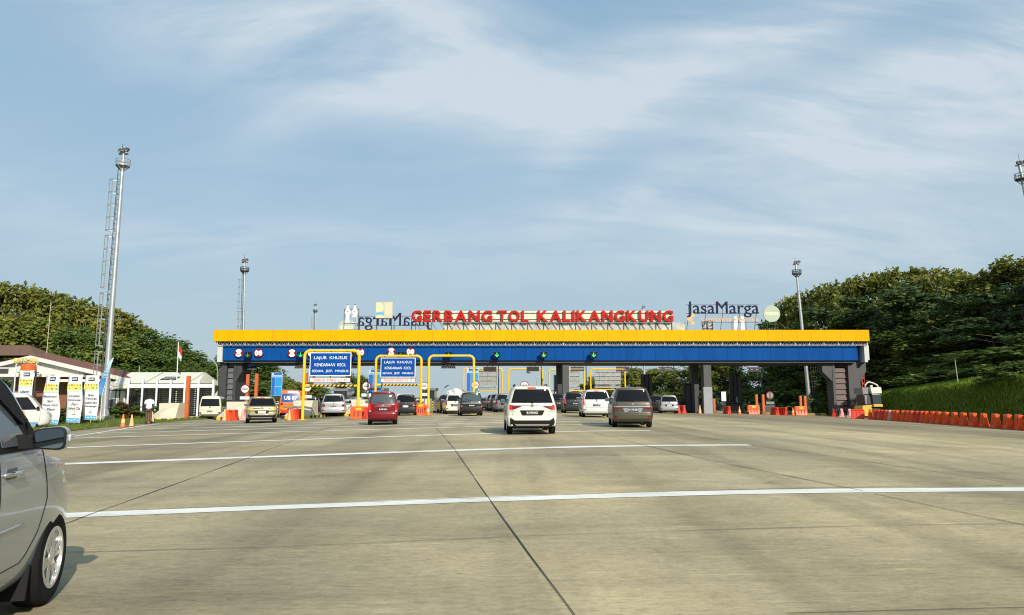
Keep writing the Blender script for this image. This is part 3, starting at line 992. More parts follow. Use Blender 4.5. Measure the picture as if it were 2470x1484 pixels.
def greeter(t, u, vt, vb, Y, woman):
    p0, p1 = at(u, vb, Y), at(u, vt, Y)
    H = p1.z - p0.z; cx = p0.x
    P = lambda pts: [(cx + x * H, Y, p0.z + z * H) for x, z in pts]
    body = [(-.10, .0), (-.02, .0), (0, .30), (.02, 0), (.10, 0), (.085, .36), (.09, .46), (.16, .52), (.15, .62), (.09, .74), (.05, .77), (.045, .80)]
    body += arc(0, .885, .075, .095, -40, 220, 12)
    body += [(-.045, .80), (-.05, .77), (-.09, .74), (-.15, .62), (-.16, .52), (-.09, .46), (-.085, .36)]
    if woman: body = [(-.10, .0), (-.03, .0), (-.025, .3), (.025, .3), (.03, 0), (.10, 0), (.09, .3), (.12, .34)] + body[6:-1] + [(-.12, .34), (-.09, .3)]
    g = MB().prism(P(body), (0, .07, 0)).build('figure', white, t)
    dk = M('greeter_outline', (.12, .12, .12), .6)
    b = MB()
    b.prism([(cx + x * H, Y - .008, p0.z + z * H) for x, z in [(-.012, .56), (.012, .56), (.018, .64), (0, .67), (-.018, .64)]], (0, .006, 0))
    for s in (-1, 1):
        b.prism([(cx + s * x * H, Y - .008, p0.z + z * H) for x, z in [(.09, .55), (.105, .55), (.05, .665), (.035, .66)]], (0, .006, 0))
        if woman: b.prism([(cx + s * x * H, Y - .008, p0.z + z * H) for x, z in [(.03, .05), (.065, .05), (.06, .3), (.03, .3)]], (0, .006, 0))
    b.build('drawn_lines', dk, g)
    b = MB(); b.prism([(cx + x * H, Y - .008, p0.z + z * H) for x, z in [(-.075, .92)] + arc(0, .90, .08, .09, 165, 20 if woman else 60, 8) + [(.0, .93)]], (0, .006, 0)); b.build('hair', dk, g)


Y = YF + 2.2
for (uL, uR, vt, vb, lab, Y) in [(838, 855, 733.5, 780, 'pair of white greeting cut-out figures at the left end of the roof', YF + 2.2),
                                 (1776, 1792, 763, 797, 'pair of small white cut-out figures under the navy lettering on the right', YF + 4.6)]:
    t = thing('greeting_figures', lab, 'cut-out', (at((uL + uR) / 2, vb, Y).x, Y, ZR))
    # the right pair faces away (seen from behind: plain white)
    if uL < 1000:
        greeter(t, uL, vt, vb, Y, False); greeter(t, uR, vt, vb - 1, Y, True)
    else:
        for u in (uL, uR):
            p0, p1 = at(u, vb, Y), at(u, vt, Y); H = p1.z - p0.z
            body = [(-.13, .0), (-.02, .0), (0, .30), (.02, 0), (.13, 0), (.12, .36), (.15, .66), (.06, .74)] + arc(0, .88, .11, .12, -50, 230, 12) + [(-.06, .74), (-.15, .66), (-.12, .36)]
            MB().prism([(p0.x + x * H, Y, p0.z + z * H) for x, z in body], (0, .07, 0)).build('figure', white, t)
    b = MB()
    xa, xb, zh = at(uL - 9, vb, Y).x, at(uR + 9, vb, Y).x, at(uL, vt + 12, Y).z
    for x in (xa, xb): b.bx(x - .03, x + .03, Y + .1, Y + .16, ZR, zh)
    for z in (zh - .02, ZR + (zh - ZR) * .45, ZR + (zh - ZR) * .2): b.bx(xa, xb, Y + .1, Y + .16, z - .03, z + .03)
    b.build('frame', steel_d, t)

# round disc boards
for (u, v, r, Y, lab) in [(1861, 757, 20.5, YF + 3.0, 'pale round disc board standing at the right of the roof lettering'), (836, 790, 20, YF + 7.5, 'pale round disc board behind the greeting figures at the left of the roof')]:
    p = at(u, v, Y); rr = r / (1713 / Y)
    t = thing('disc_board', lab, 'sign', (p.x, Y, ZR))
    MB().lathe([(rr, -.06), (rr, .06)], p, 'Y', 36).build('disc', M('disc_pale_green', (.36, .41, .32), .6, var=.05), t)
    cr = M('disc_relief', (.55, .58, .44), .6)
    b = MB(); b.prism([p + Vector((x * rr, -.072, z * rr)) for x, z in arc(-.55, 0, .22, .2, 90, 270) + arc(.62, 0, .18, .2, -90, 90)], (0, .008, 0)); b.build('emblem_bar', cr, t)
    mk_ = M('disc_mark', (.42, .46, .33), .6)
    b = MB(); b.prism([p + Vector((x * rr, -.08, z * rr)) for x, z in arc(.1, 0, .05, .05, 90, 270) + arc(.6, 0, .05, .05, -90, 90)], (0, .006, 0)); b.build('emblem_line', mk_, t)
    b = MB(); b.prism([p + Vector((x * rr, -.08, z * rr)) for x, z in arc(-.4, 0, .12, .13, 0, 345)], (0, .006, 0)); b.build('emblem_mark', M('disc_mark', (.42, .46, .33), .6), t)
    b = MB()
    for s in (-.45, .5): b.tube([(p.x + s * rr, Y + .08, p.z - .7 * rr), (p.x + s * rr - .1, Y + .3, ZR)], .035, 5)
    b.build('support', steel_d, t)
# small grey board frame under the lettering, right
Y = YF + 4.0
a, c = at(1694, 797, Y), at(1718, 774, Y)
t = thing('roof_board', 'small framed grey board on the roof below the navy lettering', 'sign', ((a.x + c.x) / 2, Y, ZR))
MB().bx(a.x, c.x, Y, Y + .06, ZR + .1, c.z).build('board', tarp, t)
b = MB()
for x in (a.x, c.x): b.bx(x - .04, x + .04, Y - .08, Y - .01, ZR, c.z + .05)
for z in (c.z, (ZR + c.z) / 2): b.bx(a.x, c.x, Y - .075, Y - .015, z - .03, z + .03)
b.build('frame', steel_d, t)
# ------------------------------------------------------------------ yellow height portals
stripe_black = M('stripe_black', (.02, .02, .02), .5)


def portal(uL, uR, vt, Y, label, bar_v=None, sign=None, plate=None, grp=None, r=.10, back=None, dv=0):
    pl, pr = at(uL, 940, Y), at(uR, 940, Y)
    xl, xr = pl.x, pr.x
    zt_ = at(uL, vt, Y).z - r
    t = thing('height_portal', label, 'portal', ((xl + xr) / 2, Y, gz((xl + xr) / 2, Y)), 0, grp)
    c = .38
    pts = [(xl, Y, gz(xl, Y) - .05), (xl, Y, zt_ - c)]
    for k in range(1, 6):
        a = R(90 * k / 6); pts.append((xl + c - c * math.cos(a), Y, zt_ - c + c * math.sin(a)))
    pts.append((xl + c, Y, zt_)); pts.append((xr - c, Y, zt_))
    for k in range(1, 6):
        a = R(90 * k / 6); pts.append((xr - c + c * math.sin(a), Y, zt_ - c + c * math.cos(a)))
    pts += [(xr, Y, zt_ - c), (xr, Y, gz(xr, Y) - .05)]
    fr = MB().tube(pts, r, 12).build('frame', yel_pipe, t, smooth=True, angle=50)
    b = MB()
    for x in (xl + c, xr - c):
        b.lathe([(r * 1.25, -.05), (r * 1.25, .05)], (x, Y, zt_), 'X', 12)
    for x in (xl, xr):
        b.lathe([(r * 1.2, 0), (r * 1.2, .06)], (x, Y, zt_ - c - .1), 'Z', 12)
        b.box((x, Y, gz(x, Y) + .02), (.42, .42, .04))
    b.build('collar', yel_pipe, fr)
    if bar_v:
        z = at(uL, bar_v, Y).z; rb = .075
        bar = MB().tube([(xl + r * .9, Y, z), (xr - r * .9, Y, z)], rb, 12).build('height_bar', yel_pipe, t, smooth=True, angle=50)
        b = MB(); n = 11; w = (xr - xl - .6) / n
        for i in range(n):
            x = xl + .45 + w * i
            vs = []; m = 12
            for q in range(2):
                for k in range(m):
                    a = 2 * math.pi * k / m
                    vs.append((x + q * w * .48 + .06 * math.sin(a), Y + (rb + .004) * math.cos(a), z + (rb + .004) * math.sin(a)))
            b.add(vs, [(k, (k + 1) % m, m + (k + 1) % m, m + k) for k in range(m)])
        b.build('stripes', stripe_black, bar)
    if sign:
        a, c2 = at(sign[0], sign[3], Y), at(sign[1], sign[2], Y)
        s = MB().bx(a.x, c2.x, Y - .16, Y - .12, a.z, c2.z).build('notice', sign_white, t, bevel=.015)
        W, H = c2.x - a.x, c2.z - a.z
        MB().bx(a.x + .05, c2.x - .05, Y - .166, Y - .161, a.z + .05, c2.z - .05).build('blue_field', sign_blue, s)
        mx = (a.x + c2.x) / 2
        for l, f, w, h in (('LAJUR  KHUSUS', .755, .80, .165), ('KENDARAAN  KECIL', .475, .76, .130), ('SEDAN,  JEEP,  MINIBUS', .195, .88, .130)):
            text(l, (mx, Y - .172, a.z + H * f), sign_white, s, w=W * w, h=H * h, depth=.006)
        b = MB()
        for x in (a.x + .3, mx, c2.x - .3): b.bx(x - .03, x + .03, Y - .10, Y - .05, a.z - .2, zt_)
        b.build('hanger', steel_d, t)
    if plate:
        a, c2 = at(plate[0], plate[3], Y), at(plate[1], plate[2], Y)
        s = MB().bx(a.x, c2.x, Y - .16, Y - .12, a.z, c2.z).build('height_plate', M('maroon_plate_edge', (.16, .02, .02), .5), t)
        MB().bx(a.x + .03, c2.x - .03, Y - .166, Y - .161, a.z + .03, c2.z - .03).build('pink_field', M('faded_pink_field', (.74, .60, .55), .5), s)
        text('TINGGI  MAKS  2.1  M', ((a.x + c2.x) / 2, Y - .171, (a.z + c2.z) / 2), M('faded_red_ink', (.48, .06, .05), .5), s, w=(c2.x - a.x) * .80, h=(c2.z - a.z) * .52, depth=.006)
    if back:
        bm_ = M('sign_back_sheet', (.30, .31, .29), .55, .2, var=.15, scale=2)
        a, c2 = at(back[0], back[3], Y), at(back[1], back[2], Y)
        s = MB().bx(a.x, c2.x, Y + .12, Y + .16, a.z, c2.z).build('notice_back', bm_, t)
        b = MB()
        n = max(2, int((c2.x - a.x) / .55))
        for i in range(n + 1):
            x = a.x + (c2.x - a.x) * i / n; b.bx(x - .025, x + .025, Y + .06, Y + .115, a.z, c2.z)
        for k in range(4):
            z = a.z + (c2.z - a.z) * k / 3; b.bx(a.x, c2.x, Y + .01, Y + .055, z - .025, z + .025)
        b.build('ribs', steel, s)
        h = (c2.z - a.z)
        s2 = MB().bx(a.x, c2.x, Y + .12, Y + .16, a.z - h * .30, a.z - h * .12).build('plate_back', bm_, t)
        for z in (a.z - h * .28, a.z - h * .14): MB().bx(a.x + .1, c2.x - .1, Y + .06, Y + .115, z - .02, z + .02).build('rib', steel, s2)
        b = MB()
        for x in (a.x + .3, c2.x - .3): b.bx(x - .03, x + .03, Y + .17, Y + .22, a.z - h * .3, zt_ + .0)
        b.build('hanger', steel_d, t)
        zz = a.z - h * .42
        MB().tube([(xl + r * .9, Y, zz), (xr - r * .9, Y, zz)], .07, 10).build('height_bar', yel_pipe, t, smooth=True, angle=50)
    return t


portal(732, 864.5, 842.5, 48.0, 'nearest yellow height portal with the larger blue LAJUR KHUSUS notice', 930.6, (747.7, 849, 850.8, 907.2), (747.7, 847, 911.4, 922.4))
portal(905.6, 1015.4, 856, 57.6, 'yellow height portal with the smaller blue LAJUR KHUSUS notice above the red car', 929, (918.5, 1003, 863.4, 910.6), (918.5, 1002.5, 912.7, 922.8))
portal(1033.7, 1142.7, 855.5, 57.6, 'empty yellow height portal without any notice, over the black people carrier')
portal(1118, 1211, 887.5, 90, 'far yellow portal whose wide grey notice back faces us, left of the white SUV', back=(1154.4, 1198.6, 895, 929.6))
portal(1226.7, 1309, 888.5, 92, 'far yellow portal without notice, above the white SUV roof')
portal(1325, 1409.5, 890, 90, 'far yellow portal with a narrow grey notice back, beside the middle column', back=(1374.5, 1397.5, 896, 929))
portal(1425, 1508, 889, 90, 'far yellow portal with a wide ribbed notice back, in front of the trees', back=(1435.5, 1497, 897, 927))

# dark lamp-matrix boxes over the far lanes
for (u0, u1, v0, v1, two, lab) in [(1166, 1197.5, 884.5, 895.5, 0, 'dark brown display box over the far lane left of the white SUV'),
                                   (1270.3, 1300.6, 884.3, 895.6, 0, 'dark brown display box above the roof of the white SUV'),
                                   (1377, 1409, 884.5, 895.3, 1, 'dark split display box just right of the middle column'),
                                   (1487, 1518.5, 884.5, 896, 1, 'dark split display box above the bronze people carrier'),
                                   (1590, 1621, 885, 895, 1, 'dark display box above the silver people carrier by the trees'),
                                   (1805, 1835, 886, 896.4, 1, 'dark display box farthest right, on two thin leaning poles')]:
    Y = 84.0; a, c = at(u0, v1, Y), at(u1, v0, Y)
    t = thing('display_box', lab, 'display', ((a.x + c.x) / 2, Y, a.z), 0, 'display boxes over the far lanes')
    if two:
        zm = (a.z + c.z) / 2
        bd = MB().bx(a.x, c.x, Y, Y + .35, zm + .05, c.z).build('housing', M('display_brown', (.05, .038, .03), .6), t)
        MB().bx(a.x, c.x, Y, Y + .3, a.z, zm - .05).build('lower_housing', M('display_brown', (.05, .038, .03), .6), t)
    else:
        bd = MB().bx(a.x, c.x, Y, Y + .35, a.z, c.z).build('housing', M('display_brown', (.05, .038, .03), .6), t, bevel=.03)
        b = MB()
        for k in range(4): b.bx(a.x + .1, c.x - .1, Y - .02, Y - .002, a.z + .1 + k * .12, a.z + .15 + k * .12)
        b.build('louvres', black, bd)
    b = MB()
    if u0 > 1800:
        for (ua, ub) in ((1828, 1845), (1838, 1850)):
            p, q = at(ua, 897, Y), grd(ub, 992)
            b.tube([(p.x, Y + .36, p.z), (at(ub, 990, Y).x, Y + .36, gz(p.x, Y))], .06, 7)
    else:
        for s in (.3, .7): b.tube([(a.x + (c.x - a.x) * s, Y + .2, c.z - .02), (a.x + (c.x - a.x) * s, Y + .2, c.z + 3.2 if False else c.z + .6)], .04, 6)
        b.bx(a.x - .3, c.x + .3, Y + .15, Y + .25, c.z + .6, c.z + .68)
        xx = c.x + .25; b.tube([(xx, Y + .2, c.z + .62), (xx, Y + .2, gz(xx, Y))], .06, 7)
    b.build('support', steel_d, t)

# ------------------------------------------------------------------ concrete bull-nose islands with booths
bull = M('beige_concrete', (.50, .46, .34), .8, var=.12, scale=1.2, bump=.2)
kerb_y = M('kerb_yellow', (.70, .50, .04), .6, var=.15)
kerb_b = M('kerb_black', (.03, .03, .03), .7)


def island(uR, Y, label, w=1.9, rz=0.0, noseL=1.5, h=1.15, length=17.0):
    """tip faces the traffic; uR = photo px of the right side of the block; the block is a wedge on a striped kerb"""
    p = at(uR, 990, Y); x1 = p.x; x0 = x1 - w; z = gz((x0 + x1) / 2, Y)
    t = thing('lane_island', label, 'island', ((x0 + x1) / 2, Y, z), rz, None)
    t.rotation_euler = (0, 0, rz); INV[t.name] = Matrix.Translation(Vector(((x0 + x1) / 2, Y, z))).inverted()
    Lx = lambda x, y, zz: (x, y, zz)
    # wedge nose: low tip rising to the block, with a folded face
    a = z + .20
    tipx = (x0 + x1) / 2
    vs = [(x0 - .0, Y - noseL, a), (tipx + .1, Y - noseL - .3, a), (x1, Y - noseL * .75, a), (x1, Y + 1.0, a), (x0, Y + 1.0, a),
          (x0 + .55, Y - 1.0, a + h * .5), (x1 - .02, Y - .5, a + h), (x1 - .02, Y + 1.0, a + h), (x0 + .42, Y + 1.0, a + h), (x0 + .40, Y - .7, a + h * .99), (tipx - .1, Y - noseL + .1, a + .32)]
    fs = [(0, 1, 10), (0, 10, 5), (1, 2, 10), (2, 6, 10), (10, 6, 5), (5, 6, 9), (2, 3, 7, 6), (6, 7, 8, 9), (0, 5, 8, 4), (5, 9, 8), (3, 4, 8, 7), (0, 4, 3, 2, 1)]
    b = MB(); b.add(vs, fs); b.build('bull_nose', bull, t, bevel=.03)
    # striped kerb round the island
    top = M('island_top', (.36, .34, .28), .85, var=.15)
    MB().prism([(x0 - .1, Y - noseL - .2, z - .1), (tipx, Y - noseL - .6, z - .1), (x1 + .1, Y - noseL - .1, z - .1), (x1 + .1, Y + length, z - .1), (x0 - .1, Y + length, z - .1)], (0, 0, .295)).build('island_slab', top, t)
    path = [Vector((x0 - .13, Y + length - .3 - .55 * i, 0)) for i in range(int((length + noseL) / .55))]
    path += [Vector((x0 - .13 + (w + .26) * i / 6, Y - noseL - .25 - .42 * math.sin(math.pi * i / 6), 0)) for i in range(7)]
    path += [Vector((x1 + .13, Y - noseL + .35 + .55 * i, 0)) for i in range(int((length + noseL - .4) / .55))]
    me = bpy.data.meshes.new('kerb'); vs, fs, mi = [], [], []
    for i, p_ in enumerate(path):
        tg = (path[min(i + 1, len(path) - 1)] - path[max(i - 1, 0)]).normalized(); nn = Vector((tg.y, -tg.x, 0))
        for (o_, zz) in ((-.03, -.1), (.03, -.1), (.03, .215), (-.03, .215)): vs.append(p_ - nn * o_ * -1 + Vector((0, 0, z + zz)))
        if i:
            q_ = 4 * (i - 1)
            for k in range(4): fs.append((q_ + k, q_ + (k + 1) % 4, q_ + 4 + (k + 1) % 4, q_ + 4 + k)); mi.append(i % 2)
    me.from_pydata(vs, [], fs); me.materials.append(kerb_b); me.materials.append(kerb_y); me.polygons.foreach_set('material_index', mi)
    me.transform(INV[t.name]); meshobj('kerb', me, t)
    return t, x0, x1, z


ISL = [(440, 55.5, 'concrete bull-nose island on striped kerb behind the man in white', -.0),
       (600, 56.0, 'concrete bull-nose island half hidden behind the gold SUV', 0),
       (759, 55.5, 'concrete bull-nose island behind the left post of the first yellow portal', 0),
       (893, 60.0, 'concrete bull-nose island directly behind the red hatchback', 0),
       (1039, 66.0, 'lane island behind the orange barriers under the third portal', 0)]
booth_grey = M('booth_grey', (.16, .17, .17), .55, var=.1)
booth_glass = M('booth_glass', (.02, .03, .035), .08)
for (u, Y, lab, rz) in ISL:
    t, x0, x1, z = island(u, Y, lab)
    if u < 500: continue
    xm = (x0 + x1) / 2; yb = max(Y + 6, 67.5)
    kb = thing('toll_booth', 'dark toll booth on the ' + lab.replace('concrete bull-nose ', '').replace('lane island', 'island').replace('under the third portal', ''), 'toll booth', (xm, yb, z + .2), 0, 'toll booths on the lane islands')
    MB().bx(xm - .65, xm + .65, yb, yb + 2.4, z + .2, z + 1.15).build('lower_wall', booth_grey, kb)
    MB().bx(xm - .62, xm + .62, yb + .03, yb + 2.37, z + 1.153, z + 2.15).build('glazing', booth_glass, kb)
    MB().bx(xm - .75, xm + .75, yb - .1, yb + 2.5, z + 2.153, z + 2.42).build('roof', booth_grey, kb, bevel=.03)
    gd = MB().bx(xm - .70, xm + .70, yb - 2.0, yb - 1.85, z + .2, z + 1.35).build('chevron_guard', kerb_b, kb)
    b = MB()
    for i in range(5):
        zz = z + .25 + i * .26
        for s in (-1, 1):
            b.prism([(xm + s * .02, yb - 2.012, zz), (xm + s * .68, yb - 2.012, zz - .38 if zz - .38 > z + .2 else z + .2), (xm + s * .68, yb - 2.012, zz - .24 if zz - .24 > z + .2 else z + .21), (xm + s * .02, yb - 2.012, min(zz + .14, z + 1.35))], (0, .006, 0))
    b.build('chevrons', kerb_y, gd)

# dark booths and sign backs under the right half of the canopy
for (u0, u1, vt, vb, Y, lab, nm, mt) in [(1654, 1670.5, 926, 990, 73, 'black cabinet left of the two right-hand inner columns', 'lane_cabinet', black),
                                         (1634, 1669, 964, 990, 74.5, 'low dark cabinet below the black cabinet near the silver people carrier', 'lane_cabinet', booth_grey),
                                         (1846, 1869, 978, 996, 72, 'small dark grey box under the round barrier sign on the right', 'lane_cabinet', M('cabinet_slate', (.10, .11, .11), .6)),
                                         (1754, 1790, 973, 996, 77, 'low black box below the tall dark ribbed panel', 'lane_cabinet', black),
                                         (1722, 1740, 978, 995, 77, 'low dark box beneath the pale blue feather flag', 'lane_cabinet', booth_grey)]:
    a, c = at(u0, vb, Y), at(u1, vt, Y); z0 = gz(a.x, Y)
    t = thing(nm, lab, 'cabinet', ((a.x + c.x) / 2, Y, z0), 0, 'cabinets under the right half of the canopy')
    MB().bx(a.x, c.x, Y, Y + 1.1, z0, c.z).build('body', mt, t, bevel=.03)
    MB().bx(a.x + .08, c.x - .08, Y - .02, Y - .003, z0 + .15, c.z - .12).build('door', soffit_m, t)
    MB().bx(a.x - .05, c.x + .05, Y - .05, Y + 1.15, c.z + .002, c.z + .06).build('lid', steel_d, t)
for (u0, u1, vt, vb, Y, lab, mt) in [(1762, 1786, 908, 973, 80, 'tall dark ribbed panel on posts under the right of the canopy', M('panel_slate', (.075, .085, .085), .6)),
                                     (1548, 1571.5, 903, 958, 80, 'dark framed panel on two posts behind the bronze people carrier', M('panel_slate', (.075, .085, .085), .6)),
                                     (1337, 1352, 905, 945, 82, 'dark green upright panel left of the middle column', M('panel_green', (.03, .05, .042), .6))]:
    a, c = at(u0, vb, Y), at(u1, vt, Y); z0 = gz(a.x, Y); W = c.x - a.x
    t = thing('upright_panel', lab, 'panel', ((a.x + c.x) / 2, Y, z0), 0, None)
    MB().bx(a.x + .08, c.x - .08, Y, Y + .05, a.z, c.z).build('sheet', mt, t)
    for f in (.33, .66): MB().bx(a.x + W * f - .04, a.x + W * f + .04, Y - .05, Y - .002, a.z, c.z).build('rib', black, t)
    for x in (a.x, c.x): MB().bx(x - .06, x + .06, Y - .04, Y + .08, z0 - .05, c.z + .05).build('post', steel_d, t)

# portals' neighbours: round stop signs with their plates
def stop_sign(u, v, Y, label, dia=.78, dim=False, edge=False):
    p = at(u, v, Y); z0 = gz(p.x, Y); r = dia / 2
    t = thing('stop_sign', label, 'sign', (p.x, Y, z0), 0, 'round stop signs before the lanes')
    MB().lathe([(r, -.015), (r, .015)], p, 'Y', 28).build('disc', M('sign_maroon', (.20, .02, .02), .45), t)
    MB().lathe([(r * .78, -.006), (r * .78, .0)], p + Vector((0, -.018, 0)), 'Y', 28).build('white_field', M('shaded_sign_white', (.25, .26, .25), .6) if dim else sign_white, t)  # dim variant: shade put into a darker copy of the sign white
    b = MB()
    if edge: b.bx(p.x - .05, p.x + .05, Y - .035, Y - .026, p.z - r * .78, p.z + r * .78)
    else: b.bx(p.x - r * .62, p.x + r * .62, Y - .035, Y - .026, p.z - .045, p.z + .045)
    b.build('bar', black_ink, t)
    if not edge:
        text('BERHENTI', p + Vector((0, -.03, .15)), black_ink, t, w=r * .85, h=.06, depth=.004)
        text('TOL', p + Vector((0, -.03, -.15)), black_ink, t, w=r * .35, h=.05, depth=.004)
    zp = p.z - r - .36
    pl = MB().bx(p.x - .40, p.x + .40, Y - .02, Y + .01, zp - .12, zp + .12).build('plate', sign_white if not dim else M('shaded_sign_white', (.25, .26, .25), .6), t)
    text('AMBIL KARTU', (p.x, Y - .024, zp), black_ink, pl, w=.58, h=.08, depth=.004)
    MB().tube([(p.x, Y + .05, z0 - .05), (p.x, Y + .05, p.z + r * .7)], .035, 8).build('post', steel_d, t)


stop_sign(591.3, 938.6, 60, 'round stop sign over a white plate, leftmost one, left of the gold SUV roof')
stop_sign(741, 935.6, 60, 'round stop sign half behind the left post of the first yellow portal')
stop_sign(884, 931.6, 60, 'round stop sign between the first and second yellow portals')
stop_sign(1023.8, 931.4, 64, 'round stop sign between the second and third yellow portals')
stop_sign(1146, 929, 62, 'round stop sign half behind the right post of the third yellow portal')
stop_sign(1265, 929, 66, 'round stop sign peeking over the roof of the white SUV')
stop_sign(1857, 954, 72, 'round sign with an upright bar on the right, shade put into its white', dim=True, edge=True)

# blue tariff boards
tb = M('tariff_blue', (.02, .26, .56), .45, var=.1); tb2 = M('tariff_dark_blue', (.01, .11, .42), .45, var=.1)
for (u0, u1, vt, vb, Y, lab) in [(652.8, 681.6, 899, 955.5, 62, 'blue tariff board leftmost, beside the orange van'), (888, 920, 892, 950, 62, 'blue tariff board behind the left post of the second portal'),
                                 (1125, 1154, 889, 945, 64, 'blue tariff board behind the right post of the third portal')]:
    a, c = at(u0, vb, Y), at(u1, vt, Y); z0 = gz(a.x, Y); W, H = c.x - a.x, c.z - a.z
    t = thing('tariff_board', lab, 'board', ((a.x + c.x) / 2, Y, z0), 0, 'blue tariff boards')
    bd = MB().bx(a.x, c.x, Y, Y + .08, a.z, c.z).build('board', M('board_pale_blue', (.36, .50, .62), .5), t, bevel=.01)
    MB().bx(a.x + .03, a.x + W * .34, Y - .006, Y - .001, a.z + .03, a.z + H * .80).build('left_column', tb2, bd)
    MB().bx(a.x + W * .36, c.x - .03, Y - .006, Y - .001, a.z + H * .42, a.z + H * .80).build('upper_table', tb, bd)
    MB().bx(a.x + W * .36, c.x - .03, Y - .006, Y - .001, a.z + .03, a.z + H * .40).build('lower_table', tb, bd)
    MB().bx(a.x + .2, c.x - .05, Y - .006, Y - .001, a.z + H * .90, c.z - .02).build('heading', tb2, bd)
    text('GOLONGAN  TARIF', ((a.x + c.x) / 2, Y - .01, a.z + H * .85), tb2, bd, w=W * .8, h=.08, depth=.004)
    b = MB()
    for k in range(7):
        zz = a.z + H * (.08 + .1 * k)
        b.bx(a.x + W * .42, a.x + W * (.42 + random.uniform(.2, .5)), Y - .011, Y - .007, zz, zz + .025); b.bx(a.x + .1, a.x + W * .26, Y - .011, Y - .007, zz, zz + .025)
    b.build('rows', tb2 if False else M('tariff_rows', (.05, .17, .45), .5), bd)
    for s in (.25, .75): MB().tube([(a.x + W * s, Y + .12, z0 - .05), (a.x + W * s, Y + .12, c.z + .1)], .04, 7).build('post', steel_d, t)

# ------------------------------------------------------------------ orange posts, barriers, cones


def post(u, vt, vb, Y, label, w=.26):
    z0 = gz(at(u, 980, Y).x, Y); p = at(u, vt, Y)
    pb = at(u, vb, Y)
    t = thing('guard_post', label, 'post', (p.x, Y, min(z0, pb.z)), 0, 'orange guard posts')
    MB().bx(p.x - w / 2, p.x + w / 2, Y - w / 2, Y + w / 2, min(z0, pb.z) - .02, p.z).build('shaft', M('post_orange', (.50, .11, .025), .5, var=.15), t, bevel=.03)
    MB().bx(p.x - w * .8, p.x + w * .8, Y - w * .8, Y + w * .8, z0 - .02, z0 + .25).build('foot', M('post_foot', (.25, .08, .03), .7), t)


post(455.5, 907, 1006, 56, 'tall orange post at the end of the striped kerb behind the man in white')
post(598.5, 903, 975, 63, 'tall orange post behind the leftmost round stop sign')
post(620, 901.5, 965, 62, 'tall orange post above the gold SUV, right of the leftmost stop sign')
post(739, 899, 970, 63, 'tall orange post hidden behind the left post of the first portal')
for (u, vt, Y, l) in [(1700, 944, 71.5, 'short orange post left of the grey column base with the white notice'), (1722, 962, 71.5, 'bright orange post right of the grey column base with the white notice'),
                      (1824, 952, 71.5, 'orange post standing behind the wide front-on barrier, left one of its pair'), (1840, 952, 71.5, 'orange post standing behind the wide front-on barrier, right one of its pair'),
                      (1930, 955, 71.5, 'orange post left of the pale mast foot on the far right'), (1941, 955, 71.5, 'orange post touching the pale mast foot on the far right')]:
    post(u, vt, 996, Y, l, .24)

BAR = None


def barrier_mesh(mat, par, L=.93, H=.75):
    """water-filled barrier: waisted cross-section, hollow-looking end with lugs; long axis Y, end at y=0 faces -Y"""
    prof = [(-.21, 0), (.21, 0), (.205, .10), (.155, .20), (.105, .42), (.09, .62), (.115, .70), (.07, H), (-.07, H), (-.115, .70), (-.09, .62), (-.105, .42), (-.155, .20), (-.205, .10)]
    b = MB(); b.prism([(x, 0.0, z) for x, z in prof], (0, L, 0))
    return b


def barrier(x, y, rz, label, m, group, wide=False):
    z = gz(x, y)
    t = thing('water_barrier', label, 'barrier', (x, y, z), rz, group)
    o = barrier_mesh(m, t).build('shell', m, t, world=False, bevel=.022)
    # recesses on both sides and a lug on the end
    for s in (-1, 1):
        for yy in (.25, .5, .75):
            MB().prism([(s * .165, yy - .07, .17), (s * .165, yy + .07, .17), (s * .10, yy + .05, .58), (s * .10, yy - .05, .58)], (s * .02, 0, .004)).build('rib', m, o, world=False)
    b = MB(); b.prism([(-.06, -.05, .12), (.06, -.05, .12), (.045, -.05, .62), (-.045, -.05, .62)], (0, .055, 0)); b.build('lug', m, t, world=False)
    b = MB(); b.lathe([(.05, 0), (.05, .03)], (0, .35, .75), 'Z', 10); b.build('filler_cap', M('cap_dark', (.2, .05, .03), .6), t, world=False)
    return t


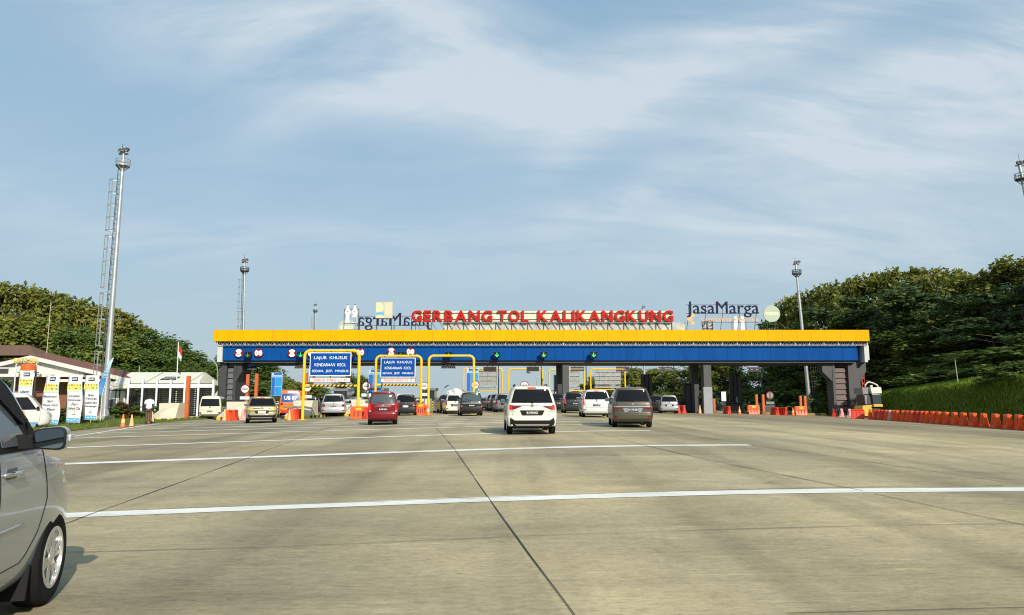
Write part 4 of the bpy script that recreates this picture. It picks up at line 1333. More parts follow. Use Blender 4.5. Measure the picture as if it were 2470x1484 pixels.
EN = [235, 325, 415, 490, 580, 655, 720, 765, 800, 845, 885, 935, 970, 1035, 1090, 1140, 1200, 1255, 1305, 1385, 1455, 1540, 1635, 1740, 1855, 1970, 2110, 2250, 2380, 2510]
rowlab = 'end of the long orange barrier row below the bank'
bpos = []
for i, e in enumerate(EN):
    u = 1960.3 + e * .2091
    # depth on the row line
    lo, hi = 20.0, 75.0
    for k in range(40):
        m = (lo + hi) / 2
        xl_ = BAR1.x + (m - BAR1.y) * (BAR0.x - BAR1.x) / (BAR0.y - BAR1.y)
        if UC + (xl_ / m) * (FPX / math.cos(PITCH)) > u: lo = m
        else: hi = m
    y = lo; x = BAR1.x + (y - BAR1.y) * (BAR0.x - BAR1.x) / (BAR0.y - BAR1.y)
    bpos.append((x, y))
row_protos = {}
for i, (x, y) in enumerate(bpos):
    m = orange
    if i in (1, 2, 10): m = pinkpl
    elif i in (0, 4, 6, 8, 16): m = redpl
    elif i == 3: m = orange_f if False else orange
    rz = R(-24) + jit(.05)
    if i == 4: rz = R(70)
    if m is orange and i not in (4,): lab = 'orange water-filled barrier in the long row along the foot of the bank'
    elif m is pinkpl: lab = {1: 'faded pink barrier second from the far end of the row', 2: 'faded pink barrier third from the far end of the row', 10: 'faded pale barrier amid the orange row below the yellow machine'}[i]
    else: lab = {0: 'dark red barrier standing alone at the far end of the row', 4: 'dark red barrier turned side-on in front of the right end column', 6: 'dark red barrier below the yellow machine, farther of two', 8: 'dark red barrier below the yellow machine, nearer of two', 16: 'dark red barrier about midway along the row'}[i]
    if m.name in row_protos and i != 4:
        t = copy_tree(row_protos[m.name]); t.location = (x, y, gz(x, y)); t.rotation_euler = (0, 0, rz); t['label'] = lab
    else:
        t = barrier(x, y, rz, lab, m, 'orange barriers lined up below the bank'); row_protos.setdefault(m.name, t)

fb_yel = M('reflector_yellow', (.78, .45, .03), .5)


def front_barrier(u, v, Y, label, w=1.05, h=.86, rz=0):
    p = at(u, v, Y); z = gz(p.x, Y)
    t = thing('front_barrier', label, 'barrier', (p.x, Y, z), rz, 'wide orange barriers facing the traffic')
    b = MB()
    prof = [(-.25, 0.0), (.25, 0.0), (.22, .16), (.13, .40), (.12, h), (-.12, h), (-.13, .40), (-.22, .16)]
    b.prism([(-w / 2, y, z_) for y, z_ in prof], (w, 0, 0))
    o = b.build('shell', orange, t, world=False, bevel=.03)
    b = MB()
    for x in (-w * .28, 0, w * .28): b.prism([(x - .05, -.235, .2), (x + .05, -.235, .2), (x + .035, -.15, .52), (x - .035, -.15, .52)], (0, .02, 0))
    b.build('recess', M('barrier_recess', (.25, .03, .01), .7), o, world=False)
    b = MB(); b.bx(-.19, .19, -.150, -.125, h - .26, h - .08); b.build('reflector', fb_yel, t, world=False)
    b = MB(); 
    for s in (-1, 1): b.bx(s * w / 2, s * (w / 2 + .06), -.08, .08, .2, h - .1)
    b.build('lug', orange, t, world=False)


front_barrier(866, 990, 47.3, 'orange barrier with yellow reflector at the foot of the first portal, right post', 1.0, .84)
front_barrier(1015.5, 990, 56.9, 'orange barrier at the foot of the second portal, right post', .62, .95)
front_barrier(1817.7, 991, 70.6, 'wide orange barrier with yellow reflector, left one on the far right of the plaza', 1.08, .9)
front_barrier(1931.6, 993, 70.6, 'wide orange barrier with yellow reflector, right one beside the pale mast foot', 1.12, .88)
# single barriers seen end-on
for (u, Y, m, rz, lab) in [(881.5, 46.6, redpl, -.2, 'red barrier seen end-on left of the red hatchback'), (1029, 56.5, orange, .1, 'orange barrier seen end-on between the second and third portals'),
                           (704, 47.0, orange, .25, 'orange barrier left of the first portal post, nearer one of the pair'), (711.5, 48.5, redpl, -.1, 'orange-red barrier close against the first portal post'),
                           (548, 50.2, orange, .1, 'orange barrier right of the white van, nearer one'), (563, 50.8, redpl, .12, 'orange barrier standing left of the faded pink one'), (585.5, 51.4, pinkpl, .1, 'faded pink barrier at the left of the gold SUV'),
                           (1637.5, 66.5, redpl, .1, 'red barrier right of the silver people carrier, left one'), (1651, 66.5, redpl, .1, 'red barrier right of the silver people carrier, right one'),
                           (1760, 69, redpl, .25, 'red barrier seen end-on below the pale feather flag'), (1876, 68.5, redpl, .3, 'red barrier left one of two between the wide front-on barriers'), (1897, 68.5, redpl, .3, 'red barrier right one of two between the wide front-on barriers')]:
    p = at(u, 990, Y); q = copy_tree(row_protos[m.name]); q.location = (p.x, Y, gz(p.x, Y)); q.rotation_euler = (0, 0, rz); q['label'] = lab; q['group'] = 'single barriers before the lanes'

cone_o = M('cone_orange', (.84, .18, .02), .45, var=.06); cone_f = M('cone_faded', (.82, .40, .18), .5, var=.06); cone_w = M('cone_reflective', (.82, .55, .28), .4)


def cone(u, v, Y, h, m, label):
    p = grd(u, v) if Y is None else at(u, v, Y); z = gz(p.x, p.y)
    t = thing('traffic_cone', label, 'traffic cone', (p.x, p.y, z), 0, 'traffic cones')
    MB().bx(-h * .26, h * .26, -h * .26, h * .26, 0, .045).build('foot', M('cone_foot', (.30, .06, .02), .7), t, world=False, bevel=.012)
    MB().lathe([(h * .20, .045), (h * .17, h * .15), (h * .045, h * .98), (h * .035, h)], (0, 0, 0), 'Z', 18).build('body', m, t, world=False, smooth=True, angle=40)
    MB().lathe([(h * .147, h * .36), (h * .103, h * .62)], (0, 0, 0), 'Z', 18).build('band', cone_w if m is cone_o else m, t, world=False, smooth=True, angle=40)


cone(296, 1029, 40, .72, cone_o, 'bright orange cone on the lawn edge, left of its faded neighbour')
cone(317, 1027, 40.5, .68, cone_f, 'faded orange cone on the lawn edge, right of its bright neighbour')
cone(356.5, 1021, 46.6, .75, cone_f, 'faded cone standing just behind the legs of the man in white')
cone(366.5, 1018, 48.5, .75, cone_f, 'faded cone showing right of the legs of the man in white')
cone(541, 1010, 49.6, .8, cone_f, 'pale orange cone at the right rear corner of the white van')
cone(697.5, 1011, 46.2, .75, cone_f, 'pale orange cone just left of the orange barriers by the first portal')
cone(1032.5, 1003.5, 55.3, .85, cone_o, 'orange cone in front of the barriers between the second and third portals')
cone(1688.5, 998, 68, .78, cone_f, 'pale orange cone in front of the inner columns on the right')
cone(1784, 998, 68, .75, cone_o, 'orange cone below the tall dark ribbed panel')
cone(1913, 1000, 68, .75, cone_o, 'orange cone just left of the wide barrier by the pale mast')

# low kerbs of the closed lanes on the right
for (u0, u1, v, lab) in [(1712, 1762, 993, 'low grey kerb island below the inner columns on the right'), (1836, 1880, 994.5, 'low grey kerb island behind the red barriers on the right'), (1944, 1993, 997, 'low kerb island with a yellow end near the right end column')]:
    Y = 71.5; a, c = at(u0, v, Y), at(u1, v, Y); z = gz(a.x, Y)
    t = thing('kerb_island', lab, 'kerb', ((a.x + c.x) / 2, Y, z))
    MB().bx(a.x, c.x, Y, Y + 9, z - .05, z + .2).build('slab', M('kerb_grey', (.18, .18, .16), .8, var=.15), t, bevel=.04)
    MB().bx(c.x - .55, c.x + .01, Y - .02, Y + .5, z - .04, z + .215).build('painted_end', kerb_y if u0 > 1900 else kerb_b, t)
    MB().bx(a.x - .01, a.x + .9, Y - .02, Y + .5, z - .04, z + .215).build('painted_end', M('kerb_olive', (.22, .18, .06), .8), t)

# ------------------------------------------------------------------ floodlight masts


def mast(label, base, top, r0, r1, plat_d, head_h, ladder=None, plinth=None, lean=None, rail_h=None, panels=True, thin=False):
    """base, top: world points; top is the platform floor"""
    t = thing('floodlight_mast', label, 'mast', tuple(base), 0, None)
    base, top = Vector(base), Vector(top)
    D = (top - base); H = D.length; ax = D.normalized()
    at_h = lambda h: base + ax * h
    MB().tube([base - Vector((0, 0, .1)), at_h(H * .33), at_h(H * .66), at_h(H + head_h * .7)], r0, 12, r1).build('pole', steel, t, smooth=True, angle=50)
    if plinth:
        b = MB(); b.bx(base.x - plinth, base.x + plinth, base.y - plinth, base.y + plinth, base.z - .25, base.z + .12); b.build('plinth', M('plinth_concrete', (.33, .31, .25), .85, var=.2, bump=.3), t, bevel=.03)
        b = MB()
        for k in range(6):
            a = k * math.pi / 3; d = Vector((math.cos(a), math.sin(a), 0))
            b.prism([base + d * r0 * .9 + Vector((0, 0, .122)), base + d * (r0 + .22) + Vector((0, 0, .122)), base + d * r0 * .9 + Vector((0, 0, .7))], Vector((-d.y, d.x, 0)) * .03)
        b.build('gusset', steel, t)
    # platform: floor ring, railing, brackets
    rp = plat_d / 2; hh = rail_h or rp * .9
    pf = MB().lathe([(r1 * 1.1, -.04), (rp, -.04), (rp, .06), (r1 * 1.1, .06)], at_h(H), 'Z', 14).build('platform', steel_d if thin else steel, t)
    b = MB(); n = 14
    for z in (hh, hh * .5):
        ring = [at_h(H) + Vector((rp * math.cos(2 * math.pi * k / n), rp * math.sin(2 * math.pi * k / n), z)) for k in range(n + 1)]
        b.tube(ring, .03, 5)
    for k in range(n):
        a = 2 * math.pi * k / n; p = at_h(H) + Vector((rp * math.cos(a), rp * math.sin(a), 0)); b.tube([p, p + Vector((0, 0, hh))], .025, 5)
        if k % 2 == 0: b.tube([p, at_h(H - rp * .8) + Vector((math.cos(a), math.sin(a), 0)) * r1], .035, 5)
    b.build('railing', steel_d if thin else steel, pf)
    # head: crossbar with flood lamps
    hd = at_h(H + head_h * .62)
    b = MB(); b.bx(hd.x - rp * .7, hd.x + rp * .7, hd.y - .05, hd.y + .05, hd.z - .05, hd.z + .05); b.build('crossbar', steel_d, t)
    q = rp * .42
    tilt = Matrix.Rotation(R(-28), 4, 'X')
    for i, (dx, dz) in enumerate(((-.45, .12), (.0, .16), (.45, .20))):
        c = hd + Vector((dx * rp * 1.1 + rp * .15, -.15, dz + q * .5))
        b = MB(); b.box(c, (q * 1.15, .22, q * 1.25), (Matrix.Rotation(R(20), 4, 'Y') @ tilt).to_3x3()); fl = b.build('floodlight', steel_d, t, bevel=.02)
        b = MB(); b.box(c + Vector((0, -.10, -.05)), (q * .95, .04, q * 1.0), (Matrix.Rotation(R(20), 4, 'Y') @ tilt).to_3x3()); b.build('lens', M('lamp_lens', (.34, .30, .20), .25), fl)
    b = MB(); b.tube([at_h(H), at_h(H) + Vector((-rp * .25, 0, head_h * 1.15))], .022, 5); b.build('lightning_rod', steel_d, t)
    if ladder:
        off, hoop = ladder
        b = MB()
        def lp(h, dx, dy): return at_h(h) + Vector((-(r0 + (r1 - r0) * h / H) - dx, dy, 0))
        for dy in (-.22, .22): b.tube([lp(.4, .10, dy), lp(H * .5, .10, dy), lp(H, .10, dy)], .028, 5)
        k = .6
        while k < H: b.tube([lp(k, .10, -.22), lp(k, .10, .22)], .018, 4); k += .4
        ld = b.build('ladder', steel_d, t)
        b = MB(); secs = [(.9 + (H - 1.6) * i / 4, .9 + (H - 1.6) * (i + .90) / 4) for i in range(4)]
        for (ha, hb) in secs:
            for i in range(5):
                h = ha + (hb - ha) * i / 4
                arcp = [lp(h, .10, .3)] + [lp(h, .10 + off * math.sin(a), .38 * math.cos(a)) for a in (R(20), R(55), R(90), R(125), R(160))] + [lp(h, .10, -.3)]
                b.tube(arcp, .03, 5)
            for a in (R(20), R(60), R(90), R(120), R(160)):
                b.tube([lp(ha, .10 + off * math.sin(a), .38 * math.cos(a)), lp(hb, .10 + off * math.sin(a), .38 * math.cos(a))], .022, 5)
        b.build('safety_cage', steel, ld)
    return t


Y = 54.0
pb = at(251, 1000, Y); pb.z = gz(pb.x, Y) + .35
mast('tallest floodlight mast with caged ladder on a concrete plinth beside the blue feather flag', pb, at(296, 400, Y), .25, .11, 1.05, 1.55, ladder=(.72, 1), plinth=.5)
Y = 84.0
pb = at(584, 990, Y); pb.z = gz(pb.x, Y)
mast('slim floodlight mast rising behind the left end of the canopy', pb, at(590, 654, Y), .19, .10, 1.0, 1.7, ladder=(.55, 1), thin=True)
Y = 150.0
pb = at(757, 985, Y); pb.z = gz(pb.x, Y)
mast('small distant floodlight mast left of the greeting figures', pb, at(760.5, 752, Y), .2, .12, .9, 2.0, ladder=(.6, 1), thin=True)
Y = 120.0
pb = at(1556, 990, Y); pb.z = gz(pb.x, Y)
mast('distant floodlight mast peeking over the last red letters', pb, at(1551.5, 757, Y), .25, .14, .8, 1.5, thin=True)
Y = 80.0
pb = at(1955, 994, Y); pb.z = gz(pb.x, Y)
mast('floodlight mast rising behind the right end of the canopy with a square cage', pb, at(1922, 661, Y), .26, .12, 1.0, 1.75, thin=True)
Y = 72.0
pb = at(2572, 1000, Y); pb.z = bank_z(pb.x, Y)
mast('floodlight mast cut by the right edge of the photo above the forest', pb, at(2466, 433, Y), .33, .15, 1.35, 2.4, thin=True)
# pale pole with a ladder under the right of the canopy is the foot of that mast; caged ladder beside it
t = thing('access_ladder', 'thin dark caged ladder hanging right of the pale mast foot under the canopy', 'ladder', (at(1966, 950, 79.5).x, 79.5, 0))
b = MB()
for u in (1957, 1963, 1969): b.tube([at(u - 2, 884, 79.5), at(u + 5, 968, 79.5)], .03, 5)
for k in range(8): b.tube([at(1954 + k * .9, 886 + k * 11.5, 79.5), at(1969 + k * .9, 886 + k * 11.5, 79.5)], .025, 5)
b.build('cage', steel_d, t)
# red ladder up the right end column
t = thing('red_ladder', 'red ladder climbing the outer edge of the right end column', 'ladder', (at(2080, 950, YB + 1.2).x, YB + 1.2, gz(33, 70)))
b = MB(); Yl = YB + 1.2
b.tube([at(2077.5, 886, Yl), at(2083, 1000, Yl)], .06, 6); b.tube([at(2084, 902, Yl), at(2088, 1000, Yl)], .04, 6)
b.build('rail', M('ladder_red', (.42, .07, .05), .5), t)
b = MB()
for k in range(8):
    v = 892 + k * 14
    b.prism([at(2078 + k * .6, v, Yl), at(2084 + k * .6, v + 6, Yl), at(2084 + k * .6, v + 9, Yl), at(2078 + k * .6, v + 5, Yl)], (0, .3, 0))
b.build('rung', M('ladder_red', (.42, .07, .05), .5), t)

# street lamps with curved arms behind the left end
def street_lamp(pts, Y, label, ub, arm_r=.06):
    P = [at(u, v, Y) for u, v in pts]
    x = at(ub, 990, Y).x
    t = thing('street_lamp', label, 'street lamp', (x, Y, gz(x, Y)))
    MB().tube([Vector((x, Y, gz(x, Y)))] + P[:-1], arm_r, 7).build('pole', steel, t, smooth=True, angle=50)
    d = (P[-1] - P[-2]).normalized()
    MB().tube([P[-2], P[-1]], arm_r * 1.8, 7).build('lamp_head', steel_d, t)


street_lamp([(525, 892), (522, 880), (513, 870), (500, 864), (487, 861.5), (477, 860.5)], 80, 'curved street lamp arm left of the canopy end', 527)
street_lamp([(1296, 935), (1294, 910), (1288, 901), (1278, 899), (1270, 898)], 130, 'far curved street lamp seen through the gate above the white SUV', 1296, .1)
for k, (u0, u1, vt, lab) in enumerate([(1063, 1082, 929, 'far thin street lamp with a long arm through the third portal'), (1058, 1046, 941, 'far thin street lamp with a short arm through the third portal')]):
    Yk = 190 + k * 12
    street_lamp([(u0, 965), (u0 + (u1 - u0) * .1, 945 + k * 6), (u0 + (u1 - u0) * .5, vt + 6), (u1, vt)], Yk, lab, u0 - 1, .09)
# ------------------------------------------------------------------ left side: office, louvred fence, tent, banners, flags
tile = M('roof_tiles', (.17, .070, .045), .75, var=.25, scale=2.5, bump=.5, bscale=6)
wall_w = M('white_render', (.54, .54, .50), .8, var=.08)
wall_b = M('brown_wall', (.20, .085, .05), .75, var=.15)
fascia_w = M('white_fascia', (.64, .63, .58), .6, var=.05)
YO = 68.0
p0 = at(83, 857.5, YO); p1 = at(337, 916, YO)
zg_ = gz(-40, YO) + .1
off = thing('office_building', 'low office with a brown tiled gable roof and white bargeboard behind the banners', 'building', ((p0.x + p1.x) / 2, YO, zg_))
dy = 2.4
sl_ = (p1 - p0); mirr = Vector((-sl_.x, 0, sl_.z))
pl_ = p0 + Vector((-sl_.x, 0, sl_.z))
b = MB()
b.prism([p0 + Vector((0, -.5, 0)), p1 + Vector((0, -.5, 0)), p1 + Vector((0, -.5, -.14)), p0 + Vector((0, -.5, -.14))], (0, dy, .35))
b.prism([p0 + Vector((-.004, -.5, 0)), pl_ + Vector((0, -.5, 0)), pl_ + Vector((0, -.5, -.14)), p0 + Vector((-.004, -.5, -.14))], (0, dy, .35))
b.build('roof', tile, off)
b = MB()
b.prism([p0 + Vector((0, -.62, -.05)), p1 + Vector((.2, -.62, -.12)), p1 + Vector((.2, -.62, -.50)), p0 + Vector((0, -.62, -.42))], (0, .11, 0))
b.prism([p0 + Vector((-.004, -.62, -.05)), pl_ + Vector((0, -.62, -.12)), pl_ + Vector((0, -.62, -.50)), p0 + Vector((-.004, -.62, -.42))], (0, .11, 0))
b.build('bargeboard', fascia_w, off)
zq = at(100, 903, YO).z
xw0, xw1 = at(20, 900, YO).x, at(204, 900, YO).x
b = MB(); b.prism([(p0.x - 1.0, YO, p0.z - .6), (p0.x, YO, p0.z - .3), (xw1 + 1.2, YO, p1.z + .6), (xw1 + 1.2, YO, zq), (xw0, YO, zq), (xw0, YO, p1.z + 1.8)], (0, .2, 0))
b.build('gable_wall', wall_w, off)
MB().bx(xw0, xw1 + .1, YO - 1.2, YO - .004, zq - .28, zq).build('porch_beam', fascia_w, off)
MB().bx(xw0, xw1 + 1.4, YO + 1.0, YO + 6, zg_ - .2, zq - .004).build('wall', wall_b, off)
b = MB()
for u in (196, 204): x = at(u, 930, YO).x; b.bx(x - .16, x + .16, YO - 1.1, YO - .8, zg_ - .1, zq - .285)
b.build('pillar', M('brick_pillar', (.30, .11, .06), .8, var=.2), off)
b = MB()
for i in range(4):
    x = xw0 + 1.0 + i * 2.1; b.bx(x, x + 1.2, YO + .975, YO + .996, zg_ + .9, zg_ + 2.3)
b.build('window', booth_glass, off)
# white panelled side wall and eaves right of the porch
xa, xb = at(262, 930, YO).x, at(310, 930, YO).x
MB().bx(xa, xb, YO - .5, YO + .2, zg_ - .2, at(280, 921, YO).z).build('side_wall', fascia_w, off)
b = MB()
for u in (272, 288, 297): x = at(u, 930, YO).x; b.bx(x - .035, x + .035, YO - .53, YO - .503, zg_, at(280, 921, YO).z)
zz = at(280, 941.5, YO).z; b.bx(xa, xb, YO - .53, YO - .503, zz - .05, zz + .03); b.build('frame', black, off)
MB().bx(at(208, 0, YO).x, at(340, 0, YO).x, YO - 1.0, YO - .55, at(280, 922, YO).z, at(280, 915.5, YO).z).build('eaves', fascia_w, off)

Y2 = 79.0
a, c = at(0, 866, Y2), at(104, 836, Y2)
t = thing('rear_building', 'dark brown hip-roofed building behind the office at the far left', 'building', ((a.x + c.x) / 2, Y2, zg_))
MB().bx(a.x - 6, c.x - 1.5, Y2 + .6, Y2 + 6, zg_ - .2, a.z).build('wall', M('dark_wall', (.05, .05, .052), .8), t)
zt2, ze = c.z, at(60, 858, Y2).z
b = MB(); b.add([(a.x - 8, Y2 - .4, ze), (c.x - .4, Y2 - .4, ze), (c.x - 3.0, Y2 + 2, zt2 + .3), (a.x - 6, Y2 + 2, zt2 + .3), (a.x - 8, Y2 + 4.4, ze), (c.x - .4, Y2 + 4.4, ze)], [(0, 1, 2, 3), (1, 5, 2), (5, 4, 3, 2), (0, 3, 4), (0, 4, 5, 1)])
b.build('roof', M('dark_tiles', (.13, .075, .045), .8, var=.25, scale=3, bump=.5), t)

Y3 = 64.5
a, c = at(33, 876, Y3), at(94, 863.5, Y3)
t = thing('office_sign', 'yellow letters reading KANTOR LEGAL on a rail in front of the office', 'sign', ((a.x + c.x) / 2, Y3, zg_))
text('KANTOR LEGAL', ((a.x + c.x) / 2, Y3, (a.z + c.z) / 2), M('sign_yellow_letter', (.66, .50, .12), .5), t, w=c.x - a.x, h=c.z - a.z, depth=.06, bold=.03)
b = MB(); b.bx(a.x - 2, c.x + .2, Y3 + .06, Y3 + .12, a.z - .5, a.z - .4)
for x in (a.x + .2, c.x - .2): b.bx(x - .04, x + .04, Y3 + .04, Y3 + .12, zg_, c.z)
b.build('frame', white, t)
Y3 = 63.0
a, c = at(41, 897, Y3), at(75, 891, Y3)
for (u0, u1, v0, v1, m_, lab) in [(41, 75, 877, 897, M('tank_orange', (.75, .12, .02), .5, var=.1), 'orange water tank on a stand above the leftmost banner')]:
    a, c = at(u0, v1, Y3), at(u1, v0, Y3); r = (c.x - a.x) / 2
    t = thing('water_tank', lab, 'water tank', ((a.x + c.x) / 2, Y3, zg_))
    MB().lathe([(r * .96, a.z), (r, a.z + .08), (r, c.z - .16), (r * .8, c.z - .05), (r * .3, c.z)], ((a.x + c.x) / 2, Y3 + r, 0), 'Z', 20).build('tank', m_, t, smooth=True, angle=40)
    b = MB()
    for sx in (-.7, .7):
        for sy in (.3, 1.7): b.bx((a.x + c.x) / 2 + sx * r - .05, (a.x + c.x) / 2 + sx * r + .05, Y3 + r * sy - .05, Y3 + r * sy + .05, zg_ - .1, a.z)
    b.bx(a.x, c.x, Y3, Y3 + 2 * r, a.z - .08, a.z - .004); b.build('stand', steel_d, t)

# louvred fence: white pillars, rail, black slatted panels
YFn = 61.0
t = thing('louvre_fence', 'fence of white pillars with black slatted panels left of the toll gate', 'fence', (at(410, 960, YFn).x, YFn, gz(-29, YFn)))
pu = [310, 343.8, 378.3, 411.6, 445.5, 478.8, 514]
fw = M('fence_white', (.66, .67, .68), .6, var=.06)
zr0, zr1 = at(400, 935.4, YFn).z, at(400, 927, YFn).z; ztp = at(400, 916, YFn).z
for u in pu:
    x = at(u, 950, YFn).x
    b = MB(); b.bx(x - .075, x + .075, YFn - .10, YFn + .12, gz(x, YFn) - .1, ztp); b.build('pillar', fw, t)
for u0, u1 in zip(pu[:-1], pu[1:]):
    x0, x1 = at(u0, 950, YFn).x + .079, at(u1, 950, YFn).x - .079
    z0 = gz(x0, YFn) + .25; ztop = zr0 - .03
    b = MB(); b.bx(x0, x1, YFn - .06, YFn + .08, zr0, zr1); b.build('rail', fw, t)
    MB().bx(x0, x1, YFn - .05, YFn + .07, zr1 + .03, zr1 + .07).build('top_bar', black, t)
    fr = MB(); fr.bx(x0, x0 + .06, YFn - .04, YFn + .04, z0, ztop); fr.bx(x1 - .06, x1, YFn - .04, YFn + .04, z0, ztop); fr.bx(x0 + .25, x0 + .33, YFn - .04, YFn + .04, z0, ztop)
    fr.bx(x0 + .064, x1 - .064, YFn - .04, YFn + .04, ztop - .07, ztop); fr.bx(x0 + .064, x1 - .064, YFn - .04, YFn + .04, z0, z0 + .07)
    n = 13; h = (ztop - z0 - .14) / n
    for i in range(n):
        fr.prism([(x0 + .065, YFn - .03, z0 + .07 + h * i), (x0 + .065, YFn - .02, z0 + .07 + h * i), (x0 + .065, YFn + .03, z0 + .07 + h * (i + .42)), (x0 + .065, YFn + .02, z0 + .07 + h * (i + .42))], (x1 - x0 - .13, 0, 0))
    fr.build('slat_panel', black, t)

# white marquee behind the fence
YT = 66.0
canvas = M('tent_canvas', (.60, .59, .50), .65, var=.05, scale=1)
a, c = at(262, 926, YT), at(470, 895.5, YT)
t = thing('marquee', 'white marquee tent with a black name label behind the louvred fence', 'tent', ((a.x + c.x) / 2, YT, zg_))
ze, zr_ = at(400, 928, YT).z, at(400, 895.5, YT).z
xr0, xr1 = at(275, 895, YT).x, at(462, 895, YT).x
b = MB(); b.add([(a.x, YT, ze), (c.x + .3, YT, ze), (xr1, YT + 3, zr_), (xr0, YT + 3, zr_), (a.x, YT + 6, ze), (c.x + .3, YT + 6, ze)], [(0, 1, 2, 3), (1, 5, 2), (5, 4, 3, 2), (4, 0, 3)])
b.build('roof', canvas, t)
MB().prism([(a.x, YT + .02, ze - .004), (c.x + .3, YT + .02, ze - .004), (c.x + .3, YT + .02, ze - .35), (a.x, YT + .02, ze - .35)], (0, .02, 0)).build('valance', canvas, t)
MB().bx(a.x + .1, c.x + .2, YT + 5.6, YT + 5.65, zg_, ze - .02).build('rear_wall', canvas, t)
sp_ = lambda x, f, o=.02: Vector((x, YT + 3 * f - o * .7, ze + (zr_ - ze) * f + o))
b = MB()
for (ub, ut) in ((343, 357), (448, 462)):
    b.tube([sp_(at(ub, 926, YT).x, .02), sp_(at(ut, 895, YT).x, .98)], .035, 5)
b.build('seam', M('tent_seam', (.22, .22, .2), .7), t)
la, lc = at(371.5, 915, YT), at(414, 908.5, YT)
f0, f1 = .36, .60
lb = MB(); lb.prism([sp_(la.x, f0, .03), sp_(lc.x - .1, f0, .03), sp_(lc.x, f1, .03), sp_(la.x + .2, f1, .03)], (0, -.01, .01)); lab_ = lb.build('name_label', black_ink, t)
ang = math.atan2(zr_ - ze, 3)
text('BUAVITA', (((la.x + lc.x) / 2) + .05, YT + 3 * .48 - .06, ze + (zr_ - ze) * .48 + .05), sign_white, lab_, w=(lc.x - la.x) * .8, h=.20, depth=.004, bold=.03, rx=ang)
b = MB()
for x in (a.x + .15, c.x + .1):
    for y in (YT + .1, YT + 5.9): b.tube([(x, y, zg_ - .1), (x, y, ze)], .05, 6)
b.build('leg', steel, t)

# national flag
YG = 66.5
pb, pt = at(431, 918, YG), at(430.5, 826, YG)
t = thing('flagpole', 'white flagpole flying a red over white flag above the marquee', 'flag', (pb.x, YG, zg_))
MB().tube([(pb.x - .12, YG, zg_ - .1), (pt.x, YG, pt.z)], .045, 8).build('pole', white, t)
fa, fb = at(429, 862, YG), at(440, 834, YG)
for nm, f0, f1, m_ in (('red_half', .5, 1.0, M('flag_red', (.55, .015, .03), .7)), ('white_half', 0, .5, M('flag_white', (.78, .76, .74), .7))):
    vs, fs = [], []
    nx, nz = 8, 5
    for j in range(nz + 1):
        for i in range(nx + 1):
            fx, fz = i / nx, f0 + (f1 - f0) * j / nz
            vs.append((pt.x + .05 + (fb.x - fa.x) * fx * .95, YG + .12 * math.sin(fx * 5 + fz * 2) * fx, fa.z + (fb.z - fa.z) * fz - .75 * fx * (1.0 - .3 * fx) + .1))
    fs = [(j * (nx + 1) + i, j * (nx + 1) + i + 1, (j + 1) * (nx + 1) + i + 1, (j + 1) * (nx + 1) + i) for j in range(nz) for i in range(nx)]
    b = MB(); b.add(vs, fs)
    o = b.build(nm, m_, t, smooth=True); md = o.modifiers.new('cloth', 'SOLIDIFY'); md.thickness = .008
# thin poles and aerials
for (u0, u1, v0, v1, Y, lab, r) in [(111, 123, 873, 727, 72, 'tall thin aerial pole rising behind the office roof', .045), (336.5, 336, 915, 882, 70, 'short white pole standing behind the marquee ridge', .05), (139, 141, 860, 822, 86, 'short pale pole among the left trees', .05),
                                    (2310, 2303, 914, 866, 50, 'thin pale stake leaning on the crest of the bank', .03)]:
    p, q = at(u0, v0, Y), at(u1, v1, Y)
    t = thing('thin_pole', lab, 'pole', tuple(p))
    MB().tube([(p.x, Y, p.z - (3 if u0 < 1000 else .2)), q], r, 6, r * .6).build('shaft', M('pole_pale', (.40, .40, .30), .6), t)
    MB().lathe([(r * 1.4, -.05), (r * 1.4, .05)], q, 'Z', 8).build('cap', steel_d, t)

# ------------------------------------------------------------------ banners and feather flags
ban_w = M('banner_white', (.70, .71, .72), .6, var=.04); ban_y = M('banner_yellow', (.72, .62, .16), .6); ban_b = M('banner_sky_blue', (.10, .38, .66), .6); ban_t = M('banner_pale_teal', (.46, .66, .60), .6)
ink = M('banner_ink', (.03, .04, .06), .6)


